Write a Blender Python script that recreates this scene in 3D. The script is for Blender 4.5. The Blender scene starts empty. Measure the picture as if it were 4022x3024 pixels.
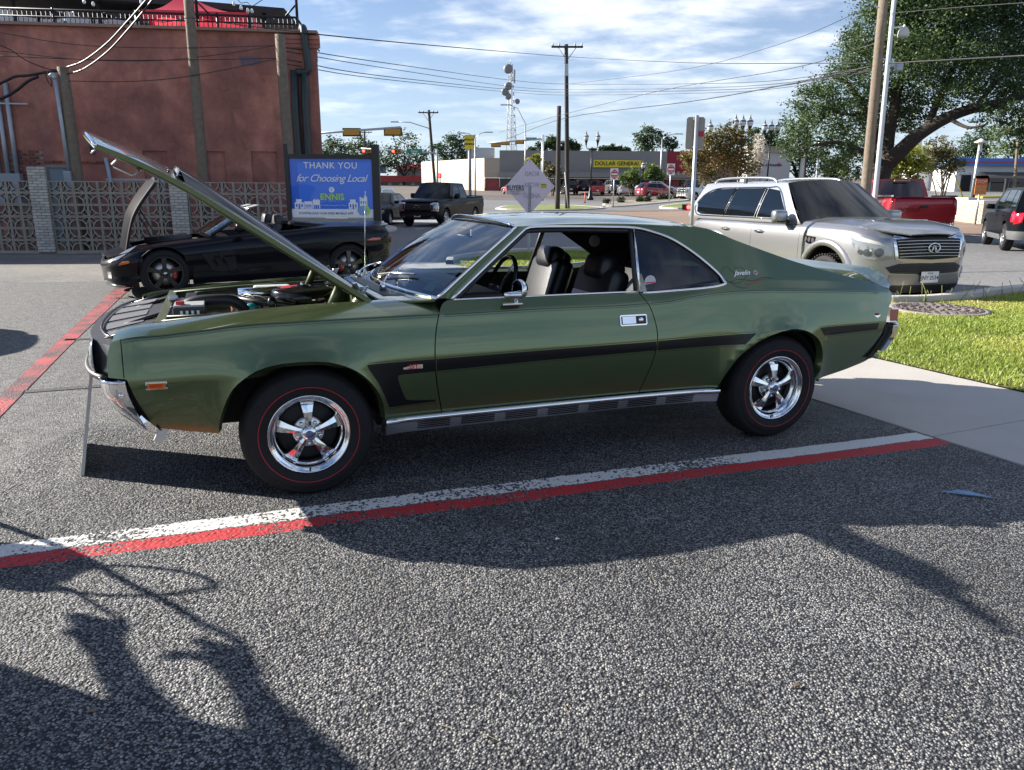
import bpy, bmesh, math, random, bisect
import numpy as np
from mathutils import Vector, Matrix
from mathutils.geometry import tessellate_polygon
R = math.radians
random.seed(7); rng = np.random.default_rng(7)
SC = bpy.context.scene; COL = SC.collection

# ---------------------------------------------------------------- camera
F_PX, PITCH, CAMH, ROLL, W_PX, H_PX = 3000.0, 0.245, 1.457, 0.006, 4022.0, 3024.0
cam_d = bpy.data.cameras.new('camera'); cam = bpy.data.objects.new('camera', cam_d); COL.objects.link(cam)
cam_d.sensor_fit = 'HORIZONTAL'; cam_d.sensor_width = 36.0; cam_d.lens = F_PX / W_PX * 36.0
cam_d.clip_start = 0.05; cam_d.clip_end = 4000
cam.matrix_world = Matrix.Translation((0, 0, CAMH)) @ Matrix.Rotation(math.pi/2 - PITCH, 4, 'X') @ Matrix.Rotation(ROLL, 4, 'Z')
SC.camera = cam

# ---------------------------------------------------------------- light
SUN_EL, SUN_AZ = R(24.2), R(162.8)          # azimuth of the sun, counted from +X
world = bpy.data.worlds.new('World'); SC.world = world; world.use_nodes = True
def build_world():
    nt = world.node_tree; N = nt.nodes; L = nt.links; N.clear()
    out = N.new('ShaderNodeOutputWorld'); bg = N.new('ShaderNodeBackground'); bg.inputs[1].default_value = 0.043
    sky = N.new('ShaderNodeTexSky'); sky.sky_type = 'NISHITA'; sky.sun_disc = False
    sky.sun_elevation = SUN_EL; sky.sun_rotation = math.pi/2 - SUN_AZ
    sky.air_density = 1.0; sky.dust_density = 0.15; sky.ozone_density = 1.4; sky.altitude = 120
    tc = N.new('ShaderNodeTexCoord'); sep = N.new('ShaderNodeSeparateXYZ'); L.new(tc.outputs['Generated'], sep.inputs[0])
    # project the view direction on a cloud deck
    zc = N.new('ShaderNodeMath'); zc.operation = 'MAXIMUM'; L.new(sep.outputs[2], zc.inputs[0]); zc.inputs[1].default_value = 0.0
    za = N.new('ShaderNodeMath'); za.operation = 'ADD'; L.new(zc.outputs[0], za.inputs[0]); za.inputs[1].default_value = 0.10
    dv = []
    for k in (0, 1):
        d = N.new('ShaderNodeMath'); d.operation = 'DIVIDE'; L.new(sep.outputs[k], d.inputs[0]); L.new(za.outputs[0], d.inputs[1]); dv.append(d)
    cb = N.new('ShaderNodeCombineXYZ'); L.new(dv[0].outputs[0], cb.inputs[0]); L.new(dv[1].outputs[0], cb.inputs[1])
    n1 = N.new('ShaderNodeTexNoise'); n1.inputs['Scale'].default_value = 0.62; n1.inputs['Detail'].default_value = 3; n1.inputs['Roughness'].default_value = .5
    n2 = N.new('ShaderNodeTexNoise'); n2.inputs['Scale'].default_value = 3.4; n2.inputs['Detail'].default_value = 7; n2.inputs['Roughness'].default_value = .55; n2.inputs['Distortion'].default_value = .15
    mp = N.new('ShaderNodeMapping'); mp.inputs['Location'].default_value = (3.1, 1.7, 0); mp.inputs['Rotation'].default_value = (0, 0, .35); mp.inputs['Scale'].default_value = (1., 1.1, 1)
    L.new(cb.outputs[0], mp.inputs[0]); L.new(mp.outputs[0], n1.inputs['Vector']); L.new(mp.outputs[0], n2.inputs['Vector'])
    ad = N.new('ShaderNodeMath'); ad.operation = 'MULTIPLY_ADD'; L.new(n1.outputs[0], ad.inputs[0]); ad.inputs[1].default_value = 1.15; L.new(n2.outputs[0], ad.inputs[2])
    rp = N.new('ShaderNodeMapRange'); rp.interpolation_type = 'SMOOTHSTEP'; L.new(ad.outputs[0], rp.inputs[0])
    rp.inputs[1].default_value = 0.94; rp.inputs[2].default_value = 1.42
    fade = N.new('ShaderNodeMapRange'); L.new(sep.outputs[2], fade.inputs[0]); fade.inputs[1].default_value = 0.03; fade.inputs[2].default_value = 0.16; fade.inputs[3].default_value = .12
    mu = N.new('ShaderNodeMath'); mu.operation = 'MULTIPLY'; L.new(rp.outputs[0], mu.inputs[0]); L.new(fade.outputs[0], mu.inputs[1])
    mu2 = N.new('ShaderNodeMath'); mu2.operation = 'MULTIPLY'; L.new(mu.outputs[0], mu2.inputs[0]); mu2.inputs[1].default_value = .82
    mix = N.new('ShaderNodeMixRGB'); L.new(mu2.outputs[0], mix.inputs[0]); tn = N.new('ShaderNodeMixRGB'); tn.blend_type = 'MULTIPLY'; tn.inputs[0].default_value = 1; tn.inputs[2].default_value = (.78, .94, 1.22, 1); L.new(sky.outputs[0], tn.inputs[1]); hz = N.new('ShaderNodeMapRange'); L.new(sep.outputs[2], hz.inputs[0]); hz.inputs[1].default_value = 0.; hz.inputs[2].default_value = .34; hz.inputs[3].default_value = .62; hz.inputs[4].default_value = 0.; hm = N.new('ShaderNodeMixRGB'); L.new(hz.outputs[0], hm.inputs[0]); L.new(tn.outputs[0], hm.inputs[1]); hm.inputs[2].default_value = (6.6, 7.5, 8.6, 1); L.new(hm.outputs[0], mix.inputs[1]); mix.inputs[2].default_value = (10.5, 10.9, 11.6, 1)
    L.new(mix.outputs[0], bg.inputs[0]); L.new(bg.outputs[0], out.inputs[0])
build_world()
sun_d = bpy.data.lights.new('sun', 'SUN'); sun_d.energy = 5.0; sun_d.angle = R(.53); sun_d.color = (1, .94, .85)
sun = bpy.data.objects.new('sun', sun_d); COL.objects.link(sun)
SUNV = Vector((math.cos(SUN_AZ)*math.cos(SUN_EL), math.sin(SUN_AZ)*math.cos(SUN_EL), math.sin(SUN_EL)))
sun.rotation_euler = SUNV.to_track_quat('Z', 'Y').to_euler(); sun.location = SUNV*60
SC.view_settings.view_transform = 'Standard'; SC.view_settings.look = 'None'; SC.view_settings.gamma = 1
SC.view_settings.exposure = 1.5; SC.view_settings.use_curve_mapping = False
SC.cycles.max_bounces = 8; SC.cycles.transparent_max_bounces = 16; SC.cycles.caustics_reflective = False; SC.cycles.caustics_refractive = False
SC.cycles.use_denoising = True; SC.cycles.sample_clamp_indirect = 6

# ---------------------------------------------------------------- materials
MATS = {}
def srgb(h):
    c = [int(h[i:i+2], 16)/255 for i in (0, 2, 4)]
    return tuple(x/12.92 if x <= .04045 else ((x+.055)/1.055)**2.4 for x in c)
def M(name, col=(.5, .5, .5), rough=.5, metal=0., coat=0., var=.12, vs=6., bump=0., bs=40., spec=.5, emit=None, es=1., crough=.03):
    if name in MATS: return MATS[name]
    m = bpy.data.materials.new(name); m.use_nodes = True; nt = m.node_tree; N = nt.nodes; L = nt.links
    b = N['Principled BSDF']; b.inputs['Roughness'].default_value = rough; b.inputs['Metallic'].default_value = metal
    b.inputs['Coat Weight'].default_value = coat; b.inputs['Coat Roughness'].default_value = crough; b.inputs['Specular IOR Level'].default_value = spec
    b.inputs['Base Color'].default_value = (*col, 1)
    tc = N.new('ShaderNodeTexCoord')
    if var:
        n = N.new('ShaderNodeTexNoise'); n.inputs['Scale'].default_value = vs; n.inputs['Detail'].default_value = 5
        L.new(tc.outputs['Object'], n.inputs['Vector'])
        mx = N.new('ShaderNodeMixRGB'); mx.blend_type = 'MIX'; L.new(n.outputs[0], mx.inputs[0])
        mx.inputs[1].default_value = (*[c*(1-var) for c in col], 1); mx.inputs[2].default_value = (*[min(1, c*(1+var)) for c in col], 1)
        L.new(mx.outputs[0], b.inputs['Base Color'])
    if bump:
        n = N.new('ShaderNodeTexNoise'); n.inputs['Scale'].default_value = bs; n.inputs['Detail'].default_value = 4
        L.new(tc.outputs['Object'], n.inputs['Vector'])
        bp = N.new('ShaderNodeBump'); bp.inputs['Strength'].default_value = bump; bp.inputs['Distance'].default_value = .02
        L.new(n.outputs[0], bp.inputs['Height']); L.new(bp.outputs[0], b.inputs['Normal'])
    if emit:
        b.inputs['Emission Color'].default_value = (*emit, 1); b.inputs['Emission Strength'].default_value = es
    MATS[name] = m; return m
def paint(name, col, metal=.35, rough=.35, coat=1.):
    """car paint: flake variation under a clear coat"""
    if name in MATS: return MATS[name]
    m = M(name, col, rough, metal, coat, var=0)
    nt = m.node_tree; N = nt.nodes; L = nt.links; b = N['Principled BSDF']
    tc = N.new('ShaderNodeTexCoord'); n = N.new('ShaderNodeTexNoise'); n.inputs['Scale'].default_value = 700; L.new(tc.outputs['Object'], n.inputs['Vector'])
    mx = N.new('ShaderNodeMixRGB'); L.new(n.outputs[0], mx.inputs[0]); mx.inputs[1].default_value = (*[c*.75 for c in col], 1); mx.inputs[2].default_value = (*[min(1, c*1.25) for c in col], 1)
    L.new(mx.outputs[0], b.inputs['Base Color'])
    n2 = N.new('ShaderNodeTexNoise'); n2.inputs['Scale'].default_value = 2.2; n2.inputs['Detail'].default_value = 4; L.new(tc.outputs['Object'], n2.inputs['Vector'])
    mr = N.new('ShaderNodeMapRange'); L.new(n2.outputs[0], mr.inputs[0]); mr.inputs[3].default_value = .015; mr.inputs[4].default_value = .07; L.new(mr.outputs[0], b.inputs['Coat Roughness'])
    return m
def glass(name, tint=(.85, .9, .9), clear=.85, rough=0.02, dark=None):
    """thin pane: fresnel reflection over tinted transparency"""
    if name in MATS: return MATS[name]
    m = bpy.data.materials.new(name); m.use_nodes = True; nt = m.node_tree; N = nt.nodes; L = nt.links; N.clear()
    out = N.new('ShaderNodeOutputMaterial'); t = N.new('ShaderNodeBsdfTransparent'); t.inputs[0].default_value = (*[c*clear for c in tint], 1)
    g = N.new('ShaderNodeBsdfGlossy'); g.inputs['Roughness'].default_value = rough
    fr = N.new('ShaderNodeFresnel'); fr.inputs[0].default_value = 1.9
    geo = N.new('ShaderNodeNewGeometry'); 
    mx = N.new('ShaderNodeMixShader'); L.new(fr.outputs[0], mx.inputs[0]); L.new(t.outputs[0], mx.inputs[1]); L.new(g.outputs[0], mx.inputs[2])
    L.new(mx.outputs[0], out.inputs[0]); MATS[name] = m; return m

CHROME = M('chrome', (.78, .79, .8), .045, 1., var=.04)
ALU = M('brushed_aluminium', (.6, .61, .62), .28, 1., var=.06)
RUBBER = M('tyre_rubber', (.013, .013, .015), .7, var=.25, vs=20, bump=.15, bs=120, spec=.25)
BLACKP = M('black_plastic', (.014, .014, .016), .5, var=.2)
BLACKM = M('flat_black', (.006, .006, .007), .75, var=.2)
GLOSSB = M('gloss_black', (.005, .005, .006), .16, coat=.25, var=.1, spec=.3)
DKGLASS = M('dark_tinted_glass', (.004, .006, .008), .02, var=.05, spec=.45)
WHITE = M('white_paint', (.75, .75, .73), .5, var=.06)
STEEL = M('galvanised_steel', (.42, .44, .46), .42, .75, var=.15, vs=8)
REDLENS = M('red_lens', (.33, .012, .012), .1, coat=1., var=.2)
AMBER = M('amber_lens', (.65, .16, .01), .12, coat=1., var=.15)
LAMPGL = M('headlamp_lens', (.34, .35, .35), .08, .5, coat=1., var=.15, vs=9)

# ---------------------------------------------------------------- helpers
def link(o, parent=None):
    COL.objects.link(o)
    if parent is not None: o.parent = parent
    return o
def tag(o, label=None, cat=None, group=None, kind=None):
    if label: o['label'] = label
    if cat: o['category'] = cat
    if group: o['group'] = group
    if kind: o['kind'] = kind
    return o
def thing(name, label, cat, loc=(0, 0, 0), rz=0., group=None, scale=1.):
    o = bpy.data.objects.new(name, None); o.empty_display_size = .2; link(o)
    o.location = loc; o.rotation_euler = (0, 0, rz); o.scale = (scale,)*3
    return tag(o, label, cat, group)
def mesh(name, verts, faces, mats, parent=None, smooth=False, normals=None, fmat=None):
    me = bpy.data.meshes.new(name); me.from_pydata([tuple(v) for v in verts], [], [tuple(f) for f in faces])
    for m in (mats if isinstance(mats, (list, tuple)) else [mats]): me.materials.append(m)
    if smooth: me.polygons.foreach_set('use_smooth', [True]*len(me.polygons))
    if fmat is not None: me.polygons.foreach_set('material_index', fmat)
    if normals is not None: me.normals_split_custom_set_from_vertices([tuple(n) for n in normals])
    me.update()
    return link(bpy.data.objects.new(name, me), parent)
def bobj(name, bm, mat, parent=None, smooth=False):
    me = bpy.data.meshes.new(name); bm.normal_update(); bm.to_mesh(me); bm.free(); me.materials.append(mat)
    if smooth: me.polygons.foreach_set('use_smooth', [True]*len(me.polygons))
    return link(bpy.data.objects.new(name, me), parent)
def box(bm, c, s, rz=0., bev=0., rx=0., ry=0.):
    m = Matrix.Translation(c) @ Matrix.Rotation(rz, 4, 'Z') @ Matrix.Rotation(ry, 4, 'Y') @ Matrix.Rotation(rx, 4, 'X') @ Matrix.Diagonal((*s, 1))
    r = bmesh.ops.create_cube(bm, size=1., matrix=m)
    if bev:
        es = set(e for v in r['verts'] for e in v.link_edges)
        bmesh.ops.bevel(bm, geom=list(es), offset=bev, segments=2, affect='EDGES', profile=.6)
def boxo(name, c, s, mat, parent=None, rz=0., bev=0., rx=0., ry=0., smooth=False):
    bm = bmesh.new(); box(bm, c, s, rz, bev, rx, ry); return bobj(name, bm, mat, parent, smooth)
def catmull(pts, n=6, closed=False):
    P = [np.array(p, float) for p in pts]; out = []; k = len(P)
    for i in range(k if closed else k-1):
        a, b, c, d = (P[(i-1) % k] if closed or i > 0 else 2*P[0]-P[1]), P[i], P[(i+1) % k], (P[(i+2) % k] if closed or i+2 < k else 2*P[-1]-P[-2])
        for j in range(n):
            t = j/n; out.append(.5*((2*b)+(c-a)*t+(2*a-5*b+4*c-d)*t*t+(3*b-a-3*c+d)*t**3))
    if not closed: out.append(P[-1])
    return out
def tubev(pts, r, seg=8, closed=False, cap=True):
    """tube vertices and faces along a 3-D polyline; r may be a list"""
    P = [Vector(p) for p in pts]; n = len(P); V = []; Fc = []
    up = None
    for i in range(n):
        t = (P[(i+1) % n]-P[i-1]) if closed else (P[min(i+1, n-1)]-P[max(i-1, 0)])
        t = t.normalized() if t.length > 1e-9 else Vector((0, 0, 1))
        if up is None:
            up = Vector((0, 0, 1)) if abs(t.z) < .9 else Vector((1, 0, 0))
        x = up.cross(t)
        if x.length < 1e-6: x = Vector((1, 0, 0)).cross(t)
        x.normalize(); y = t.cross(x); up = y
        rr = r[i] if isinstance(r, (list, tuple)) else r
        for k in range(seg):
            a = 2*math.pi*k/seg; V.append(P[i]+x*math.cos(a)*rr+y*math.sin(a)*rr)
    m = n if closed else n-1
    for i in range(m):
        for k in range(seg):
            a = i*seg+k; b = i*seg+(k+1) % seg; c = ((i+1) % n)*seg+(k+1) % seg; d = ((i+1) % n)*seg+k
            Fc.append((a, b, c, d))
    if cap and not closed:
        Fc.append(tuple(range(seg-1, -1, -1))); Fc.append(tuple(range((n-1)*seg, n*seg)))
    return V, Fc
def tube(name, pts, r, mat, parent=None, seg=8, closed=False):
    V, Fc = tubev(pts, r, seg, closed); return mesh(name, V, Fc, mat, parent, True)
def tubes(name, lst, mat, parent=None, seg=6):
    V = []; Fc = []
    for pts, r in lst:
        v, f = tubev(pts, r, seg); o = len(V); V += v; Fc += [tuple(i+o for i in q) for q in f]
    return mesh(name, V, Fc, mat, parent, True)
def lathe(name, prof, mat, parent=None, seg=32, axis='Z', loc=(0, 0, 0), smooth=True, sharp=False, cap=None):
    """prof: list of (r, h)"""
    V = []; Fc = []
    for (r, h) in prof:
        for k in range(seg):
            a = 2*math.pi*k/seg; c, s = r*math.cos(a), r*math.sin(a)
            V.append({'Z': (c, s, h), 'Y': (c, h, s), 'X': (h, c, s)}[axis])
    for i in range(len(prof)-1):
        for k in range(seg):
            a = i*seg+k; b = i*seg+(k+1) % seg; q = (a, b, b+seg, a+seg)
            Fc.append(q if axis != 'Y' else q[::-1])
    if cap is None: cap = axis == 'Z'
    if cap and prof[0][0] > 1e-6: Fc.append(tuple(range(seg))[::-1 if axis != 'Y' else 1])
    if cap and prof[-1][0] > 1e-6: Fc.append(tuple(range((len(prof)-1)*seg, len(prof)*seg))[::1 if axis != 'Y' else -1])
    V = [(v[0]+loc[0], v[1]+loc[1], v[2]+loc[2]) for v in V]
    o = mesh(name, V, Fc, mat, parent, smooth)
    if sharp: o.data.set_sharp_from_angle(angle=R(35))
    return o
def interp(tab):
    """smooth (C1) cubic through a table"""
    X = [float(t[0]) for t in tab]; Y = [float(t[1]) for t in tab]; n = len(X)
    D = [(Y[i+1]-Y[i])/(X[i+1]-X[i]) for i in range(n-1)]; m = [D[0]]
    for i in range(1, n-1):
        h0, h1 = X[i]-X[i-1], X[i+1]-X[i]; m.append((D[i-1]*h1+D[i]*h0)/(h0+h1))
    m.append(D[-1])
    def f(x):
        if x <= X[0]: return Y[0]+m[0]*(x-X[0])*.5
        if x >= X[-1]: return Y[-1]+m[-1]*(x-X[-1])*.5
        i = bisect.bisect_right(X, x)-1; h = X[i+1]-X[i]; t = (x-X[i])/h; t2 = t*t; t3 = t2*t
        return Y[i]*(2*t3-3*t2+1)+m[i]*h*(t3-2*t2+t)+Y[i+1]*(3*t2-2*t3)+m[i+1]*h*(t3-t2)
    return f
def patch(name, outline, fn, mat, parent=None, step=.06, stepb=None, off=0., thick=0., holes=(), out=None, smooth=True, e=6e-3):
    """cover a polygon drawn in parameter space (a, b) with triangles laid on the surface fn(a, b); analytic normals"""
    loops = [[Vector((p[0], p[1], 0)) for p in outline]] + [[Vector((p[0], p[1], 0)) for p in h] for h in holes]
    tris = tessellate_polygon(loops); allp = [p for l in loops for p in l]
    bm = bmesh.new(); vs = [bm.verts.new(p) for p in allp]
    for t in tris:
        try: bm.faces.new([vs[i] for i in t])
        except ValueError: pass
    for ax_, st in ((0, step), (1, stepb or step)):
        lo = min(p[ax_] for p in allp); hi = max(p[ax_] for p in allp)
        k = math.ceil(lo/st+1e-6)
        while k*st < hi-1e-6:
            co = Vector((k*st, 0, 0)) if ax_ == 0 else Vector((0, k*st, 0)); no = Vector((1, 0, 0)) if ax_ == 0 else Vector((0, 1, 0))
            bmesh.ops.bisect_plane(bm, geom=bm.verts[:]+bm.edges[:]+bm.faces[:], dist=1e-6, plane_co=co, plane_no=no); k += 1
    bmesh.ops.remove_doubles(bm, verts=bm.verts[:], dist=1e-6)
    bm.verts.ensure_lookup_table(); bm.verts.index_update()
    P = []; Nn = []
    for v in bm.verts:
        a, b = v.co.x, v.co.y
        p = Vector(fn(a, b)); da = Vector(fn(a+e, b))-Vector(fn(a-e, b)); db = Vector(fn(a, b+e))-Vector(fn(a, b-e))
        n = da.cross(db)
        n = n.normalized() if n.length > 1e-12 else Vector((0, 0, 1))
        P.append(p); Nn.append(n)
    # outward orientation
    if out is not None:
        o3 = Vector(out); s = sum(n.dot(o3) for n in Nn)
        flip = s < 0
    else: flip = False
    if flip: Nn = [-n for n in Nn]
    V = [p+n*off for p, n in zip(P, Nn)]; Fc = []
    for f in bm.faces:
        ids = [v.index for v in f.verts]
        if f.normal.z < 0: ids.reverse()
        Fc.append(ids[::-1] if flip else ids)
    if thick:
        eb = [e_ for e_ in bm.edges if len(e_.link_faces) == 1]
        for e_ in eb:
            a, b = e_.verts[0].index, e_.verts[1].index
            k = len(V); t = (V[b]-V[a]); nn = (Nn[a]+Nn[b]).normalized(); side = t.cross(nn)
            V += [V[a], V[b], V[b]-Nn[b]*thick, V[a]-Nn[a]*thick]
            # orient away from face centre
            c = P[e_.link_faces[0].verts[0].index]*0
            for v in e_.link_faces[0].verts: c = c+P[v.index]
            c = c/len(e_.link_faces[0].verts)
            q = (k, k+1, k+2, k+3)
            fn_ = (V[k+1]-V[k]).cross(V[k+2]-V[k+1])
            if fn_.dot((V[a]+V[b])/2-c) < 0: q = q[::-1]; fn_ = -fn_
            fn_ = fn_.normalized() if fn_.length > 1e-12 else nn
            Nn += [fn_]*4; Fc.append(q)
    bm.free()
    return mesh(name, V, Fc, mat, parent, smooth, Nn if smooth else None)
def ribbon(name, pts, w, fn, mat, parent=None, off=.002, step=.05, out=None, closed=False):
    """thin strip of width w laid on a surface along a polyline in parameter space"""
    q = []; pts = list(pts)+([pts[0]] if closed else [])
    for i in range(len(pts)-1):
        a, b = np.array(pts[i], float), np.array(pts[i+1], float); k = max(1, int(np.hypot(*(b-a))/step))
        q += [a+(b-a)*j/k for j in range(k)]
    q.append(np.array(pts[-1], float)); V = []; Nn = []; Fc = []; e = 2e-3
    for i, p in enumerate(q):
        t = q[min(i+1, len(q)-1)]-q[max(i-1, 0)]; t = t/(np.hypot(*t)+1e-12); s = np.array([-t[1], t[0]])*w/2
        for sg in (1, -1):
            a, b = p+s*sg; P0 = Vector(fn(a, b)); n = (Vector(fn(a+e, b))-Vector(fn(a-e, b))).cross(Vector(fn(a, b+e))-Vector(fn(a, b-e))).normalized()
            if out is not None and n.dot(Vector(out)) < 0: n = -n
            V.append(P0+n*off); Nn.append(n)
        if i: k = 2*i; Fc.append((k-2, k, k+1, k-1))
    f = Fc[0]; nn = (V[f[1]]-V[f[0]]).cross(V[f[2]]-V[f[1]])
    if nn.dot(Nn[0]) < 0: Fc = [x[::-1] for x in Fc]
    return mesh(name, V, Fc, mat, parent, True, Nn)
def text(name, s, size, mat, parent, M4, ext=.0015, shear=0., align='CENTER', space=1., bold=0.):
    c = bpy.data.curves.new(name, 'FONT'); c.body = s; c.size = size; c.extrude = ext; c.shear = shear; c.align_x = align; c.align_y = 'CENTER'; c.space_character = space; c.resolution_u = 3; c.offset = bold
    o = bpy.data.objects.new(name, c); me = o.to_mesh().copy(); o.to_mesh_clear(); bpy.data.objects.remove(o); bpy.data.curves.remove(c)
    me.materials.clear(); me.materials.append(mat); me.name = name
    t = bpy.data.objects.new(name, me); link(t, parent); t.matrix_local = M4; return t
def face_m(o, x, y):
    """4x4 placing text: origin o, x axis, y axis"""
    x = Vector(x).normalized(); y = Vector(y); y = (y-x*y.dot(x)).normalized(); z = x.cross(y); m = Matrix((x, y, z)).transposed().to_4x4(); m.translation = Vector(o); return m
def copy_tree(o, parent=None, top=True):
    c = o.copy(); COL.objects.link(c)
    if parent is not None: c.parent = parent
    for ch in list(o.children): copy_tree(ch, c, False)
    return c
# terrain: flat near the camera, a gentle rise towards the shops
def tz(x, y):
    d = y-(56.0-25.*min(1., max(0., (x-10)/16)))
    if d < 0 and y > 9.5 and x > 4.2:      # the street by the lawn lies lower than the lot
        return -.26*min(1., (x-4.2)/1.2)*min(1., (y-9.5)/1.)*max(0., min(1., (36-y)/18))*max(0., min(1., (13.5-x)/4))
    return 0.0 if d <= 0 else (.033*d*d/16 if d < 8 else .033*(d-4))
def ray(px, py):
    U = px-W_PX/2; V = H_PX/2-py; c, s = math.cos(ROLL), math.sin(ROLL); u = U*c-V*s; w = U*s+V*c
    c, s = math.cos(PITCH), math.sin(PITCH); return Vector((u/F_PX, c+w/F_PX*s, -s+w/F_PX*c))
def at(px, py, Y):
    d = ray(px, py); return Vector((0, 0, CAMH))+d*(Y/d.y)
def gnd(px, Y):
    """ground point straight under image column px at distance Y"""
    p = at(px, 800, Y); return Vector((p.x, Y, tz(p.x, Y)))
# ================================================================ ground
def g(px, py):
    """ray against the terrain"""
    d = ray(px, py); t = 1.0; prev = 0.
    for k in range(4000):
        p = Vector((0, 0, CAMH))+d*t
        if p.z <= tz(p.x, p.y): break
        prev = t; t *= 1.004
        if t > 3000: break
    lo, hi = prev, t
    for k in range(30):
        m = (lo+hi)/2; p = Vector((0, 0, CAMH))+d*m
        if p.z <= tz(p.x, p.y): hi = m
        else: lo = m
    p = Vector((0, 0, CAMH))+d*hi
    return (p.x, p.y)
def sheet(name, poly, mat, z=0., step=4., kind='structure', parent=None):
    o = patch(name, poly, lambda a, b: (a, b, tz(a, b)+z), mat, parent, step=step, out=(0, 0, 1))
    if kind: o['kind'] = kind
    return o
def asphalt_mat(name, dark, light, scale, bump, patchcol=None, big=.35, stone=.5, pscale=.5):
    m = bpy.data.materials.new(name); m.use_nodes = True; nt = m.node_tree; N = nt.nodes; L = nt.links; b = N['Principled BSDF']
    b.inputs['Roughness'].default_value = .82; b.inputs['Specular IOR Level'].default_value = .35
    tc = N.new('ShaderNodeTexCoord')
    v = N.new('ShaderNodeTexVoronoi'); v.inputs['Scale'].default_value = scale; v.inputs['Randomness'].default_value = 1; L.new(tc.outputs['Object'], v.inputs['Vector'])
    v2 = N.new('ShaderNodeTexVoronoi'); v2.inputs['Scale'].default_value = scale*2.1; L.new(tc.outputs['Object'], v2.inputs['Vector'])
    n = N.new('ShaderNodeTexNoise'); n.inputs['Scale'].default_value = pscale; n.inputs['Detail'].default_value = 6; n.inputs['Roughness'].default_value = .6; L.new(tc.outputs['Object'], n.inputs['Vector'])
    n3 = N.new('ShaderNodeTexNoise'); n3.inputs['Scale'].default_value = 9; n3.inputs['Detail'].default_value = 5; L.new(tc.outputs['Object'], n3.inputs['Vector'])
    cr = N.new('ShaderNodeValToRGB'); L.new(v.outputs['Color'], cr.inputs[0])
    cr.color_ramp.elements[0].position = .1; cr.color_ramp.elements[0].color = (*dark, 1); cr.color_ramp.elements[1].position = .95; cr.color_ramp.elements[1].color = (*light, 1)
    mx = N.new('ShaderNodeMixRGB'); mx.blend_type = 'MIX'; mr = N.new('ShaderNodeMapRange'); L.new(n.outputs[0], mr.inputs[0]); mr.inputs[1].default_value = .42; mr.inputs[2].default_value = .68; mr.inputs[4].default_value = big
    L.new(mr.outputs[0], mx.inputs[0]); L.new(cr.outputs[0], mx.inputs[1]); pc = patchcol or [c*1.9 for c in dark]; mx.inputs[2].default_value = (*pc, 1)
    m2 = N.new('ShaderNodeMixRGB'); m2.blend_type = 'MULTIPLY'; m2.inputs[0].default_value = .6; L.new(mx.outputs[0], m2.inputs[1])
    r3 = N.new('ShaderNodeMapRange'); L.new(n3.outputs[0], r3.inputs[0]); r3.inputs[1].default_value = .3; r3.inputs[2].default_value = .7; r3.inputs[3].default_value = .6; r3.inputs[4].default_value = 1.15
    L.new(r3.outputs[0], m2.inputs[2]); L.new(m2.outputs[0], b.inputs['Base Color'])
    if bump:
        sub = N.new('ShaderNodeMath'); sub.operation = 'SUBTRACT'; sub.inputs[0].default_value = 1; L.new(v.outputs['Distance'], sub.inputs[1])
        sub2 = N.new('ShaderNodeMath'); sub2.operation = 'MULTIPLY_ADD'; L.new(v2.outputs['Distance'], sub2.inputs[0]); sub2.inputs[1].default_value = -.4; L.new(sub.outputs[0], sub2.inputs[2])
        bp = N.new('ShaderNodeBump'); bp.inputs['Strength'].default_value = bump; bp.inputs['Distance'].default_value = stone/scale; L.new(sub2.outputs[0], bp.inputs['Height']); L.new(bp.outputs[0], b.inputs['Normal'])
    return m
ASPH = asphalt_mat('coarse_asphalt', (.035, .037, .041), (.30, .295, .28), 112, 1., (.16, .155, .145), .3, 1.)
LOT = asphalt_mat('worn_lot_asphalt', (.075, .077, .08), (.18, .178, .17), 60, .5, (.26, .235, .20), .95, .5, .22)
ROAD = asphalt_mat('road_asphalt', (.13, .132, .135), (.20, .20, .20), 40, .15, (.23, .225, .215), .6, .4, .15)
FARASPH = asphalt_mat('far_asphalt', (.10, .095, .09), (.16, .15, .14), 20, 0, (.20, .18, .155), .7, .4, .08)
TANBRICK = asphalt_mat('tan_brick_paving', (.19, .13, .095), (.29, .205, .15), 9, 0, (.30, .22, .17), .5, .4, .2)
CONC = M('concrete', (.42, .395, .36), .85, var=.18, vs=1.7, bump=.25, bs=90)
CONC2 = M('pale_concrete', (.52, .48, .43), .85, var=.2, vs=.8, bump=.15, bs=60)
LINEW = None
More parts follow.
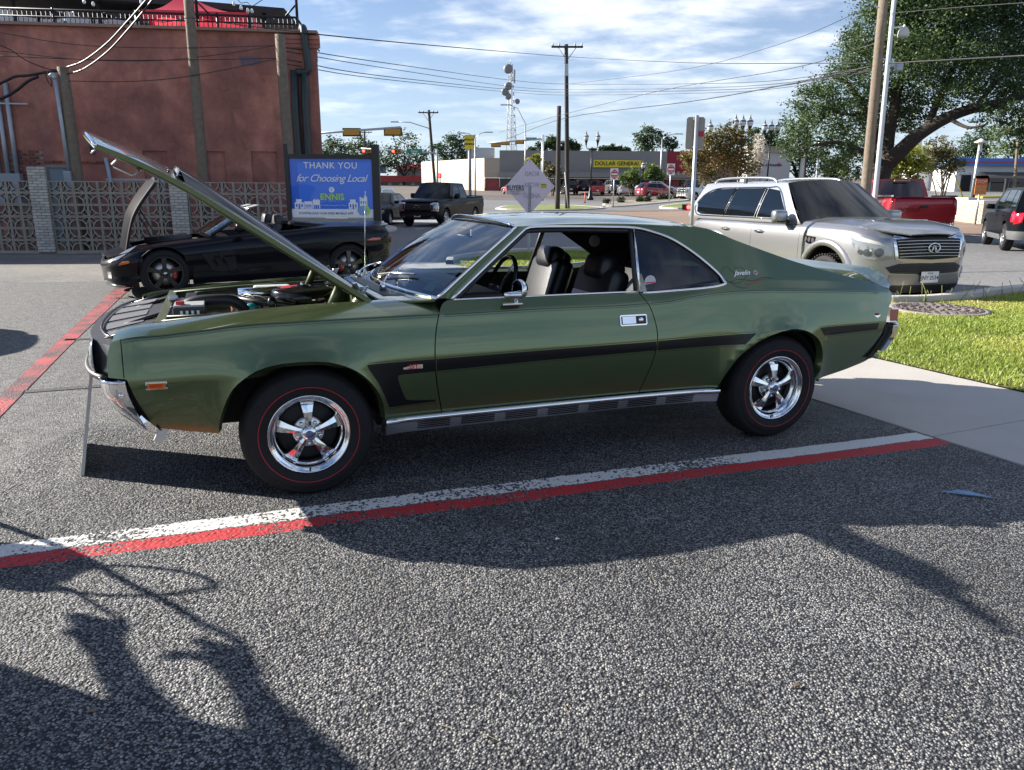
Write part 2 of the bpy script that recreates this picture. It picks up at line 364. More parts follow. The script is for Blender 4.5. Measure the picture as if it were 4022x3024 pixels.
def line_mat(name, col, scale=46, wear=.36):
    """road paint on coarse stones: worn through in the hollows"""
    m = bpy.data.materials.new(name); m.use_nodes = True; nt = m.node_tree; N = nt.nodes; L = nt.links; b = N['Principled BSDF']
    b.inputs['Roughness'].default_value = .7
    tc = N.new('ShaderNodeTexCoord'); v = N.new('ShaderNodeTexVoronoi'); v.inputs['Scale'].default_value = 62; L.new(tc.outputs['Object'], v.inputs['Vector'])
    n = N.new('ShaderNodeTexNoise'); n.inputs['Scale'].default_value = 90; n.inputs['Detail'].default_value = 4; n.inputs['Roughness'].default_value = .7; L.new(tc.outputs['Object'], n.inputs['Vector'])
    n2 = N.new('ShaderNodeTexNoise'); n2.inputs['Scale'].default_value = 3; n2.inputs['Detail'].default_value = 4; L.new(tc.outputs['Object'], n2.inputs['Vector'])
    a = N.new('ShaderNodeMath'); a.operation = 'MULTIPLY_ADD'; L.new(n2.outputs[0], a.inputs[0]); a.inputs[1].default_value = .55; L.new(n.outputs[0], a.inputs[2])
    rp = N.new('ShaderNodeMapRange'); L.new(a.outputs[0], rp.inputs[0]); rp.inputs[1].default_value = wear+.33; rp.inputs[2].default_value = wear+.39
    mx = N.new('ShaderNodeMixRGB'); L.new(rp.outputs[0], mx.inputs[0]); mx.inputs[1].default_value = (.045, .045, .047, 1); mx.inputs[2].default_value = (*col, 1)
    L.new(mx.outputs[0], b.inputs['Base Color'])
    sub = N.new('ShaderNodeMath'); sub.operation = 'SUBTRACT'; sub.inputs[0].default_value = 1; L.new(v.outputs['Distance'], sub.inputs[1])
    bp = N.new('ShaderNodeBump'); bp.inputs['Strength'].default_value = .7; bp.inputs['Distance'].default_value = .008; L.new(sub.outputs[0], bp.inputs['Height']); L.new(bp.outputs[0], b.inputs['Normal'])
    return m
LINEW = line_mat('worn_white_line', (.62, .61, .58), wear=.58); LINER = line_mat('worn_red_line', (.42, .06, .06), wear=.43)
YELLOW = M('yellow_kerb_paint', (.62, .40, .03), .6, var=.15)

# base ground to the horizon
def build_ground():
    ys = [-14, -4, 0, 8, 16, 24, 30, 36, 42, 48, 54, 60, 66, 80, 100, 130, 170, 230, 400, 900, 2500]; xs = [-1800, -700, -260, -120, -60, -30, 0, 8, 12, 16, 20, 24, 28, 40, 60, 120, 260, 700, 1800]
    V = [(x, y, ((tz(x, min(y, 240)) if y > 36 else 0)-(.5 if y < 45 else .06))) for y in ys for x in xs]; n = len(xs)
    Fc = [(j*n+i, j*n+i+1, (j+1)*n+i+1, (j+1)*n+i) for j in range(len(ys)-1) for i in range(n-1)]
    mesh('ground', V, Fc, FARASPH)['kind'] = 'structure'
build_ground()
# lot by the block wall (older, paler), then the coarse new asphalt on top of it
sheet('worn_parking_lot', [(-60, -9), (3.6, -9), (3.62, 2.2), (2.85, 4.01), (2.22, 5.4), (-1.7, 14.5), (-3.4, 18.2), (-60, 21)], LOT, .0, 3)
sheet('street_asphalt', [(-3.4, 18.2), (-1.7, 14.5), (-.3, 20), (2.6, 21.2), (5.2, 11.2), (12, 14.2), (16, 12), (60, 24), (80, 70), (60, 99), (-14, 99), (-16, 40), (-12, 26)], ROAD, .004, 2)
# ---- coarse aggregate asphalt: near part is real relief
LOTPOLY = [(-14, -3), (3.5, -3), (3.56, 2.45), (2.85, 4.01), (2.22, 5.4), (-.9, 12.3), (-4.6, 13.2), (-9, 12.4), (-14, 11)]
NEAR = (-2.75, 3.0, 1.35, 4.72)   # x0 x1 y0 y1 of the relief sheet
def worley(X, Y, cell, seed):
    r = np.random.default_rng(seed); n = 997; jx = r.random((n, n)); jy = r.random((n, n)); hv = r.random((n, n))
    cx = np.floor(X/cell).astype(int); cy = np.floor(Y/cell).astype(int); best = np.full(X.shape, 9.); sec = np.full(X.shape, 9.); hb = np.zeros(X.shape)
    for dx in (-1, 0, 1):
        for dy in (-1, 0, 1):
            ix = (cx+dx) % n; iy = (cy+dy) % n
            px = (cx+dx+jx[ix, iy])*cell; py = (cy+dy+jy[ix, iy])*cell
            d = np.hypot((X-px), (Y-py))/cell; h = hv[ix, iy]
            m = d < best; sec = np.where(m, best, np.minimum(sec, d)); hb = np.where(m, h, hb); best = np.where(m, d, best)
    return best, sec, hb
def smooth_noise(X, Y, sc, seed):
    r = np.random.default_rng(seed); n = 256; t = r.random((n, n)); x = X/sc; y = Y/sc
    i = np.floor(x).astype(int); j = np.floor(y).astype(int); fx = x-i; fy = y-j; fx = fx*fx*(3-2*fx); fy = fy*fy*(3-2*fy)
    a = t[i % n, j % n]; b = t[(i+1) % n, j % n]; c = t[i % n, (j+1) % n]; d = t[(i+1) % n, (j+1) % n]
    return (a*(1-fx)+b*fx)*(1-fy)+(c*(1-fx)+d*fx)*fy
LK, LY0 = .352, 3.46       # the bay line: y = LY0 + LK x
def relief():
    """the near asphalt as a fine height field of bound stones, and the painted lines on it as separate sheets"""
    rows = []; y = NEAR[2]; st = .0039
    while y < NEAR[3]: rows.append(y); y += st*max(1., y/2.3)
    rows[-1] = NEAR[3]; ys = np.array(rows); nx = int((NEAR[1]-NEAR[0])/.0045); xs = np.linspace(NEAR[0], NEAR[1], nx)
    X, Y = np.meshgrid(xs, ys); d, s2, hv = worley(X+5, Y+5, .0112, 3); d2, s3, hv2 = worley(X+9, Y+2, .0055, 5)
    dome = np.sqrt(np.clip(1-(d/.85)**2, 0, 1))*(.35+.65*hv)
    z = .0060*dome+.0016*np.clip(1-d2, 0, 1)
    smo = np.clip((smooth_noise(X, Y, .55, 11)*.6+smooth_noise(X, Y, .16, 12)*.4-.42)/.16, 0, 1)
    right = np.clip((X-.35-.25*(Y-2.6))/.9, 0, 1)*np.clip((Y-2.0)/.5, 0, 1)      # tyre-polished sealed part on the right
    k = 1-.72*np.clip(right*.75+smo*.32, 0, 1)
    z = z*k+.002*smooth_noise(X, Y, .09, 13)-.0035
    edge = np.minimum.reduce([(X-NEAR[0])/.1, (NEAR[1]-X)/.1, (NEAR[3]-Y)/.2, np.ones_like(X)]); z = .0065+z*np.clip(edge, 0, 1)
    V = np.stack([X, Y, z], -1).reshape(-1, 3).astype(np.float32); ny = len(ys)
    i = np.arange(nx-1)[None, :]; j = np.arange(ny-1)[:, None]; a = (j*nx+i).ravel(); q = np.stack([a, a+1, a+nx+1, a+nx], 1).astype(np.int32)
    c = V[q].mean(1); cx, cy = c[:, 0], c[:, 1]
    keep = (cx*.911+cy*.413) < (2.22*.911+5.4*.413-.01)            # the rest lies under the concrete walk
    ac = cy-LY0-LK*cx+.012*(smooth_noise(cx, cy, .05, 21)-.5)+.02*(smooth_noise(cx, cy, .6, 22)-.5); wn = smooth_noise(cx, cy, .35, 23)*.55+smooth_noise(cx, cy, .012, 24)*.6
    tone_v = np.clip(hv.ravel()*.75+hv2.ravel()*.25, 0, 1); dm = dome.ravel(); domef = dm[q].mean(1)
    on = (wn+domef*.75 > .93-.42*np.clip((cx-1.0)/1.4, 0, 1)) & (cx < 2.7)
    white = keep & (ac > .128) & (ac < .262) & on; red = keep & (ac > .0) & (ac < .118) & (wn+domef*.75 > .84-.45*np.clip((cx-.6)/1.4, 0, 1))
    base = keep & ~white & ~red
    def emit(name, sel, mat):
        qq = q[sel]; u, inv = np.unique(qq.ravel(), return_inverse=True); inv = inv.astype(np.int32)
        me = bpy.data.meshes.new(name); me.vertices.add(len(u)); me.vertices.foreach_set('co', V[u].ravel())
        me.loops.add(len(inv)); me.loops.foreach_set('vertex_index', inv); me.polygons.add(len(qq))
        me.polygons.foreach_set('loop_start', np.arange(0, len(inv), 4, dtype=np.int32)); me.polygons.foreach_set('loop_total', np.full(len(qq), 4, np.int32)); me.polygons.foreach_set('use_smooth', np.ones(len(qq), bool))
        t = me.attributes.new('stone_tone', 'FLOAT', 'POINT'); t.data.foreach_set('value', tone_v[u].astype(np.float32))
        t = me.attributes.new('tar', 'FLOAT', 'POINT'); t.data.foreach_set('value', np.clip(dm[u], 0, 1).astype(np.float32))
        me.update(); me.validate(); me.materials.append(mat)
        o = link(bpy.data.objects.new(name, me)); o['kind'] = 'structure'; return o
    emit('asphalt_of_parking_bay', base, stone_mat('bound_stones', None))
    emit('white_bay_line', white, stone_mat('white_paint_on_stones', (.62, .61, .58)))
    emit('red_fire_lane_line', red, stone_mat('red_paint_on_stones', (.42, .03, .035)))
def stone_mat(name, pcol):
    m = bpy.data.materials.new(name); m.use_nodes = True; nt = m.node_tree; N = nt.nodes; L = nt.links; b = N['Principled BSDF']; b.inputs['Roughness'].default_value = .72; b.inputs['Specular IOR Level'].default_value = .4
    tc = N.new('ShaderNodeTexCoord'); n = N.new('ShaderNodeTexNoise'); n.inputs['Scale'].default_value = 260; n.inputs['Detail'].default_value = 3; L.new(tc.outputs['Object'], n.inputs['Vector'])
    mr = N.new('ShaderNodeMapRange'); L.new(n.outputs[0], mr.inputs[0]); mr.inputs[1].default_value = .3; mr.inputs[2].default_value = .7; mr.inputs[3].default_value = .72; mr.inputs[4].default_value = 1.25
    mm = N.new('ShaderNodeMixRGB'); mm.blend_type = 'MULTIPLY'; mm.inputs[0].default_value = 1; L.new(mr.outputs[0], mm.inputs[2])
    if pcol:
        mm.inputs[1].default_value = (*pcol, 1); L.new(mm.outputs[0], b.inputs['Base Color']); return m
    v = N.new('ShaderNodeTexVoronoi'); v.inputs['Scale'].default_value = 118; L.new(tc.outputs['Object'], v.inputs['Vector']); sc_ = N.new('ShaderNodeSeparateColor'); L.new(v.outputs['Color'], sc_.inputs[0])
    cr = N.new('ShaderNodeValToRGB'); L.new(sc_.outputs[0], cr.inputs[0]); e = cr.color_ramp.elements
    e[0].position = 0; e[0].color = (.05, .053, .06, 1); e[1].position = 1; e[1].color = (.42, .40, .365, 1)
    for p_, c_ in ((.3, (.12, .124, .13, 1)), (.7, (.24, .238, .23, 1))): k = e.new(p_); k.color = c_
    L.new(cr.outputs[0], mm.inputs[1])
    # worn, oily and dusty areas
    n4 = N.new('ShaderNodeTexNoise'); n4.inputs['Scale'].default_value = 1.3; n4.inputs['Detail'].default_value = 6; n4.inputs['Roughness'].default_value = .65; L.new(tc.outputs['Object'], n4.inputs['Vector'])
    m4 = N.new('ShaderNodeMapRange'); L.new(n4.outputs[0], m4.inputs[0]); m4.inputs[1].default_value = .32; m4.inputs[2].default_value = .66; m4.inputs[3].default_value = .55; m4.inputs[4].default_value = 1.12
    mo = N.new('ShaderNodeMixRGB'); mo.blend_type = 'MULTIPLY'; mo.inputs[0].default_value = 1; L.new(mm.outputs[0], mo.inputs[1]); L.new(m4.outputs[0], mo.inputs[2])
    tr = N.new('ShaderNodeMapRange'); L.new(v.outputs['Distance'], tr.inputs[0]); tr.inputs[1].default_value = .46; tr.inputs[2].default_value = .62; tr.inputs[3].default_value = 1; tr.inputs[4].default_value = 0
    mx = N.new('ShaderNodeMixRGB'); L.new(tr.outputs[0], mx.inputs[0]); mx.inputs[1].default_value = (.015, .016, .019, 1); L.new(mo.outputs[0], mx.inputs[2])
    L.new(mx.outputs[0], b.inputs['Base Color'])
    iv = N.new('ShaderNodeMath'); iv.operation = 'SUBTRACT'; iv.inputs[0].default_value = 1; L.new(v.outputs['Distance'], iv.inputs[1]); hb_ = N.new('ShaderNodeMath'); hb_.operation = 'MULTIPLY_ADD'; L.new(sc_.outputs[1], hb_.inputs[0]); hb_.inputs[1].default_value = .5; L.new(iv.outputs[0], hb_.inputs[2])
    bp = N.new('ShaderNodeBump'); bp.inputs['Strength'].default_value = .9; bp.inputs['Distance'].default_value = .0065; L.new(hb_.outputs[0], bp.inputs['Height']); L.new(bp.outputs[0], b.inputs['Normal']); return m
relief()
# remaining coarse asphalt around the relief sheet
lot = patch('parking_lot', LOTPOLY, lambda a, b: (a, b, .0045), ASPH, None, step=1.5, out=(0, 0, 1),
            holes=[[(NEAR[0]+.01, NEAR[2]+.002), (NEAR[1]-.03, NEAR[2]+.002), (NEAR[1]-.03, 3.60), (2.50, NEAR[3]-.03), (NEAR[0]+.01, NEAR[3]-.03)]])
lot['kind'] = 'structure'
# bay lines beyond the relief sheet
def strip(name, a, b, w, mat, z):
    a = Vector((*a, 0)); b = Vector((*b, 0)); t = (b-a).normalized(); s = Vector((-t.y, t.x, 0))*w/2
    return sheet(name, [tuple((a-s)[:2]), tuple((b-s)[:2]), tuple((b+s)[:2]), tuple((a+s)[:2])], mat, z, 1.)

def rline(name, pts_l, pts_r, mat, z):
    sheet(name, list(pts_l)+list(pts_r)[::-1], mat, z, 1.)
rline('red_lane_line', [(-2.6, 2.55), (-3.73, 5.37), (-4.65, 7.8), (-6.25, 12.1)], [(-2.25, 2.1), (-3.38, 4.83), (-4.30, 7.3), (-5.98, 12.0)], LINER, .009)
strip('faint_white_mark', (-3.64, 5.5), (-2.7, 5.88), .09, LINEW, .009); strip('faint_white_mark', (-5.56, 10.68), (-4.2, 11.3), .09, LINEW, .009); strip('faint_white_mark', (-4.5, 7.55), (-3.6, 7.95), .09, LINEW, .009)
# concrete walk with joints: separate slabs
WD = Vector((-.413, .911, 0)); WN = Vector((.911, .413, 0)); W0 = Vector((2.22, 5.4, 0))
def wk(t, s): p = W0+WD*t+WN*s; return (p.x, p.y)
walk = thing('sidewalk', None, None); walk['kind'] = 'structure'
def slab(name, t0, t1, s0, s1, mat, parent):
    e = .004
    ps = [wk(t0+e, s0+e), wk(t1-e, s0+e), wk(t1-e, s1-e), wk(t0+e, s1-e)]
    return patch(name, ps, lambda a, b: (a, b, .012), mat, parent, step=.8, thick=.03, out=(0, 0, 1))
for t0, t1 in ((-7, -4.5), (-4.5, -2.55), (-2.55, -.955), (-.955, .9), (.9, 2.7), (2.7, 4.5), (4.5, 6.3), (6.3, 8.1), (8.1, 9.9), (9.9, 11.7)):
    slab('concrete_slab', t0, t1, 0, 1.63, CONC, walk)
sheet('sidewalk_bed', [wk(-7, .01), wk(11.7, .01), wk(11.7, 1.62), wk(-7, 1.62)], M('joint_dirt', (.08, .07, .06), .9), .006, 2.)
# grass strip between walk and street
GRASSPOLY = [wk(-7, 1.63), wk(8.3, 1.63), (-1.25, 16.2), (-1.2, 17.4), (-.2, 19.3), (1.6, 20.3), (2.6, 19.4), (4.4, 13.0), (5.0, 10.9), (5.55, 10.55), (6.6, 11.0), (8.11, 12.0), (12.5, 14.0), (16, 12), (9, -2)]
SOIL = M('lawn_soil', (.10, .085, .04), .95, var=.4, vs=3)
patch('lawn', GRASSPOLY, lambda a, b: (a, b, .02), SOIL, None, step=.8, out=(0, 0, 1))['kind'] = 'structure'
# kerb round the lawn: a real step
KERB = [(9.5, -2.6), (16.3, 11.9)]
def kerb(name, pts, w, h, mat, parent=None, kind='structure'):
    P = [Vector((*p, 0)) for p in catmull(pts, 5)]; V = []; Fc = []
    P = [Vector((p[0], p[1], 0)) for p in P]
    for i, p in enumerate(P):
        t = (P[min(i+1, len(P)-1)]-P[max(i-1, 0)]).normalized(); s = Vector((-t.y, t.x, 0)); z = max(0., tz(p.x, p.y))
        for a, zz in ((0, -.4), (0, h-.015), (.015, h), (w-.02, h), (w, h-.02), (w, -.4)): q = p+s*a; V.append((q.x, q.y, z+zz))
    for i in range(len(P)-1):
        for k in range(5): a = i*6+k; Fc.append((a, a+6, a+7, a+1))
    o = mesh(name, V, Fc, mat, parent)
    if kind: o['kind'] = kind
    return o
kerb('kerb', [(16, 12.2), (12.5, 14.1), (8.11, 12.05), (6.6, 11.05), (5.55, 10.6), (5.0, 10.95), (4.4, 13.05), (2.7, 19.4), (1.6, 20.35), (-.2, 19.35), (-1.2, 17.5), (-1.25, 16.2)][::-1], .16, .11, CONC2)
# ================================================================ brick building with roof terrace
def leaf_mat(name, c0, c1, c2=None):
    m = bpy.data.materials.new(name); m.use_nodes = True; nt = m.node_tree; N = nt.nodes; L = nt.links; N.clear(); out = N.new('ShaderNodeOutputMaterial')
    a = N.new('ShaderNodeAttribute'); a.attribute_name = 'tone'; cr = N.new('ShaderNodeValToRGB'); L.new(a.outputs['Fac'], cr.inputs[0]); e = cr.color_ramp.elements; e[0].color = (*c0, 1); e[1].color = (*c1, 1)
    if c2: k = e.new(.55); k.color = (*c2, 1)
    p = N.new('ShaderNodeBsdfPrincipled'); p.inputs['Roughness'].default_value = .5; p.inputs['Specular IOR Level'].default_value = .4; L.new(cr.outputs[0], p.inputs['Base Color'])
    t = N.new('ShaderNodeBsdfTranslucent'); hs = N.new('ShaderNodeHueSaturation'); hs.inputs['Value'].default_value = 1.5; L.new(cr.outputs[0], hs.inputs['Color']); L.new(hs.outputs[0], t.inputs[0])
    mx = N.new('ShaderNodeMixShader'); mx.inputs[0].default_value = .3; L.new(p.outputs[0], mx.inputs[1]); L.new(t.outputs[0], mx.inputs[2]); L.new(mx.outputs[0], out.inputs[0]); return m
def stucco_mat():
    m = bpy.data.materials.new('red_stucco'); m.use_nodes = True; nt = m.node_tree; N = nt.nodes; L = nt.links; b = N['Principled BSDF']; b.inputs['Roughness'].default_value = .9
    tc = N.new('ShaderNodeTexCoord')
    n1 = N.new('ShaderNodeTexNoise'); n1.inputs['Scale'].default_value = .55; n1.inputs['Detail'].default_value = 7; n1.inputs['Roughness'].default_value = .62; L.new(tc.outputs['Object'], n1.inputs['Vector'])
    n2 = N.new('ShaderNodeTexNoise'); n2.inputs['Scale'].default_value = 2.3; n2.inputs['Detail'].default_value = 8; n2.inputs['Roughness'].default_value = .7; L.new(tc.outputs['Object'], n2.inputs['Vector'])
    cr = N.new('ShaderNodeValToRGB'); L.new(n1.outputs[0], cr.inputs[0]); e = cr.color_ramp.elements
    e[0].position = .42; e[0].color = (.30, .122, .098, 1); e[1].position = .60; e[1].color = (.52, .22, .16, 1); k = e.new(.5); k.color = (.39, .155, .118, 1)
    r2 = N.new('ShaderNodeMapRange'); L.new(n2.outputs[0], r2.inputs[0]); r2.inputs[1].default_value = .3; r2.inputs[2].default_value = .75; r2.inputs[3].default_value = .62; r2.inputs[4].default_value = 1.25
    mm = N.new('ShaderNodeMixRGB'); mm.blend_type = 'MULTIPLY'; mm.inputs[0].default_value = 1; L.new(cr.outputs[0], mm.inputs[1]); L.new(r2.outputs[0], mm.inputs[2])
    # weather streaks under the coping
    mp = N.new('ShaderNodeMapping'); mp.inputs['Scale'].default_value = (3.2, 3.2, .18); L.new(tc.outputs['Object'], mp.inputs[0]); n3 = N.new('ShaderNodeTexNoise'); n3.inputs['Scale'].default_value = 1.; n3.inputs['Detail'].default_value = 5; L.new(mp.outputs[0], n3.inputs['Vector'])
    r3 = N.new('ShaderNodeMapRange'); L.new(n3.outputs[0], r3.inputs[0]); r3.inputs[1].default_value = .48; r3.inputs[2].default_value = .75; r3.inputs[4].default_value = .45
    m3 = N.new('ShaderNodeMixRGB'); L.new(r3.outputs[0], m3.inputs[0]); L.new(mm.outputs[0], m3.inputs[1]); m3.inputs[2].default_value = (.20, .10, .10, 1); L.new(m3.outputs[0], b.inputs['Base Color'])
    bp = N.new('ShaderNodeBump'); bp.inputs['Strength'].default_value = .5; bp.inputs['Distance'].default_value = .03; L.new(n2.outputs[0], bp.inputs['Height']); L.new(bp.outputs[0], b.inputs['Normal'])
    return m
STUC = stucco_mat()
WOODP = M('weathered_pole_wood', (.17, .135, .10), .9, var=.4, vs=9, bump=.6, bs=30)
IRON = M('black_iron', (.012, .012, .018), .5, .3, var=.2)
GALV = M('pale_grey_conduit', (.36, .40, .44), .5, .4, var=.15)
CABLE = M('black_cable', (.012, .012, .014), .6, var=.1)
FA = R(7.); FD = Vector((math.cos(FA), math.sin(FA), 0)); FN = Vector((math.sin(FA), -math.cos(FA), 0))   # facade direction and outward normal
WALL0 = Vector((-12.39, 18.70, 0)); FAC0 = WALL0-FN*2.0
def onpl(px, py, P=FAC0, d=FD):
    n = Vector((-d.y, d.x, 0)); r = ray(px, py); C = Vector((0, 0, CAMH)); t = (P-C).dot(n)/r.dot(n); q = C+r*t
    return ((q-P).dot(d), q.z)
def red_building():
    s1, z1 = onpl(1262, 560); top = onpl(700, 118)[1]
    t0, t1 = onpl(10, 91)[1], onpl(1230, 139)[1]; top = (t0+t1)/2
    B = thing('brick_building', 'two-storey red stucco brick building with a railed roof terrace', 'building', FAC0+FD*s1, FA)
    # local frame: x along facade (corner at 0, facade runs to -x), y into the building, z up
    def lx(px, py): s, z = onpl(px, py); return s-s1, z
    Lf = -26.
    arch = []
    for x0, x1, y0 in ((565, 661, 592), (812, 887, 594), (989, 1091, 595)):
        a, b = lx(x0, 650)[0], lx(x1, 650)[0]; zt = lx((x0+x1)/2, y0)[1]; arch.append((a, b, zt))
    brick0, brick1 = lx(30, 600)[0], lx(168, 600)[0]; bz = lx(100, 590)[1]; d0, d1 = lx(184, 680)[0], lx(263, 680)[0]; dz = lx(220, 651)[1]
    # wall with shallow recessed bays, the door opening and the bare-brick opening
    holes = [[(a, .3), (b, .3), (b, z), (a, z)] for a, b, z in arch]+[[(brick0, .3), (brick1, .3), (brick1, bz), (brick0, bz)], [(brick1+.02, .3), (d0-.0, .3), (d0, .9), (brick1+.02, .9)], [(d0+.02, .05), (d1, .05), (d1, dz), (d0+.02, dz)]]
    f = lambda x, z: (x, 0, z)
    patch('wall', [(Lf, 0), (0, 0), (0, top), (Lf, top)], f, STUC, B, .8, thick=.12, holes=holes, out=(0, -1, 0))
    for a, b, z in arch: patch('bricked_up_bay', [(a-.02, .2), (b+.02, .2), (b+.02, z+.02), (a-.02, z+.02)], lambda x, z: (x, .06, z), STUC, B, 1., out=(0, -1, 0))
    mesh('side_wall', [(0, 0, 0), (-4.6, 22, 0), (-4.6, 22, top), (0, 0, top)], [(0, 1, 2, 3)], STUC, B)
    mesh('roof', [(Lf, .3, top-.05), (0, .3, top-.05), (-4.6, 22, top-.05), (Lf, 22, top-.05)], [(0, 1, 2, 3)], M('roof_membrane', (.2, .2, .2), .9), B)
    boxo('coping', (Lf/2, .1, top+.03), (-Lf+.1, .5, .07), M('coping_stone', (.28, .17, .13), .9, var=.3), B)
    for k, (h, d) in enumerate(((.10, .10), (.20, .07), (.30, .04))): boxo('cornice', (-.35, -d/2+.0, top-h), (.9, d+.02, .095), STUC, B)
    # bare brick area, each brick a piece
    MORT = M('old_mortar', (.30, .25, .22), .95, var=.2); BR = [M('old_brick_%d' % i, c, .9, var=.25, vs=14, bump=.3) for i, c in enumerate(((.20, .065, .05), (.24, .085, .06), (.16, .055, .05), (.27, .12, .09)))]
    mesh('mortar_bed', [(brick0, .03, .3), (brick1+.7, .03, .3), (brick1+.7, .03, bz), (brick0, .03, bz)], [(0, 1, 2, 3)], MORT, B)
    bms = []
    for i in range(4):
        bm = bmesh.new(); box(bm, (0, 0, 0), (.196, .05, .057), bev=.006); o = bobj('brick', bm, BR[i], B); bms.append(o.data); bpy.data.objects.remove(o)
    zz = bz-.035; r = 0
    while zz > 1.55:
        x = brick0+.1+(0 if r % 2 else -.1)
        while x < brick1+.02:
            if brick0-.02 < x-.09 and x+.09 < brick1+.04 and rng.random() > .06:
                o = bpy.data.objects.new('brick', bms[int(rng.integers(4))]); link(o, B); o.location = (x, .012+.006*rng.random(), zz); o.rotation_euler = (0, .01*rng.standard_normal(), 0)
            x += .212
        zz -= .073; r += 1
    # lintel course over the door and the grey door
    x = d0-.1
    while x < d1+.9:
        o = bpy.data.objects.new('brick', bms[int(rng.integers(4))]); link(o, B); o.location = (x, -.018, dz+.10); x += .212
    DG = M('grey_blue_door', (.16, .21, .25), .6, var=.1, vs=3)
    D = boxo('door', ((d0+d1)/2, .05, dz/2), (d1-d0-.03, .05, dz-.03), DG, B, bev=.004)
    boxo('door_frame', ((d0+d1)/2, .02, dz-.02), (d1-d0+.06, .09, .05), DG, D)
    text('door_number', '219', .14, M('number_dark', (.03, .03, .035), .6), D, face_m((d0+.62, .02, dz-.31), (1, 0, 0), (0, 0, 1)), .003); lathe('door_knob', [(0, -.06), (.04, -.05), (.05, -.02), (.05, .03)], WHITE, D, 16, 'Y', (d1-.18, .0, dz-.66))
    # stains and old patches (own shape): purple paint, a mended crack
    st = lx(976, 240); pm = M('purple_stain', (.15, .10, .13), .9, var=.35, vs=5)
    pts = [(st[0]+.25*math.cos(a)*(1+.25*math.sin(3*a+1)), st[1]+.16*math.sin(a)*(1+.3*math.cos(2*a))) for a in np.linspace(0, 2*math.pi, 26)[:-1]]
    patch('old_paint_patch', pts, f, pm, B, .3, off=.004, out=(0, -1, 0))
    ck = [lx(*p) for p in ((918, 280), (912, 330), (905, 350), (868, 362), (902, 405), (908, 440), (922, 500), (945, 540), (968, 590))]
    ribbon('mended_crack', ck, .08, f, M('crack_filler', (.27, .115, .085), .9, var=.4, vs=9), B, .004, .1, (0, -1, 0))
    ck = [lx(*p) for p in ((860, 330), (868, 362), (890, 390))]; ribbon('mended_crack', ck, .06, f, M('crack_filler', (.27, .115, .085)), B, .0045, .1, (0, -1, 0))
    # downspouts, perforated strut, conduits, meter boxes
    def pl(px, py, d=.05): a = lx(px, py); return (a[0], -d, a[1])
    for a, b in (((419, 620), (441, 722)), ((632, 668), (645, 722))):
        tube('downspout', [pl(*a, .08), pl(*b, .08), (pl(*b)[0], -.08, .3)], .05, M('pale_downspout', (.35, .42, .50), .5, var=.1), B, 4)
    boxo('strut_channel', tuple((Vector(pl(420, 706))+Vector(pl(650, 706)))/2), (lx(650, 706)[0]-lx(420, 706)[0], .04, .05), GALV, B)
    for a, b in (((25, 326), (76, 699)), ((-4, 380), (41, 699)), ((-30, 420), (5, 700))): tube('conduit', [pl(*a, .07), pl(*b, .07)], .055, GALV, B, 10)
    boxo('conduit_brace', pl(35, 408, .10), (1.0, .03, .035), GALV, B); boxo('electric_meter_box', pl(55, 740, .18), (.62, .2, .75), M('meter_grey', (.25, .29, .33), .6, var=.1), B, bev=.01); boxo('electric_meter_box', pl(5, 735, .15), (.25, .15, .6), M('meter_grey', (.25, .29, .33)), B, bev=.01)
    boxo('wall_vent', pl(362, 585, .02), (.07, .04, .28), BLACKP, B); boxo('wall_vent', pl(415, 580, .02), (.12, .04, .12), BLACKP, B)
    # dark green vent pipes by the corner
    VG = M('dark_green_pipe', (.022, .032, .034), .45, var=.2)
    def pp(px, py, d=.16): a = lx(px, py); return Vector((a[0], -d, a[1]))
    tube('vent_pipe', catmull([pp(1183, 155, -.15), pp(1184, 118, -.05), pp(1192, 112, .1), pp(1198, 135), pp(1204, 200), pp(1214, 262), pp(1210, 284)], 4)+[pp(1195, 287), pp(1165, 287)], .095, VG, B, 12)
    tube('vent_pipe', [pp(1159, 280), pp(1163, 420), pp(1176, 600), (pp(1176, 600).x+.05, -.16, .1)], .105, VG, B, 12); tube('vent_pipe', [pp(1199, 290), pp(1203, 420), pp(1213, 600), (pp(1213, 600).x+.05, -.16, .1)], .105, VG, B, 12)
    # ---- railing on the roof edge, set back
    RY = .75
    def rx(px, py): 
        s, z = onpl(px, py, FAC0-FN*RY); return s-s1, z
    za, zb = rx(20, 27)[1], rx(1160, 73)[1]; zr = (za+zb)/2; xr1 = rx(1166, 100)[0]
    RL = thing('terrace_railing', 'black iron picket railing along the roof edge of the red building', 'railing', FAC0+FD*s1, FA)
    x0 = -9.0; tube('top_rail', [(x0, RY, zr), (xr1, RY, zr)], .03, IRON, RL, 6); tube('mid_rail', [(x0, RY, zr-.17), (xr1, RY, zr-.17)], .02, IRON, RL, 6); tube('bottom_rail', [(x0, RY, top+.12), (xr1, RY, top+.12)], .02, IRON, RL, 6)
    pk = tube('picket', [(0, 0, top+.1), (0, 0, zr)], .013, IRON, RL, 4); pk.location = (xr1, RY, 0); x = xr1-.115
    while x > x0:
        o = bpy.data.objects.new('picket', pk.data); link(o, RL); o.location = (x, RY, 0); x -= .115
    x = xr1
    while x > x0: tube('post', [(x, RY, top), (x, RY, zr+.05)], .035, IRON, RL, 6); x -= 2.05
    tube('side_rail', [(xr1, RY, zr), (xr1, RY+5, zr)], .03, IRON, RL, 6)
    for k in range(10):
        o = bpy.data.objects.new('picket', pk.data); link(o, RL); o.location = (xr1, RY+.3+.45*k, 0)
    # ---- terrace things
    def ter(px, py, back):
        s, z = onpl(px, py, FAC0-FN*back); return s-s1, z
    PG = thing('terrace_pavilion', 'dark flat-roofed terrace shelter behind the railing', 'pavilion', FAC0+FD*s1, FA)
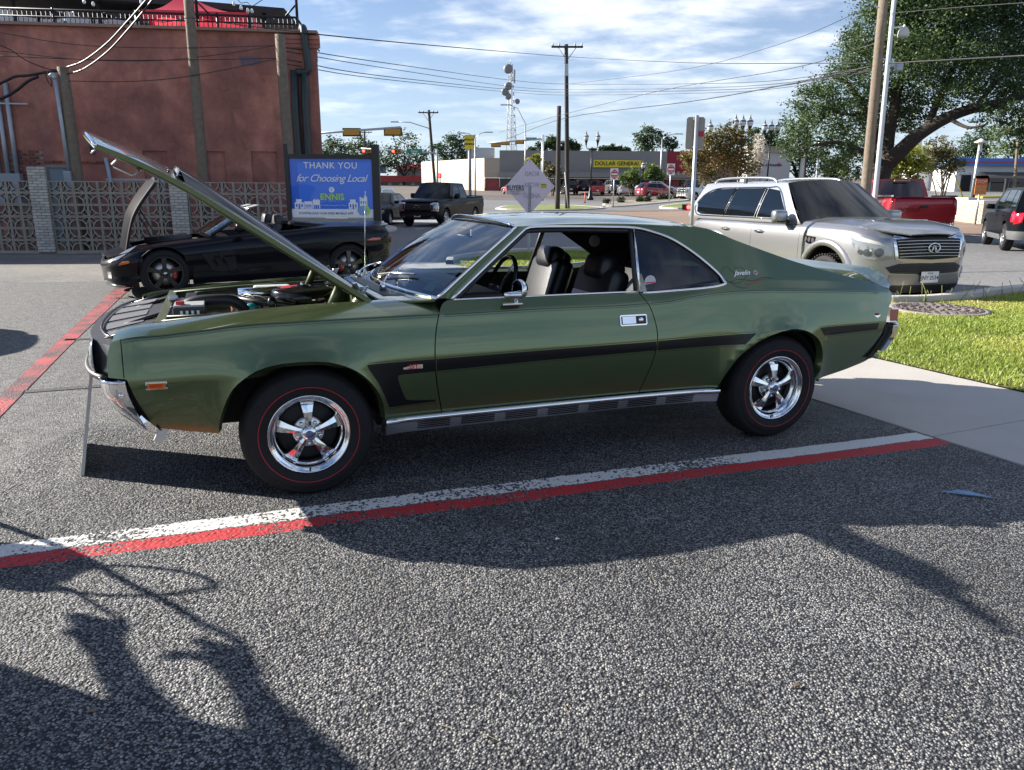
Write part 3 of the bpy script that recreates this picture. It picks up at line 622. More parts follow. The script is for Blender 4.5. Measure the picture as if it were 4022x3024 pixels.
    xa, zra = ter(1118, 38, 5.0); xb = -14.; DK = M('dark_timber', (.022, .020, .022), .7, var=.3)
    mesh('roof_slab', [(xb, 5.0, zra+.62), (xa-.02, 5.0, zra+.05), (xa, 9.5, zra+.2), (xb, 9.5, zra+.8), (xb, 5.0, zra+.45), (xa-.25, 5.0, zra-.12), (xa-.25, 9.5, zra), (xb, 9.5, zra+.6)], [(0, 1, 2, 3), (7, 6, 5, 4), (0, 4, 5, 1), (1, 5, 6, 2)], DK, PG)
    boxo('back_wall', ((xb+xa)/2-.9, 8.6, (top+zra)/2), (xa-xb-2.2, .1, zra-top+.3), M('terrace_wall', (.19, .16, .13), .85, var=.2), PG)
    for k in range(3): boxo('white_panel', (xb+2.2+k*2.3, 5.6, top+.75), (2.2, .04, 1.5), M('white_awning', (.55, .57, .6), .7, var=.08), PG)
    for x in (xa-.7, xa-3.2, xa-5.7, xa-8.2): tube('post', [(x, 5.3, top), (x, 5.3, zra+.1)], .06, DK, PG, 6)
    CN = thing('canopy', 'red peaked fabric canopy above the roof terrace', 'canopy', FAC0+FD*s1, FA); CR = leaf_mat('red_canvas', (.60, .06, .09), (.62, .07, .10))
    ap = ter(716, -12, 3.0); e0 = ter(560, 40, 1.6); e1 = ter(985, 58, 1.6); ez = (e0[1]+e1[1])/2
    P = [(e0[0], 1.4, ez), (e1[0], 1.4, ez), (e1[0], 4.6, ez), (e0[0], 4.6, ez)]; A = Vector((ap[0], 3.0, ap[1]+.15)); V = []; Fc = []; n = 10
    for i in range(4):
        a, b = Vector(P[i]), Vector(P[(i+1) % 4])
        base = len(V)
        for j in range(n+1):
            t = j/n
            for k in range(n+1):
                e = a.lerp(b, k/n); p = e.lerp(A, t); p.z = e.z+(A.z-e.z)*(t**1.8); V.append(p)
        for j in range(n):
            for k in range(n): q = base+j*(n+1)+k; Fc.append((q, q+1, q+n+2, q+n+1))
    for i in range(4):
        a, b = Vector(P[i]), Vector(P[(i+1) % 4]); base = len(V)
        for k in range(n+1): e = a.lerp(b, k/n); V += [e, e-Vector((0, 0, .22+.05*math.sin(k*2.)))]
        for k in range(n): q = base+2*k; Fc.append((q, q+1, q+3, q+2))
    mesh('canopy_cloth', V, Fc, CR, CN, True)
    for p in P: tube('canopy_leg', [p, (p[0], p[1], top)], .035, DK, CN, 6)
    for x, px in ((xr1, 0), (ter(770, 10, .9)[0], 0)):
        sp = thing('string_light_post', 'slim dark steel post rising at the %s of the terrace railing' % ('corner' if x == xr1 else 'middle'), 'post', FAC0+FD*(s1+x)-FN*.9, FA)
        tube('shaft', [(0, 0, top), (0, 0, zr+2.2)], .04, IRON, sp, 6); tube('brace', [(-.3, 0, zr+.06), (0, 0, zr+.36)], .025, IRON, sp, 6)
        if x != xr1: tube('brace', [(.3, 0, zr+.06), (0, 0, zr+.36)], .025, IRON, sp, 6)
    bulbs = [ter(*p, 1.0) for p in ((330, 4), (366, 14), (555, 8), (918, 12), (947, 28), (973, 40), (990, 42))]
    BG = M('bulb_glass', (.75, .75, .72), .1, coat=.5)
    SL = thing('string_lights', 'string of white bulbs sagging over the roof terrace', 'string lights', FAC0+FD*s1, FA)
    tube('light_cord', [(b[0], 1.0, b[1]+.10+.1*(i % 2)) for i, b in enumerate(bulbs)]+[(xr1, .9, zr+1.0)], .01, CABLE, SL, 5)
    for b in bulbs: lathe('bulb', [(0, -.07), (.035, -.05), (.045, -.01), (.02, .05), (.0, .06)], BG, SL, 10, 'Z', (b[0], 1.0, b[1]))
    # terrace furniture glimpsed between pickets
    for i, (px, w) in enumerate(((150, 1.3), (365, 1.0), (500, 1.2))):
        x = ter(px, 75, 2.2)[0]; T = thing('terrace_table', ['dark round table leftmost on the roof terrace', 'dark low table in the middle of the roof terrace', 'dark table beside the red canopy leg on the terrace'][i], 'table', FAC0+FD*(s1+x)-FN*2.2+Vector((0, 0, top)), FA)
        lathe('table_top', [(0, .74), (w/2, .74), (w/2, .70), (0, .70)], IRON, T, 20, 'Z'); tube('pedestal', [(0, 0, 0), (0, 0, .72)], .05, IRON, T, 6)
    return B
RB_ = red_building()
# ================================================================ breeze-block screen wall
def block_wall():
    CB = M('breeze_concrete', (.30, .275, .23), .9, var=.3, vs=5, bump=.3, bs=60)
    Wt = thing('breeze_block_wall', 'grey pierced breeze-block screen wall with pale brick piers in front of the red building', 'wall', WALL0, FA)
    HB = .2775; rows = 6
    # one block: square frame, a quarter ring and two short ribs
    def block():
        bm = bmesh.new(); t = .022; d = .14; S_ = HB-.006
        for c, s in (((0, 0, S_/2-t/2), (S_, d, t)), ((0, 0, -S_/2+t/2), (S_, d, t)), ((S_/2-t/2, 0, 0), (t, d, S_-2*t)), ((-S_/2+t/2, 0, 0), (t, d, S_-2*t))): box(bm, c, s)
        r0, r1 = .165, .190; n = 9; ring = []
        cx, cz = -S_/2+t, -S_/2+t
        for i in range(n+1):
            a = math.pi/2*i/n
            for r in (r0, r1):
                for y in (-d/2+.012, d/2-.012): ring.append(bm.verts.new((cx+r*math.cos(a), y, cz+r*math.sin(a))))
        for i in range(n):
            a = ring[i*4:i*4+4]; b = ring[i*4+4:i*4+8]
            for q in ((0, 1), (3, 2)): bm.faces.new((a[q[0]], a[q[1]], b[q[1]], b[q[0]]))
            bm.faces.new((a[0], b[0], b[2], a[2])); bm.faces.new((a[1], a[3], b[3], b[1]))
        for ang in (R(24), R(66)):
            p = Vector((cx+.19*math.cos(ang), 0, cz+.19*math.sin(ang))); q = Vector((S_/2-t, 0, S_/2-t-.05)) if ang < R(45) else Vector((S_/2-t-.05, 0, S_/2-t))
            m = (p+q)/2; dv = q-p; box(bm, m, (dv.length+.02, d-.03, .017), ry=-math.atan2(dv.z, dv.x))
        bm.normal_update(); me = bpy.data.meshes.new('breeze_block'); bm.to_mesh(me); bm.free(); me.materials.append(CB); return me
    me = block()
    piers = [onpl(176, 850, WALL0)[0], onpl(715, 850, WALL0)[0]]
    pier_w = .40; sec = [(-6., piers[0]-pier_w/2), (piers[0]+pier_w/2, piers[1]-pier_w/2), (piers[1]+pier_w/2, onpl(1150, 850, WALL0)[0])]
    zt = 1.70
    for a, b in sec:
        n = max(1, round((b-a)/HB)); st = (b-a)/n
        for i in range(n):
            x = a+st*(i+.5)
            if x < -1.2: continue
            for j in range(rows):
                o = bpy.data.objects.new('breeze_block', me); link(o, Wt); o.location = (x, 0, zt-HB*(j+.5)); o.scale = (st/HB, 1, 1)
                o.rotation_euler = (0, {(0, 0): R(90), (1, 0): R(180), (0, 1): R(0), (1, 1): R(270)}[(i % 2, j % 2)], 0)
                if abs(o.rotation_euler[1]) in (R(90), R(270)): o.scale = (1, 1, st/HB)
        boxo('footing', ((max(a, -1.2)+b)/2, 0, .02), (b-max(a, -1.2), .22, .06), CB, Wt)
    PB = [M('pale_brick_%d' % i, c, .85, var=.15, vs=10, bump=.25) for i, c in enumerate(((.42, .40, .36), (.36, .34, .31), (.47, .44, .40)))]; MT = M('pale_mortar', (.16, .15, .14), .95)
    for pi, px in enumerate(piers):
        hp = 2.02 if pi == 0 else 1.74; boxo('pier_core', (px, 0, hp/2), (pier_w-.03, .28, hp), MT, Wt)
        bms = []
        for i in range(3):
            bm = bmesh.new(); box(bm, (0, 0, 0), (.19, .09, .056), bev=.005); o = bobj('brick', bm, PB[i], Wt); bms.append(o.data); bpy.data.objects.remove(o)
        z = hp-.03; r = 0
        while z > .02:
            for k in range(2 if r % 2 == 0 else 3):
                if r % 2 == 0: x, sx = px-pier_w/4+k*pier_w/2, 1.
                else: x, sx = px+(-pier_w*.375, 0, pier_w*.375)[k], (.48, 1., .48)[k]
                o = bpy.data.objects.new('brick', bms[int(rng.integers(3))]); link(o, Wt); o.location = (x, -.115+.004*rng.random(), z); o.scale = (sx, 1, 1)
            z -= .0665; r += 1
block_wall()
# ================================================================ wooden poles by the building
def wpole(name, label, px0, py0, px1, py1, Y, r0, r1, zbase=None):
    a, b = at(px0, py0, Y), at(px1, py1, Y); d = (a-b)/(a.z-b.z); base = b-d*(b.z-(zbase if zbase is not None else tz(b.x, Y)))
    o = thing(name, label, 'pole', base); n = 7; P = [(a-base)*(i/n) for i in range(n+1)]; P[0] = Vector((0, 0, -.05))
    tube('shaft', P, [r0+(r1-r0)*i/n for i in range(n+1)], WOODP, o, 14); return o, base, a
PA, pa_b, pa_t = wpole('utility_pole', 'tall bare wooden pole in front of the red building, running out of the top', 733, -90, 800, 712, 20.2, .135, .115)
PB_, pb_b, pb_t = wpole('utility_pole', 'short wooden pole with a metal conduit beside the grey door of the red building', 246, 264, 304, 716, 19.65, .165, .125)
PC, pc_b, pc_t = wpole('utility_pole', 'cut-off wooden pole at the right corner of the red building', 1099, 136, 1131, 590, 20.3, .135, .12)
def onpole(px, py, Y, base): return at(px, py, Y)-base
tube('conduit', [onpole(216, 309, 19.5, pb_b), onpole(242, 480, 19.5, pb_b), onpole(271, 676, 19.5, pb_b)], .045, GALV, PB_, 8); boxo('meter_box', tuple(onpole(270, 705, 19.5, pb_b)), (.17, .12, .4), GALV, PB_, bev=.01)
tube('weather_head', catmull([onpole(216, 309, 19.5, pb_b), onpole(208, 294, 19.5, pb_b), onpole(198, 300, 19.5, pb_b)], 4), .06, GALV, PB_, 8); tube('drip_loop', catmull([onpole(198, 300, 19.5, pb_b), onpole(204, 338, 19.5, pb_b), onpole(190, 322, 19.5, pb_b), onpole(180, 296, 19.5, pb_b), onpole(190, 282, 19.5, pb_b)], 4), .012, CABLE, PB_, 5)
def wire(name, label, pts, r=.012, mat=CABLE, group=None, cat='cable'):
    """pts: (px, py, distance)"""
    r *= .75; P = [at(*p) for p in pts]; P = catmull(P, 6); b = Vector(P[0]); o = tube(name, [Vector(p)-b for p in P], r, mat, None, 5); o.location = b; return tag(o, label, cat, group)
wire('service_cable', 'thick twisted cable sweeping from the short pole to the top edge, upper of two', [(262, 264, 19.6), (330, 238, 19.2), (420, 170, 18.2), (500, 85, 17.2), (570, 5, 16.5), (620, -60, 16)], .026, M('twisted_cable', (.04, .04, .042), .45, var=.6, vs=30))
wire('service_cable', 'thick twisted cable sweeping from the short pole to the top edge, lower of two', [(266, 290, 19.6), (330, 270, 19.2), (420, 205, 18.2), (500, 120, 17.2), (590, 10, 16.5), (640, -60, 16)], .026, M('twisted_cable', (.05, .05, .05)))
wire('service_cable', 'dark cable bundle from the conduits to the short pole', [(-40, 345, 19.7), (20, 318, 19.7), (60, 300, 19.7), (110, 296, 19.7), (170, 285, 19.7), (225, 278, 19.6)], .045)
wire('service_cable', 'drooping dark cable bundle at the left edge of the red building', [(-40, 400, 19.7), (20, 380, 19.7), (70, 350, 19.7), (110, 318, 19.7), (150, 300, 19.7)], .05)
wire('service_cable', 'slack dark cable running from the upper left down to the short pole', [(-40, 160, 19), (40, 195, 19.3), (100, 235, 19.5), (180, 268, 19.6), (225, 274, 19.6)], .016)
# ================================================================ green muscle car
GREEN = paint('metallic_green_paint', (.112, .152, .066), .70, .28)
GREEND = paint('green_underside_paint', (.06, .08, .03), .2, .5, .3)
STRIPE = M('black_stripe_film', (.003, .004, .006), .38, coat=.12, var=.1, spec=.3)
PIN = M('dark_pinstripe', (.006, .012, .012), .4, var=.1)
VINYL = M('black_vinyl', (.012, .013, .015), .38, var=.2, bump=.12, bs=160)
HEADL = M('dark_headliner', (.008, .008, .01), .85, var=.2)
WGLASS = glass('windscreen_glass', (.86, .93, .93), .82)
QGLASS = glass('quarter_glass', (.42, .5, .55), .55)
SEAM = BLACKM
def wheel_cragar(parent, loc, flip=False, steer=0.):
    w = lathe('wheel', [(.198, .0), (.196, -.004), (.191, -.004), (.187, .002), (.182, .006), (.176, .007), (.171, .012), (.169, .03), (.166, .046), (.160, .048), (.157, .052), (.155, .075), (.152, .16)], CHROME, parent, 64, 'Y')
    w.data.polygons.foreach_set('use_smooth', [True]*len(w.data.polygons))
    w.location = loc; w.rotation_euler = (0, 0, math.pi if flip else steer)
    lathe('tyre', [(.194, .004), (.203, -.006), (.214, -.011), (.222, -.012), (.226, -.015), (.255, -.017), (.272, -.012), (.284, -.004), (.288, -.005), (.300, .004), (.310, .018), (.3165, .032), (.3175, .034), (.321, .048), (.3225, .09), (.3225, .12), (.321, .16), (.313, .185), (.29, .205), (.25, .215), (.2, .205)], RUBBER, w, 72, 'Y')
    lathe('red_line', [(.2365, -.0166), (.2370, -.0180), (.2405, -.0182), (.2410, -.0168)], M('red_tyre_line', (.32, .012, .02), .55, var=.15), w, 72, 'Y')
    lathe('brake_drum', [(.0, .085), (.06, .084), (.105, .088), (.138, .094), (.15, .1), (.152, .16)], M('drum_iron', (.018, .018, .02), .55, .4), w, 40, 'Y')
    lathe('centre_plate', [(.0, .048), (.045, .047), (.068, .050), (.077, .056), (.078, .07)], ALU, w, 30, 'Y')
    for k in range(5):
        a = R(90+72*k); c, s = math.cos(a), math.sin(a)
        # flared spoke with a ridge
        V = []; 
        for r, hw, yy in ((.030, .014, .026), (.060, .017, .024), (.105, .025, .026), (.140, .033, .034), (.158, .038, .044)):
            for u, dy in ((-1, .012), (-.86, 0.), (0, -.004), (.86, 0.), (1, .012)):
                x0, z0 = r, u*hw; V.append((x0*c-z0*s, yy+dy, x0*s+z0*c))
        Fc = [(i*5+j, i*5+j+1, i*5+j+6, i*5+j+5) for i in range(4) for j in range(4)]
        mesh('spoke', V, Fc, CHROME, w, False)
        a2 = a+R(36); lathe('lug_nut', [(.0, .030), (.006, .031), (.009, .035), (.0095, .05)], CHROME, w, 12, 'Y', (.056*math.cos(a2), 0, .056*math.sin(a2)))
    lathe('hub_cap', [(.0, .002), (.018, .003), (.03, .006), (.037, .012), (.040, .03), (.040, .05)], CHROME, w, 12, 'Y')
    lathe('hub_emblem', [(.0, .0005), (.019, .0015), (.019, .004)], M('cap_emblem_blue', (.10, .13, .28), .3), w, 20, 'Y')
    tube('valve_stem', [(-.006, -.004, -.178), (-.006, .006, -.172)], .0042, BLACKP, w, 8)
    return w
def main_car():
    YAW = .3617; car = thing('muscle_car', 'dark green vintage two-door coupe with its hood raised, parked broadside in front', 'car', (-.9806, 3.5365, .0), YAW)
    YC = .86
    zc = interp([(-1.0, .77), (-.85, .803), (-.77, .827), (-.6, .842), (-.43, .856), (-.29, .868), (0, .874), (.4, .876), (.7, .876), (1.2, .879), (1.82, .879), (2.0, .889), (2.14, .909), (2.385, .927), (2.6, .927), (2.93, .912), (3.52, .874), (3.8, .845)])
    plan = interp([(-1.1, .20), (-.9, .10), (-.84, .065), (-.76, .035), (-.6, .014), (-.2, 0), (.4, .0), (1.2, .006), (1.8, .004), (2.3, -.012), (2.7, -.018), (3.1, .002), (3.4, .03), (3.6, .062), (3.75, .10), (3.9, .18)])
    prof = interp([(-.4, .09), (-.2, .06), (0, .028), (.15, .008), (.35, -.014), (.50, -.027), (.565, -.0312), (.60, -.0312), (.66, -.027), (.75, -.017), (.88, .0), (1., .014), (1.08, .03)])
    def S(X, z, s=1):
        zt = zc(X); 
        if z <= zt: y = prof((z-.36)/(zt-.36))
        else:
            d = z-zt; y = prof(1.)+.72*min(d, .055)+.53*max(0., d-.055)
        for xc, a, b in ((-.022, .385, .335), (2.715, .372, .34)):
            r = math.hypot((X-xc)/a, (z-.352)/b)
            if r < 2.2 and z < zt+.1: y -= .034*math.exp(-max(0., r-1.)/.17)*min(1., max(0., (zt-z)/.10))
        return y+plan(X)
    def side(s):
        def f(X, z):
            y = S(X, z); return (X, y if s > 0 else 2*YC-y, z)
        return f
    SN, SF = side(1), side(-1)
    ON, OF = (0, -1, .2), (0, 1, .2)
    archF = [(.372, .353), (.358, .456), (.321, .535), (.262, .604), (.192, .651), (.10, .683), (0, .693), (-.07, .692), (-.14, .686), (-.23, .660), (-.32, .597), (-.368, .521), (-.400, .43), (-.410, .369)]
    archR = [(2.331, .362), (2.352, .42), (2.39, .487), (2.437, .551), (2.512, .61), (2.589, .651), (2.696, .683), (2.806, .693), (2.922, .668), (3.015, .616), (3.064, .551), (3.085, .478), (3.075, .40), (3.05, .352)]
    sm = lambda P: [tuple(p) for p in catmull(P, 4)]
    archF, archR = sm(archF), sm(archR)
    crease = lambda a, b, n=12: [(a+(b-a)*k/n, zc(a+(b-a)*k/n)-.0005) for k in range(n+1)]
    seamF = sm([(.722, .938), (.676, .905), (.640, .79), (.626, .667), (.636, .542), (.671, .362)]); seamR = sm([(1.818, .929), (1.868, .852), (1.895, .76), (1.901, .67), (1.882, .534), (1.832, .366)])
    lowF = sm([(-.47, .374), (-.589, .396), (-.673, .42), (-.700, .47), (-.736, .555), (-.765, .650)])
    g_ = .0028
    fender = [(x-g_, z) for x, z in seamF if z < .876]; fender = [(.668, .8765)]+fender
    fen_out = crease(-.774, .66)+[(x-g_, z) for x, z in seamF if z < .872]+archF+lowF+[(-.782, .659)]
    rear_low = sm([(3.06, .345), (3.224, .363), (3.389, .394), (3.545, .437), (3.575, .51), (3.612, .63), (3.655, .75), (3.700, .80)])
    sail_e = sm([(2.33, 1.269), (2.522, 1.195), (2.856, 1.086), (3.111, 1.018), (3.40, .952), (3.60, .905), (3.69, .872)])
    dlo_b = sm([(2.361, .979), (2.356, .962), (2.238, .946), (1.93, .930), (1.818, .929)])
    dlo_t = sm([(1.219, 1.282), (1.299, 1.285), (1.491, 1.285), (1.688, 1.281), (1.871, 1.275), (1.99, 1.249), (2.088, 1.212), (2.193, 1.145), (2.272, 1.080), (2.339, 1.015), (2.361, .979)])
    door_out = [(x+g_, z) for x, z in seamF]+[(x-g_, z) for x, z in seamR[::-1]]
    qtr_out = [(x+g_, z) for x, z in seamR]+archR+rear_low+[(3.70, .866)]+crease(3.69, 2.36)[::1]+[]
    # quarter: below the crease and, behind the window, up to the sail edge
    qtr_out = [(x+g_, z) for x, z in seamR]+archR+rear_low+[(3.71, .845)]+sail_e[::-1]+[(2.25, 1.278), (2.1, 1.285), (2.0, 1.29), (1.87, 1.296)]+[p for p in dlo_t if p[0] >= 1.871]+dlo_b[1:]
    ext_out = [(-.780, .655), (-.842, .660), (-.843, .721), (-.836, .764), (-.822, .803)]+crease(-.815, -.779, 2)
    TH = .045
    for s, fn, o in ((1, SN, ON), (-1, SF, OF)):
        patch('front_fender', fen_out, fn, GREEN, car, .05, .03, thick=TH, out=o)
        patch('fender_extension', ext_out, fn, GREEN, car, .03, thick=TH, out=o)
        d = patch('door', door_out, fn, GREEN, car, .06, .03, thick=TH, out=o)
        patch('quarter_panel', qtr_out, fn, GREEN, car, .05, .03, thick=TH, out=o)
        if s > 0: DOOR = d
        if s < 0:
            patch('door_inner_panel', [(x, z) for x, z in door_out], fn, VINYL, d, .1, off=-.05, out=o)
    # ---- fender tops with inner edge
    ztop = interp([(-.95, .80), (-.85, .832), (-.785, .853), (-.6, .872), (-.28, .904), (0, .921), (.33, .928), (.7, .938)])
    def ftop(s):
        def f(X, w):
            y0, z0 = S(X, zc(X)), zc(X); y1 = .215+.25*max(0., -.70-X); y = y0+(y1-y0)*w; z = z0+(ztop(X)-z0)*(1-(1-min(w, 1.))**1.7)
            return (X, y if s > 0 else 2*YC-y, z)
        return f
    for s in (1, -1):
        f = ftop(s)
        patch('fender_top', [(-.815, 0), (-.775, 0), (.0, 0), (.667, 0), (.667, 1.0), (.42, 1.0), (-.80, 1.0)], f, GREEN, car, .05, .125, thick=.012, out=(0, 0, 1))
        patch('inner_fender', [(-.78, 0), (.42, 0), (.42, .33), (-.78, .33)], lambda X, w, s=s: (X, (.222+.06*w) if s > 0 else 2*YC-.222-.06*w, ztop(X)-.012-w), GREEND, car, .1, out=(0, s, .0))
    ribbon('fender_seam', [(-.7765, zc(-.7765)), (-.7765, .66)], .004, SN, SEAM, car, .0012, out=ON)
    for dz, w in ((.006, .0035), (-.0045, .0018)):
        ribbon('pinstripe', [(x, zc(x)+dz-.012) for x in np.linspace(-.77, .66, 30)], w, SN, PIN, car, .001, out=ON)
        ribbon('pinstripe', [(x, zc(x)+dz-.012) for x in np.linspace(.69, 1.855, 24)], w, SN, PIN, car, .001, out=ON)
        ribbon('pinstripe', [(x, zc(x)+dz-.012) for x in np.linspace(1.87, 3.56, 40)], w, SN, PIN, car, .001, out=ON)
    # ---- side stripe
    def stripe(o): return patch('side_stripe', o, SN, STRIPE, car, .05, .03, off=.0015, out=ON)
    stripe(sm([(.284, .653), (.45, .6545), (.6215, .655)])+[(.6300, .5915)]+sm([(.52, .589), (.450, .587), (.437, .575), (.448, .53), (.475, .462), (.492, .449), (.55, .441), (.634, .4355)])+sm([(.634, .4265), (.55, .424), (.405, .421), (.388, .432), (.37, .48), (.34, .55), (.29, .635)]))
    stripe([(.632, .655), (1.2, .660), (1.893, .666), (1.896, .615), (1.2, .605), (.636, .592)])
    stripe([(1.908, .668), (2.2, .676), (2.535, .683), (2.50, .652), (2.465, .62), (2.2, .619), (1.905, .6155)])
    stripe([(3.022, .683), (3.3, .681), (3.551, .676), (3.54, .636), (3.3, .634), (3.074, .629), (3.045, .655)])
    for ln in ([(.29, .661), (.62, .663)], [(.63, .663), (1.2, .668), (1.89, .674)], [(.637, .584), (1.2, .597), (1.89, .607)], [(1.912, .676), (2.53, .691)], [(1.91, .6075), (2.455, .612)], [(3.01, .691), (3.56, .684), (3.546, .628), (3.07, .621)], [(.382, .413), (.55, .4165), (.634, .419)]):
        ribbon('stripe_edge_line', ln, .0022, SN, PIN, car, .0012, out=ON)
    sst = text('series_badge', 'SST', .034, M('badge_red', (.5, .02, .03), .3), car, face_m((.513, S(.513, .626)-.004, .624), (1, .02, 0), (0, .0, 1)), .002, .18, bold=.0006); 
    boxo('badge_plate', (.513, S(.513, .626)-.0008, .624), (.098, .003, .02), CHROME, car)
    # ---- side marker, door handle, mirror
    def on(X, z, d=0.): return Vector((X, S(X, z)-d, z))
    mk_ = patch('side_marker', [(-.692, .604), (-.604, .603), (-.603, .639), (-.692, .640)], SN, CHROME, car, .05, off=.006, thick=.01, out=ON)
    patch('marker_lens', [(-.684, .609), (-.612, .608), (-.611, .633), (-.684, .634)], SN, AMBER, mk_, .05, off=.009, thick=.004, out=ON)
    patch('marker_red_lens', [(-.676, .6125), (-.624, .612), (-.623, .630), (-.676, .6305)], SN, M('orange_lens', (.5, .06, .01), .15, coat=1), mk_, .05, off=.0105, thick=.002, out=ON)
    hd = patch('door_handle', [(1.674, .766), (1.680, .760), (1.834, .760), (1.840, .766), (1.840, .812), (1.834, .818), (1.680, .818), (1.674, .812)], SN, CHROME, DOOR, .05, off=.006, thick=.008, out=ON)
    patch('handle_recess', [(1.682, .767), (1.833, .767), (1.833, .811), (1.682, .811)], SN, GLOSSB, DOOR, .05, off=.0072, out=ON)
    patch('handle_paddle', [(1.686, .770), (1.768, .770), (1.768, .808), (1.686, .808)], SN, CHROME, DOOR, .05, off=.012, thick=.006, out=ON)
    lathe('handle_lock', [(.0, -.014), (.010, -.013), (.0155, -.010), (.016, .0)], CHROME, DOOR, 16, 'Y', on(1.800, .789, .003))
    mb = on(1.05, .905); 
    mm = boxo('door_mirror', (1.05, mb.y-.018, .907), (.108, .05, .012), CHROME, DOOR, bev=.004)
    tube('mirror_stalk', [(1.075, mb.y-.018, .908), (1.072, mb.y-.03, .935), (1.075, mb.y-.06, .965)], [.016, .011, .012], CHROME, mm, 10)
    mc = Vector((1.072, mb.y-.062, .985))
    h = lathe('mirror_head', [(.0, .045), (.02, .042), (.042, .03), (.052, .012), (.054, 0), (.052, -.008), (.047, -.010)], CHROME, mm, 30, 'X'); h.location = mc; h.rotation_euler = (0, .12, .25)
    lathe('mirror_glass', [(.0, -.006), (.046, -.006)], M('mirror_glass', (.5, .55, .6), .02, 1., var=.03), h, 24, 'X')
    lathe('mirror_nub', [(.0, -.075), (.012, -.074), (.017, -.03), (.022, .01)], CHROME, mm, 14, 'X', (1.062, mb.y-.085, .962))
    # ---- chrome window surround
    G3 = lambda X, z, d=.0: Vector((X, S(X, z)-d, z))
    loop = [(.742, .940), (.87, 1.034), (.992, 1.122), (1.10, 1.200), (1.205, 1.275)]
    pill = [(.742, .057, .940), (.992, .155, 1.122), (1.205, .236, 1.275)]
    for s in (1, -1):
        fy = (lambda y: y) if s > 0 else (lambda y: 2*YC-y)
        A = [(x, fy(y-.004), z) for x, y, z in catmull(pill, 6)]+[(x, fy(S(x, z)-.004), z) for x, z in dlo_t[1:]]+[(x, fy(S(x, z)-.004), z) for x, z in dlo_b[1:-1]]
        tube('window_surround', A, .0085, CHROME, car, 8)
        B = [(x+.012, fy(y+.012), z-.012) for x, y, z in catmull(pill, 6)]+[(x-.004*(x > 2.1), fy(S(x, z)+.012), z-.018) for x, z in dlo_t[1:-3]]
        tube('weather_strip', B, .014, BLACKP, car, 8)
        tube('sill_trim', [(x, fy(S(x, .934)-.002), .9365-.006*(1.82-x)/1.1*0) for x in np.linspace(.745, 1.815, 14)], .006, CHROME, car, 8)
        bp = [(1.870, fy(S(1.87, 1.262)+.006), 1.262), (1.85, fy(S(1.85, 1.1)+.006), 1.10), (1.826, fy(S(1.826, .932)+.006), .932)]
        tube('window_divider', bp, .0085, CHROME if s > 0 else BLACKP, car, 8)
        tube('divider_seal', [(x-.02, y+(.008 if s > 0 else -.008), z) for x, y, z in bp], .013, BLACKP, car, 8)
        if s > 0:
            qg = [(1.832, .936)]+[(1.876, 1.262)]+[p for p in dlo_t if p[0] > 1.90]+[(2.35, .966), (2.238, .95), (1.93, .936)]
            patch('quarter_window', qg, SN, QGLASS, car, .06, off=-.012, out=ON)
    lathe('window_sticker', [(.0, -.001), (.036, -.001)], M('sticker_pale', (.55, .57, .6), .5, var=.1), car, 24, 'Y', (1.905, S(1.905, .985)+.008, .985))
    patch('sticker_band', [(1.875, .980), (1.935, .980), (1.935, .986), (1.875, .986)], SN, M('sticker_red', (.5, .03, .04), .5), car, .05, off=-.006, out=ON)
    # ---- A pillars
    for s in (1, -1):
        fy = (lambda y: y) if s > 0 else (lambda y: 2*YC-y)
        P0, P1 = [(.672, .064, .944), (.905, .15, 1.110), (1.158, .238, 1.283)], [(.745, .055, .938), (.992, .152, 1.121), (1.222, .238, 1.286)]
        c0, c1 = catmull(P0, 6), catmull(P1, 6)
        V = []; 
        for a, b in zip(c0, c1): V += [(a[0], fy(a[1]), a[2]), (.5*(a[0]+b[0])-.004, fy(.5*(a[1]+b[1])-.012), .5*(a[2]+b[2])+.006), (b[0], fy(b[1]), b[2])]
        Fc = [(i*3+j, i*3+j+1, i*3+j+4, i*3+j+3)[::1 if s > 0 else -1] for i in range(len(c0)-1) for j in range(2)]
        mesh('windscreen_pillar', V, Fc, GREEN, car, True)
        tube('pillar_trim', [(a[0]-.004, fy(a[1]-.003), a[2]+.002) for a in c0], .009, CHROME, car, 8)
        tube('pillar_lining', [(.5*(a[0]+b[0])+.02, fy(.5*(a[1]+b[1])+.03), .5*(a[2]+b[2])-.01) for a, b in zip(c0, c1)], .022, BLACKP, car, 8)
    # ---- roof, sail panels and deck between them
    ze = interp([(1.05, 1.285), (1.16, 1.288), (1.35, 1.297), (1.6, 1.300), (1.87, 1.297), (2.1, 1.286), (2.25, 1.277), (2.33, 1.267), (2.522, 1.194), (2.856, 1.086), (3.111, 1.018), (3.40, .952), (3.60, .905), (3.72, .872), (3.80, .85)])
    zm = interp([(1.0, 1.306), (1.1, 1.318), (1.3, 1.338), (1.5, 1.347), (1.8, 1.346), (2.1, 1.330), (2.3, 1.304), (2.5, 1.245), (2.7, 1.165), (2.9, 1.085), (3.1, 1.016), (3.3, .972), (3.5, .960), (3.62, .968), (3.72, .985), (3.80, .998)])
    def roof(X, q):
        k = max(0., 1-(X-1.16)/.25); e = X-.075*(1-q*q)*k*k
        Xe = X; ye = S(Xe, ze(Xe)) if Xe < 3.69 else S(3.69, ze(3.69))+.3*(Xe-3.69)
        aq = min(1., abs(q)); crown = zm(Xe)-ze(Xe)
        ex = 2.6+5.*min(1., max(0., (X-3.0)/.5)); b = 1-aq**ex if crown > 0 else 1-aq**3
        rr = max(0., aq-.965)/.035
        tail = max(0., (X-3.45)/.3)
        return (e+.05*tail*(1-q*q), YC+q*(YC-ye), ze(Xe)+crown*b)
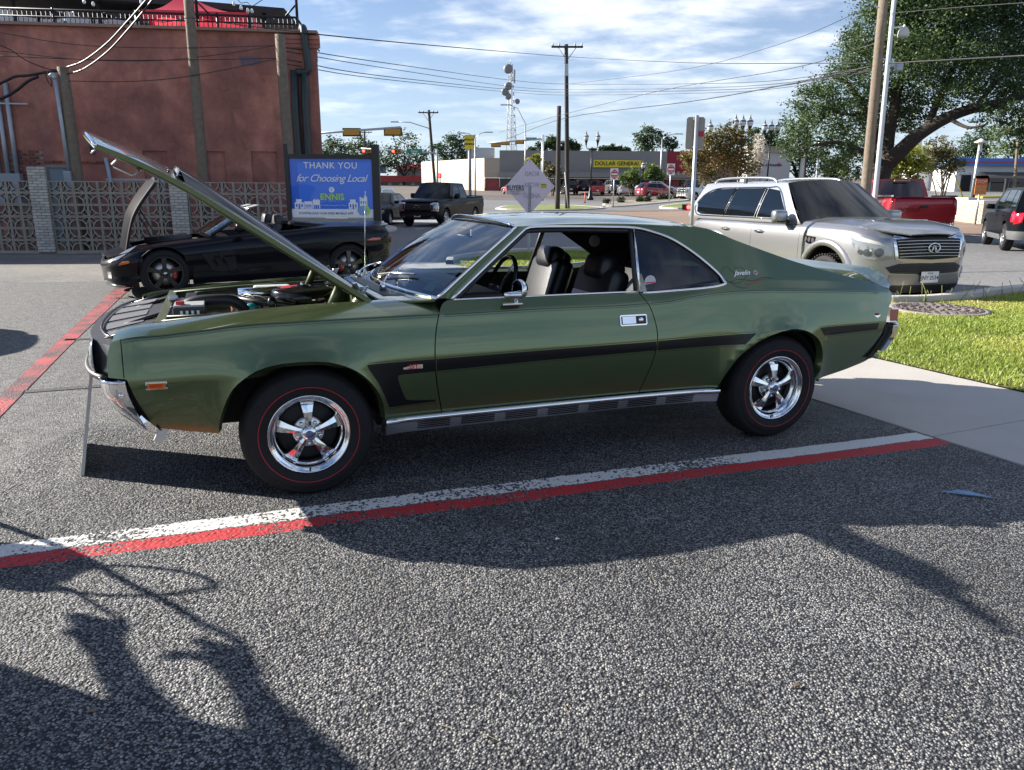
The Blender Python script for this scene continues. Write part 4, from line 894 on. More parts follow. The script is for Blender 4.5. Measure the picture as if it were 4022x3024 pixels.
    patch('roof', [(1.162, -1), (1.162, 1), (2.30, 1), (2.30, -1)], roof, GREEN, car, .05, .1, thick=.02, out=(0, 0, 1))
    patch('rear_deck', [(2.302, -1), (2.302, 1), (3.69, 1), (3.755, .96), (3.755, -.96), (3.69, -1)], roof, GREEN, car, .05, .08, thick=.012, out=(0, 0, 1))
    patch('rear_window', [(2.37, -.66), (2.37, .66), (2.86, .72), (2.86, -.72)], roof, DKGLASS, car, .05, .1, off=.002, out=(0, 0, 1))
    patch('headliner', [(1.18, -.97), (1.18, .97), (2.35, .97), (2.35, -.97)], lambda X, q: tuple(Vector(roof(X, q))-Vector((0, 0, .03))), HEADL, car, .1, out=(0, 0, -1))
    tube('windscreen_header_trim', [tuple(Vector(roof(1.155, q))+Vector((0, 0, .003))) for q in np.linspace(-1, 1, 24)], .008, CHROME, car, 8)
    tube('drip_rail', [(x, S(x, 1.29)-.002, ze(x)-.006) for x in np.linspace(1.22, 2.2, 20)], .004, GREEN, car, 6)
    for s in (1, -1):   # dark inner sail panels
        mesh('sail_lining', [(1.88, YC-s*(YC-.26), 1.25), (2.36, YC-s*(YC-.12), .97), (2.5, YC-s*(YC-.24), .9), (2.5, YC-s*(YC-.3), 1.2), (2.1, YC-s*(YC-.28), 1.29), (2.0, YC-s*(YC-.10), .9)], [(0, 1, 3, 4), (1, 2, 3)], HEADL, car) if s < 0 else None
    lathe('dome_speaker', [(.0, -.012), (.034, -.012), (.042, -.008), (.043, .0)], M('cream_plastic', (.5, .48, .43), .5), car, 24, 'Y', (2.22, YC+.56, 1.13))
    # ---- windscreen, cowl
    def ws(q, v):
        xb = .665-.15*(1-q*q); xt = 1.158-.07*(1-q*q); zb = .945+.012*(1-q*q); zt = 1.283+.03*(1-q*q)
        yh = .795+(.622-.795)*v; bul = .035*math.sin(math.pi*min(1, max(0, v)))
        return (xb+(xt-xb)*v-bul*.6, YC+q*yh, zb+(zt-zb)*v+bul*.7)
    patch('windscreen', [(-1, 0), (1, 0), (1, 1), (-1, 1)], ws, WGLASS, car, .1, .12, out=(-1, 0, .6))
    tube('windscreen_base_trim', [ws(q, 0.) for q in np.linspace(-1, 1, 30)], .010, CHROME, car, 8)
    patch('inspection_sticker', [(-.90, .06), (-.79, .06), (-.79, .19), (-.90, .19)], ws, M('sticker_green', (.28, .42, .36), .5, var=.3, vs=90), car, .1, off=-.004, out=(-1, 0, .6))
    def cowl(q, v):
        x0, z0 = .42-.06*(1-q*q), .922+.035*(1-q*q); a = ws(q, -.02); 
        return (x0+(a[0]-x0)*v, YC+q*.655+(a[1]-YC-q*.655)*v, z0+(a[2]-z0)*v)
    patch('cowl', [(-1, 0), (1, 0), (1, 1), (-1, 1)], cowl, GREEN, car, .1, .25, thick=.01, out=(0, 0, 1))
    patch('cowl_vent', [(-.78, .25), (.78, .25), (.78, .8), (-.78, .8)], cowl, M('vent_mesh', (.03, .035, .035), .5, var=.5, vs=300), car, .1, .25, off=.003, out=(0, 0, 1))
    # cowl side: fills between fender top and door
    for s in (1, -1):
        fy = (lambda y: y) if s > 0 else (lambda y: 2*YC-y)
        V = [(.42, fy(.205), .922), (.667, fy(.205), .936), (.675, fy(.07), .944), (.667, fy(S(.66, .877)), .9), (.72, fy(.06), .94)]
        mesh('cowl_corner', V, [(0, 1, 2) if s < 0 else (2, 1, 0)], GREEN, car)
    # wipers, washer nozzle, antenna
    for q0, q1, nm in ((-.55, -.02, 'wiper'), (.35, .86, 'wiper')):
        a = Vector(cowl(q0, .55)); b = Vector(ws(q0+.30, .10))+Vector((-.012, 0, .02)); c = Vector(ws(q1, .05))+Vector((-.014, 0, .016)); d_ = Vector(ws(q0-.05, .16))+Vector((-.014, 0, .016))
        w = lathe(nm, [(.0, .045), (.012, .043), (.018, .03), (.02, 0)], CHROME, car, 14, 'Z', a)
        tube('wiper_arm', [a+Vector((0, 0, .035)), (a+b)/2+Vector((0, 0, .03)), b], .006, CHROME, w, 6); tube('wiper_blade', [c, b, d_], .007, ALU, w, 6)
    an = tube('antenna', [(.555, 1.46, .925), (.562, 1.46, 1.2), (.575, 1.46, 1.47)], [.005, .003, .0022], CHROME, car, 8); lathe('antenna_base', [(.016, 0), (.014, .02), (.007, .06), (.005, .07)], CHROME, an, 14, 'Z', (.553, 1.46, .92))
    # ---- raised hood
    hc, hs = math.cos(R(34.4)), math.sin(R(34.4)); eu = Vector((-hc, 0, hs)); en = Vector((hs, 0, hc))
    def hood(u, v, d=0.):
        uu = u*(1+.10*(1-v*v)*(u/1.41)**2)
        h = .024*(1-v*v)-.008*v**4; 
        if u > .95: h -= .075*((u-.95)/.46)**2*(1-.25*v*v)
        w = .655+.055*min(1, u/1.3)
        p = Vector((.405-.05*(1-v*v)*(1-u/1.41), YC+v*w, .912))+eu*uu+en*(h+d); return p
    ho = [(0, -1), (0, 1), (1.41, 1), (1.41, -1)]
    HD = patch('hood', ho, hood, GREEN, car, .06, .1, thick=.022, out=en)
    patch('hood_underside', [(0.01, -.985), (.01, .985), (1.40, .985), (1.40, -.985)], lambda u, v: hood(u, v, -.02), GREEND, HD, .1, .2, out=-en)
    for v0 in (-.93, .93): tubes('hood_edge_beam', [([hood(u, v0, -.022) for u in np.linspace(.03, 1.30, 14)], .014)], GREEND, HD, 8)
    for v0, v1 in ((-.9, .0), (.9, .0)): tube('hood_brace', [hood(.15, v0, -.028), hood(1.2, v1, -.028)], .014, GREEND, HD, 8)
    for u0 in (.05, 1.22): tube('hood_cross_beam', [hood(u0, v, -.028) for v in np.linspace(-.95, .95, 9)], .014, GREEND, HD, 8)
    hl = [hood(1.13, .02, -.03), hood(1.19, .02, -.15), hood(1.15, .02, -.17), hood(1.10, .02, -.17), hood(1.05, .02, -.15), hood(1.03, .02, -.03)]
    tube('hood_latch_loop', [hood(1.275, -.72, -.03), hood(1.285, -.72, -.085), hood(1.275, -.72, -.093), hood(1.205, -.72, -.093), hood(1.195, -.72, -.085), hood(1.185, -.72, -.03)], .0048, ALU, HD, 8)
    lathe('hood_bumper', [(.009, 0), (.016, 0), (.016, .012), (.009, .012)], ALU, HD, 14, 'Y', tuple(hood(1.12, -.72, -.06)))
    # lip along the front edge
    tube('hood_lip', [hood(1.405, v, -.006) for v in np.linspace(-1, 1, 24)], .010, CHROME, HD, 8)
    tube('hood_corner_peg', [hood(1.395, -.985, -.02), hood(1.40, -.985, -.05)], .004, ALU, HD, 8)
    for vc in (-.585, .585):     # scoops
        def scoop(u, w, vc=vc):
            t = min(1., max(0., (u-.04)/.9)); h = .006+.026*t; a = abs(w); k = 1. if a < .62 else max(0., 1-((a-.62)/.38)**1.3)
            return hood(u, vc+w*.29, h*k)
        sc = patch('hood_scoop', [(.04, -1), (.04, 1), (1.03, 1), (1.07, .6), (1.07, -.6), (1.03, -1)], scoop, GLOSSB, HD, .08, .12, out=en)
        patch('scoop_crown', [(.06, -.55), (.06, .55), (1.068, .55), (1.068, -.55)], scoop, GLOSSB, sc, .08, .2, off=.002, out=en)
        patch('scoop_mouth', [(-.6, 0), (.6, 0), (.6, 1), (-.6, 1)], lambda w, k, vc=vc: hood(1.066, vc+w*.29, .032*k), BLACKM, sc, .3, out=eu)
        rim_ = [scoop(1.07, w) for w in np.linspace(-.95, .95, 15)]; tube('scoop_rim', rim_, .0035, CHROME, sc, 6)
        tube('scoop_lip', [hood(1.10, vc+w*.29, .004) for w in (-.8, -.3, .3, .8)], .003, GLOSSB, sc, 6)
    # ---- nose
    def nose(q, z):            # plan-curved front face
        k = abs(q); x = -.845-.115*(1-k**2.4)+.10*max(0., (z-.74))-.02; y0 = S(-.84, .72)
        return (x+.05*(k**8), YC+q*(YC-y0-.012), z)
    NS = patch('grille_surround', [(-1, .655), (1, .655), (1, .795), (-1, .795)], nose, M('satin_silver', (.33, .34, .36), .3, .9, var=.1), car, .1, .05, thick=.05, out=(-1, 0, 0), holes=[[(-.42, .68), (.42, .68), (.42, .772), (-.42, .772)]])
    patch('grille', [(-.46, .665), (.46, .665), (.46, .785), (-.46, .785)], nose, BLACKM, NS, .1, .05, off=-.05, out=(-1, 0, 0))
    for z in np.linspace(.685, .765, 6): tube('grille_bar', [tuple(Vector(nose(q, z))+Vector((.03, 0, 0))) for q in np.linspace(-.42, .42, 14)], .004, BLACKP, NS, 6)
    for s in (-1, 1): hl_ = lathe('headlight', [(.0, -.03), (.05, -.022), (.07, -.01), (.076, -.012), (.082, 0)], LAMPGL, NS, 28, 'X', tuple(Vector(nose(.8*s, .725))+Vector((-.005, 0, 0))))
    patch('nose_top_panel', [(-1, 0), (1, 0), (1, 1), (-1, 1)], lambda q, v: tuple(Vector(nose(q, .795)).lerp(Vector((-.66, YC+q*.64, .842)), v)), BLACKP, car, .1, .3, thick=.01, out=(0, 0, 1))
    for q0 in (-.78, -.42, -.06, .3, .66): patch('nose_panel_insert', [(q0-.13, .22), (q0+.13, .22), (q0+.13, .8), (q0-.13, .8)], lambda q, v: tuple(Vector(nose(q, .795)).lerp(Vector((-.66, YC+q*.64, .842)), v)), M('insert_grey', (.16, .16, .165), .5, .4), car, .1, .3, off=.004, out=(0, 0, 1))
    # lower bezel under the grille
    tube('lower_grille_bar', [tuple(Vector(nose(q, .655))+Vector((-.022, 0, -.01))) for q in np.linspace(-.97, .97, 30)], .015, M('dark_grey_trim', (.025, .025, .028), .5, var=.1, spec=.3), car, 8)
    # bumper: profile receding below, wrapping the corners
    def bump_(u, z, out_=0.):
        pts = BP; k = min(len(pts)-1.001, max(0., u)); i = int(k); f = k-i; p = pts[i]*(1-f)+pts[i+1]*f
        e_ = min(1., min(u, nb-u)/9.); rec = (.070+.065*e_)*max(0., (.625-z)/.21)**(1.5+.6*e_)
        ii = min(len(pts)-2, i); t = pts[ii+1]-pts[ii]; t = t/np.hypot(*t); nrm = np.array([-abs(t[1]), 0.]) 
        c = np.array([-.6, YC]); d = c-p; d = np.array([d[0]*.9, d[1]*.10 if abs(d[1]) > .55 else 0.]); d = d/(np.hypot(*d)+1e-9)
        dirn = np.array([1., 0.])
        p = p+dirn*rec
        return (p[0], p[1], z)
    half = [(-.772, -.004), (-.815, .004), (-.850, .03), (-.880, .09), (-.905, .22), (-.935, .45), (-.955, .86)]; nb = 48
    BP = [np.array(p) for p in catmull(half+[(x, 2*YC-y) for x, y in half[-2::-1]], 4)]; nb = len(BP)-1
    BM_ = patch('front_bumper', [(0, .415), (nb, .415), (nb, .642), (0, .642)], bump_, CHROME, car, 1.0, .03, thick=.02, out=(-1, 0, .1))
    tube('bumper_top_roll', [bump_(u, .641) for u in np.linspace(0, nb, 60)], .008, CHROME, BM_, 8)
    patch('front_valance', [(0, .40), (nb, .40), (nb, .66), (0, .66)], lambda u, z: (bump_(u, z)[0]+.045, bump_(u, z)[1]+(.03 if u < nb/2 else -.03), z), BLACKM, car, 2.0, .06, out=(-1, 0, 0))
    lathe('bumper_bolt', [(.0, -.006), (.008, -.005), (.011, 0)], CHROME, BM_, 14, 'Y', tuple(Vector(bump_(2.5, .585))+Vector((0, -.004, 0))))
    boxo('bumper_bracket', (-.655, .06, .375), (.04, .05, .075), M('off_white_paint', (.5, .49, .45), .6), car, ry=.5)
    # ---- tail
    zt_ = [3.76]
    def tail(q, z):
        k = abs(q); x = 3.70+.055*(1-k**3)+.03*(z-.7)-.35*max(0., .60-z)**1.1-.40*max(0., z-.80)**1.5; return (x, YC+q*(YC-.105), z)
    patch('tail_panel', [(-1, .44), (1, .44), (1, .86), (.97, .885), (-.97, .885), (-1, .86)], tail, GREEN, car, .1, .04, out=(1, 0, 0))
    patch('spoiler_face', [(-.96, 0), (.96, 0), (.96, 1), (-.96, 1)], lambda q, v: tuple(Vector(roof(3.755, q)).lerp(Vector(tail(q, .86)), v)), GREEN, car, .1, .5, out=(1, 0, 0))
    for s in (-1, 1):
        L_ = patch('tail_light', [(s*.80, .660), (s*1.03, .660), (s*1.03, .757), (s*.80, .757)], tail, CHROME, car, .1, .05, off=.012, thick=.03, out=(1, 0, 0))
        patch('tail_lens', [(s*.82, .677), (s*1.0, .677), (s*1.0, .744), (s*.82, .744)], tail, REDLENS, L_, .1, .05, off=.018, thick=.01, out=(1, 0, 0))
        if s < 0:
            yy = YC-(YC-.105)*1.02
            lb = boxo('tail_light_side', (3.722, yy-.004, .709), (.070, .012, .094), CHROME, car, rz=-.35, bev=.004); boxo('side_lens', (3.725, yy-.012, .709), (.054, .012, .076), REDLENS, lb, rz=-.35, bev=.003)
    hb = [(3.662, .012), (3.712, .024), (3.757, .055), (3.787, .12), (3.80, .25), (3.812, .5), (3.815, .86)]
    RB = [np.array(p) for p in catmull(hb+[(x, 2*YC-y) for x, y in hb[-2::-1]], 4)]; nr = len(RB)-1
    def rbump(u, z):
        k = min(nr-1e-6, max(0., u)); i = int(k); f = k-i; p = RB[i]*(1-f)+RB[i+1]*f; return (p[0]-.09*max(0., (.60-z)/.12)**1.2, p[1], z)
    RBM = patch('rear_bumper', [(0, .492), (nr, .492), (nr, .650), (0, .650)], rbump, CHROME, car, 1., .03, thick=.03, out=(1, 0, 0))
    tube('rear_bumper_roll', [rbump(u, .65) for u in np.linspace(0, nr, 40)], .006, CHROME, RBM, 8)
    patch('rear_filler', [(0, .44), (nr, .44), (nr, .66), (0, .66)], lambda u, z: (rbump(u, z)[0]-.05, rbump(u, z)[1]+(.02 if u < nr/2 else -.02), z), BLACKM, car, 2., .1, out=(1, 0, 0))
    boxo('rear_valance_tip', (3.585, .12, .462), (.09, .12, .035), GREEN, car, ry=.5, bev=.008)
    patch('engine_badge', [(3.497, .724), (3.568, .724), (3.536, .708)], SN, CHROME, car, .05, off=.003, thick=.003, out=ON)
    text('engine_badge_number', '390', .019, M('badge_red', (.5, .02, .03), .3), car, face_m((3.531, S(3.531, .73)-.003, .7305), (1, .1, 0), (0, 0, 1)), .002, bold=.0004)
    # scripts on the sail panel
    def gm(X, z, d=.003):
        p = Vector((X, S(X, z), z)); tx = Vector((X+.01, S(X+.01, z), z))-p; ty = Vector((X, S(X, z+.01), z+.01))-p; nrm = tx.cross(ty).normalized()
        return face_m(p+nrm*d, tx, ty)
    text('name_script', 'Javelin', .042, CHROME, car, gm(2.492, 1.018), .002, .45, bold=.0004)
    for r_, c_, d_ in ((.0155, (.6, .6, .62), .001), (.0115, (.5, .02, .03), .002), (.0075, (.6, .6, .62), .003), (.0045, (.03, .06, .35), .004)):
        o = lathe('roundel', [(.0, d_), (r_, d_), (r_, 0)], M('roundel_%d' % int(r_*1e4), c_, .35), car, 20, 'Z'); o.matrix_local = gm(2.590, 1.018, .0005)
    sw = catmull([(2.44, 1.02), (2.40, 1.055), (2.36, 1.03), (2.375, .985), (2.44, .965), (2.50, .985), (2.53, 1.02), (2.50, 1.05), (2.46, 1.045), (2.46, 1.06)], 6); ribbon('pinstripe_scroll', sw, .0022, SN, PIN, car, .001, .02, ON)
    ribbon('pinstripe_scroll', catmull([(2.38, .985), (2.42, .955), (2.46, .940), (2.50, .938)], 6), .0022, SN, PIN, car, .001, .02, ON)
    ribbon('pinstripe_scroll', catmull([(2.40, .975), (2.47, .985), (2.56, .975), (2.63, .990), (2.70, .985)], 6), .0022, SN, PIN, car, .001, .02, ON)
    patch('pinstripe_flame', sm([(2.495, .960), (2.54, .962), (2.60, .978), (2.64, .985)])+sm([(2.62, .978), (2.56, .962), (2.51, .955)]), SN, M('pinstripe_red', (.35, .02, .03), .35), car, .05, off=.001, out=ON)
    # ---- rocker moulding with slots
    RK = lambda X, z: (X, S(X, .36)-.012+ (0.020*max(0., (.335-z)/.06)), z)
    patch('rocker_moulding', [(.372, .272), (2.338, .277), (2.338, .360), (.372, .356)], RK, ALU, car, .15, .02, thick=.04, out=ON)
    tube('rocker_bright_edge', [(x, S(x, .36)-.012, .345) for x in np.linspace(.372, 2.338, 20)], .016, CHROME, car, 10)
    for k in range(7):
        x0 = .53+k*.2465
        for j in range(4): ribbon('rocker_slot', [(x0, .321-j*.011), (x0+.185, .3215-j*.011)], .0062, RK, BLACKM, car, .0015, .1, ON)
    # ---- underbody, wheel wells
    UB = M('underbody', (.008, .008, .009), .9, var=.3)
    boxo('floor_pan', (1.45, YC, .33), (2.2, 1.50, .06), UB, car); boxo('engine_tray', (.1, YC, .40), (1.3, .9, .06), UB, car); boxo('trunk_floor', (3.1, YC, .46), (1.0, 1.3, .06), UB, car)
    for xc, a in ((-.022, .395), (2.72, .385)):
        for s in (1, -1):
            V = []; Fc = []; n = 18
            for i in range(n+1):
                t = math.pi*i/n; x = xc-a*math.cos(t); z = .33+.37*math.sin(t)
                for y in (.012, .10, .30): V.append((x, YC-s*(YC-y), z))
            for i in range(n):
                for j in range(2): k = i*3+j; Fc.append((k, k+1, k+4, k+3))
            c = len(V); V += [(xc-a, YC-s*(YC-.30), .33), (xc+a, YC-s*(YC-.30), .33)]
            Fc.append(tuple(i*3+2 for i in range(n+1)))
            mesh('wheel_well', V, Fc, UB, car)
    tube('axle_front', [(0, .2, .32), (0, 1.5, .32)], .04, UB, car); tube('axle_rear', [(2.769, .2, .32), (2.769, 1.5, .32)], .05, UB, car)
    for x in (0, 2.769):
        wheel_cragar(car, (x, 0., .3189), False, 0.); wheel_cragar(car, (x, 2*YC, .3189), True)
    # ---- engine bay
    eb = M('engine_black', (.012, .012, .013), .35, coat=.3, var=.2); ebr = M('engine_satin', (.05, .05, .052), .45, .5)
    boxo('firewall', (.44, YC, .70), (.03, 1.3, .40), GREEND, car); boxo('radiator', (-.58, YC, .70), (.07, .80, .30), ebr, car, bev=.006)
    boxo('radiator_support', (-.625, YC, .855), (.045, 1.32, .025), GREEND, car, bev=.004); boxo('radiator_cap', (-.60, YC+.1, .885), (.05, .05, .03), ALU, car, bev=.01)
    for y in (.25, .55, 1.15, 1.45): tube('grille_brace', [(-.64, y, .86), (-.86, y+.02*(y-YC), .80)], .010, eb, car, 6)
    tube('grille_header', [tuple(Vector(nose(q, .80))+Vector((.05, 0, .015))) for q in np.linspace(-.9, .9, 12)], .006, eb, car, 6)
    bt = boxo('battery', (-.50, .46, .835), (.15, .17, .15), eb, car, bev=.008)
    for k in range(4): boxo('battery_rib', (-.535+.025*k, .368, .845), (.012, .01, .10), WHITE, bt)
    boxo('battery_top', (-.50, .46, .914), (.14, .15, .012), M('battery_grey', (.35, .35, .36), .5), bt, bev=.003); boxo('battery_terminal', (-.54, .42, .927), (.04, .03, .02), M('terminal_red', (.5, .03, .03), .4), bt, bev=.004)
    boxo('coolant_box', (-.40, .36, .84), (.05, .07, .07), M('box_white', (.55, .56, .58), .4), car, bev=.004)
    boxo('engine_block', (-.02, YC, .66), (.62, .50, .24), ebr, car, bev=.02)
    for s in (-1, 1): vc_ = boxo('valve_cover', (-.02, YC+s*.22, .80), (.56, .14, .09), CHROME if s < 0 else eb, car, rx=-s*.5, bev=.025)
    tube('radiator_hose', catmull([(-.56, .62, .86), (-.49, .60, .905), (-.38, .58, .915), (-.29, .58, .905), (-.24, .60, .85), (-.23, .64, .78)], 5), .030, BLACKP, car, 12)
    tube('intake_hose', catmull([(-.30, .78, .90), (-.18, .62, .895), (-.05, .58, .875), (.02, .6, .86)], 5), .018, eb, car, 10)
    tube('chrome_snorkel', [(-.26, .86, .905), (-.05, .86, .910)], .034, CHROME, car, 12)
    ac_ = lathe('air_cleaner', [(.0, .955), (.03, .957), (.034, .948), (.13, .943), (.165, .938), (.176, .928), (.178, .86), (.165, .845), (.15, .78), (.0, .78)], GLOSSB, car, 44, 'Z', (.085, .80, -.003))
    patch('air_cleaner_decal', [(.055, 1.6), (.055, 3.4), (.125, 3.4), (.125, 1.6)], lambda r, a: (.085+r*math.cos(a), .80+r*math.sin(a), .9455-.004*(r/.12)), M('decal_red', (.45, .03, .04), .4), ac_, .05, .2, out=(0, 0, 1)); lathe('wing_nut', [(.0, .975), (.012, .972), (.014, .95)], CHROME, ac_, 10, 'Z', (.085, .80, -.003))
    lathe('washer_bottle', [(.035, .74), (.035, .87), (.02, .885), (.0, .887)], M('teal_bottle', (.02, .22, .2), .25, coat=.5), car, 18, 'Z', (-.20, .62, 0))
    for y, nm in ((.335, 'near'), (1.385, 'far')):
        tube('hood_hinge', [(.16, y, .86), (.235, y, 1.02)], .022, GREEND, car, 6); tube('hood_hinge_link', [(.36, y, .86), (.30, y, 1.0)], .016, GREEND, car, 6)
        co = [(.30+.035*t/14*0+.06*(t/84)-.0+.018*math.cos(t*.9), y+.05+.018*math.sin(t*.9), .87+.11*t/84) for t in range(85)]; tube('hinge_spring', co, .0045, ALU, car, 5)
    boxo('brake_booster', (.36, .52, .84), (.08, .16, .12), M('booster_cream', (.5, .46, .36), .5), car, bev=.03)
    tubes('engine_wiring', [(catmull([(-.5, 1.4, .86), (-.2, 1.42, .87), (.1, 1.40, .89), (.4, 1.3, .88)], 5), .006), (catmull([(-.6, .3, .85), (-.45, .30, .84), (-.2, .30, .86), (.2, .32, .86)], 5), .006), (catmull([(-.25, 1.0, .87), (-.1, 1.05, .89), (.2, 1.1, .88)], 5), .008), (catmull([(-.6, .7, .87), (-.3, .9, .90), (.0, 1.2, .88)], 5), .005)], BLACKP, car, 6)
    al = lathe('alternator', [(0, -.09), (.05, -.085), (.068, -.06), (.07, .04), (.05, .07), (0, .075)], ALU, car, 20, 'X', (-.36, .52, .80)); lathe('alternator_pulley', [(0, -.12), (.03, -.12), (.034, -.1), (.026, -.09)], ebr, al, 16, 'X', (-.36, .52, .80))
    lathe('master_cylinder', [(0, -.12), (.03, -.12), (.03, .06), (.04, .08)], ALU, car, 14, 'X', (.30, .46, .86)); lathe('ignition_coil', [(.025, .80), (.025, .90), (.015, .92), (0, .925)], GLOSSB, car, 14, 'Z', (-.10, .56, 0)); lathe('distributor_cap', [(.045, .80), (.045, .87), (.03, .895), (0, .9)], M('cap_tan', (.30, .12, .05), .5), car, 16, 'Z', (-.26, .80, 0))
    for k in range(5): tube('plug_lead', catmull([(-.26+.01*k, .80, .895), (-.2+.05*k, .70, .92-.01*k), (-.14+.08*k, .60, .85)], 5), .0055, M('lead_black', (.02, .02, .022), .4), car, 5)
    for y in (.27, 1.44): tube('fender_brace', [(-.62, y, .862), (-.2, y, .886), (.3, y, .90)], .009, GREEND, car, 5)
    boxo('washer_reservoir', (-.05, 1.36, .83), (.22, .10, .13), M('reservoir_white', (.5, .52, .5), .5), car, bev=.015); boxo('fan_shroud', (-.51, YC, .74), (.06, .62, .30), eb, car, bev=.01)
    tube('support_rod', [(-.60, .35, .872), (-.25, .30, .878)], .008, ebr, car, 6)
    # ---- cabin
    CB = M('cabin_black', (.01, .01, .011), .6, var=.2)
    boxo('dashboard', (.93, YC, .87), (.28, 1.40, .16), CB, car, bev=.04)
    boxo('cabin_floor', (1.6, YC, .42), (1.6, 1.46, .04), CB, car)
    def seat(yc, nm, tilt=.32):
        s = boxo(nm, (1.50, yc, .60), (.50, .50, .16), VINYL, car, bev=.05, smooth=True)
        def cush(name, c, sz, ry, bev=.045, mat=VINYL):
            bm = bmesh.new(); bmesh.ops.create_cube(bm, size=1., matrix=Matrix.Diagonal((*sz, 1))); bmesh.ops.bevel(bm, geom=bm.edges[:], offset=bev, segments=4, affect='EDGES', profile=.5)
            o = bobj(name, bm, mat, s, True); o.matrix_local = Matrix.Translation(c) @ Matrix.Rotation(ry, 4, 'Y'); return o
        cush('seat_back', (1.745, yc, .785), (.13, .50, .52), tilt, .055); cush('seat_insert', (1.700, yc, .76), (.06, .32, .40), tilt, .025)
        cush('headrest', (1.795, yc, 1.035), (.13, .27, .16), tilt-.05, .055); cush('headrest_wing', (1.855, yc, 1.015), (.12, .22, .13), tilt+.35, .05)
        for k in range(4): cush('seat_pleat', (1.668+.0*k, yc, .66+.075*k), (.02, .30, .06), tilt, .009).location.x += .024*k
        return s
    ds_ = seat(.48, 'driver_seat'); boxo('seat_silver_slab', (1.665, .46, .82), (.012, .34, .16), M('seat_silver', (.55, .58, .62), .35, .6, var=.25, vs=40), ds_, ry=.32, bev=.004); seat(1.24, 'passenger_seat')  # silver metallic slab set against the driver's seat back
    rs = boxo('rear_seat', (2.30, YC, .62), (.45, 1.2, .2), VINYL, car, bev=.06, smooth=True)
    boxo('rear_seat_back', (2.42, YC, .82), (.12, 1.24, .34), VINYL, rs, ry=.4, bev=.05, smooth=True)
    for k in range(4): tube('rear_seat_seam', [(2.325+.024*k, .3, .72+.056*k), (2.325+.024*k, 1.4, .72+.056*k)], .006, CB, rs, 6)
    st = Vector((1.16, .50, .93)); rim = []
    for k in range(40):
        a = 2*math.pi*k/40; rim.append(st+Vector((.34*.19*math.sin(a)*1.0, .19*math.cos(a), .94*.19*math.sin(a))))
    sw_ = tube('steering_wheel', rim, .013, GLOSSB, car, 8, True); tube('steering_column', [st+Vector((-.02, 0, 0)), st+Vector((-.3, 0, -.12))], .03, CB, sw_, 8)
    for a in (0., 2.1, 4.2): tube('steering_spoke', [st, st+Vector((.34*.19*math.sin(a), .19*math.cos(a), .94*.19*math.sin(a)))], .009, ALU, sw_, 6)
    im = boxo('interior_mirror', (1.06, YC, 1.235), (.025, .24, .06), CHROME, car, bev=.01); tube('interior_mirror_stem', [(1.06, YC, 1.25), (1.09, YC, 1.30)], .008, CHROME, im, 6)
    boxo('sun_visor', (1.19, 1.16, 1.275), (.12, .4, .015), CB, car, ry=.15)
    return car, S
CAR, CAR_S = main_car()
# ================================================================ vehicles
def car_wheel(parent, loc, Rt, Rr, wid, side, rimmat, n=5, style='spoke', tread=False, name='wheel'):
    """wheel with its outer face towards side*y; the rim is the part, tyre and spokes its sub-parts"""
    o = lathe(name, [(Rr, .0), (Rr*.97, -.006), (Rr*.93, .004), (Rr*.90, .03), (Rr*.86, .09), (Rr*.85, wid*.8)], rimmat, parent, 36, 'Y')
    o.location = loc; o.rotation_euler = (0, 0, 0 if side < 0 else math.pi)
    lathe('tyre', [(Rr*.985, .004), (Rr+.01, -.008), (Rr+(Rt-Rr)*.45, -.018), (Rt-.035, -.008), (Rt-.012, .012), (Rt-.002, .035), (Rt, .07), (Rt, wid-.07), (Rt-.012, wid-.012), (Rt-.05, wid+.01), (Rr, wid)], RUBBER, o, 44, 'Y')
    lathe('brake_disc', [(0, .07), (Rr*.35, .068), (Rr*.36, .075), (Rr*.72, .075), (Rr*.72, .09), (Rr*.84, .11), (Rr*.84, wid*.7)], M('brake_steel', (.10, .10, .10), .45, .6), o, 28, 'Y')
    V = []; Fc = []
    for k in range(n):
        a = R(90)+2*math.pi*k/n; c, s = math.cos(a), math.sin(a); b0 = len(V); w0, w1 = (.11*Rr, .16*Rr) if n > 5 else (.14*Rr, .20*Rr)
        for r, hw, yy in ((.08*Rr, w0, .012), (.5*Rr, w0*.9, .016), (.93*Rr, w1, .022)):
            for u, dy in ((-1, .03), (-.8, 0), (.8, 0), (1, .03)): V.append((r*c-u*hw*s, yy+dy, r*s+u*hw*c))
        for i in range(2):
            for j in range(3): q = b0+i*4+j; Fc.append((q, q+1, q+5, q+4))
    mesh('spokes', V, Fc, rimmat, o); lathe('hub_cap', [(0, .004), (.1*Rr, .005), (.16*Rr, .012), (.17*Rr, .05)], rimmat, o, 14, 'Y')
    if tread:
        V = []; Fc = []
        for k in range(44):
            a = 2*math.pi*k/44; c, s = math.cos(a), math.sin(a)
            for y0, y1, sk in ((-.012, .055, .0), (.075, .13, .5), (.15, .22, .0)):
                b0 = len(V); a2 = a+sk*math.pi/44
                for r in (Rt-.01, Rt+.012):
                    for yy, da in ((y0, -.045), (y0, .03), (y1, .045), (y1, -.03)): V.append(((r)*math.cos(a2+da), yy, r*math.sin(a2+da)))
                Fc += [(b0+4, b0+5, b0+6, b0+7), (b0, b0+1, b0+5, b0+4), (b0+1, b0+2, b0+6, b0+5), (b0+2, b0+3, b0+7, b0+6), (b0+3, b0, b0+4, b0+7)]
        mesh('tread_blocks', V, Fc, RUBBER, o)
    return o
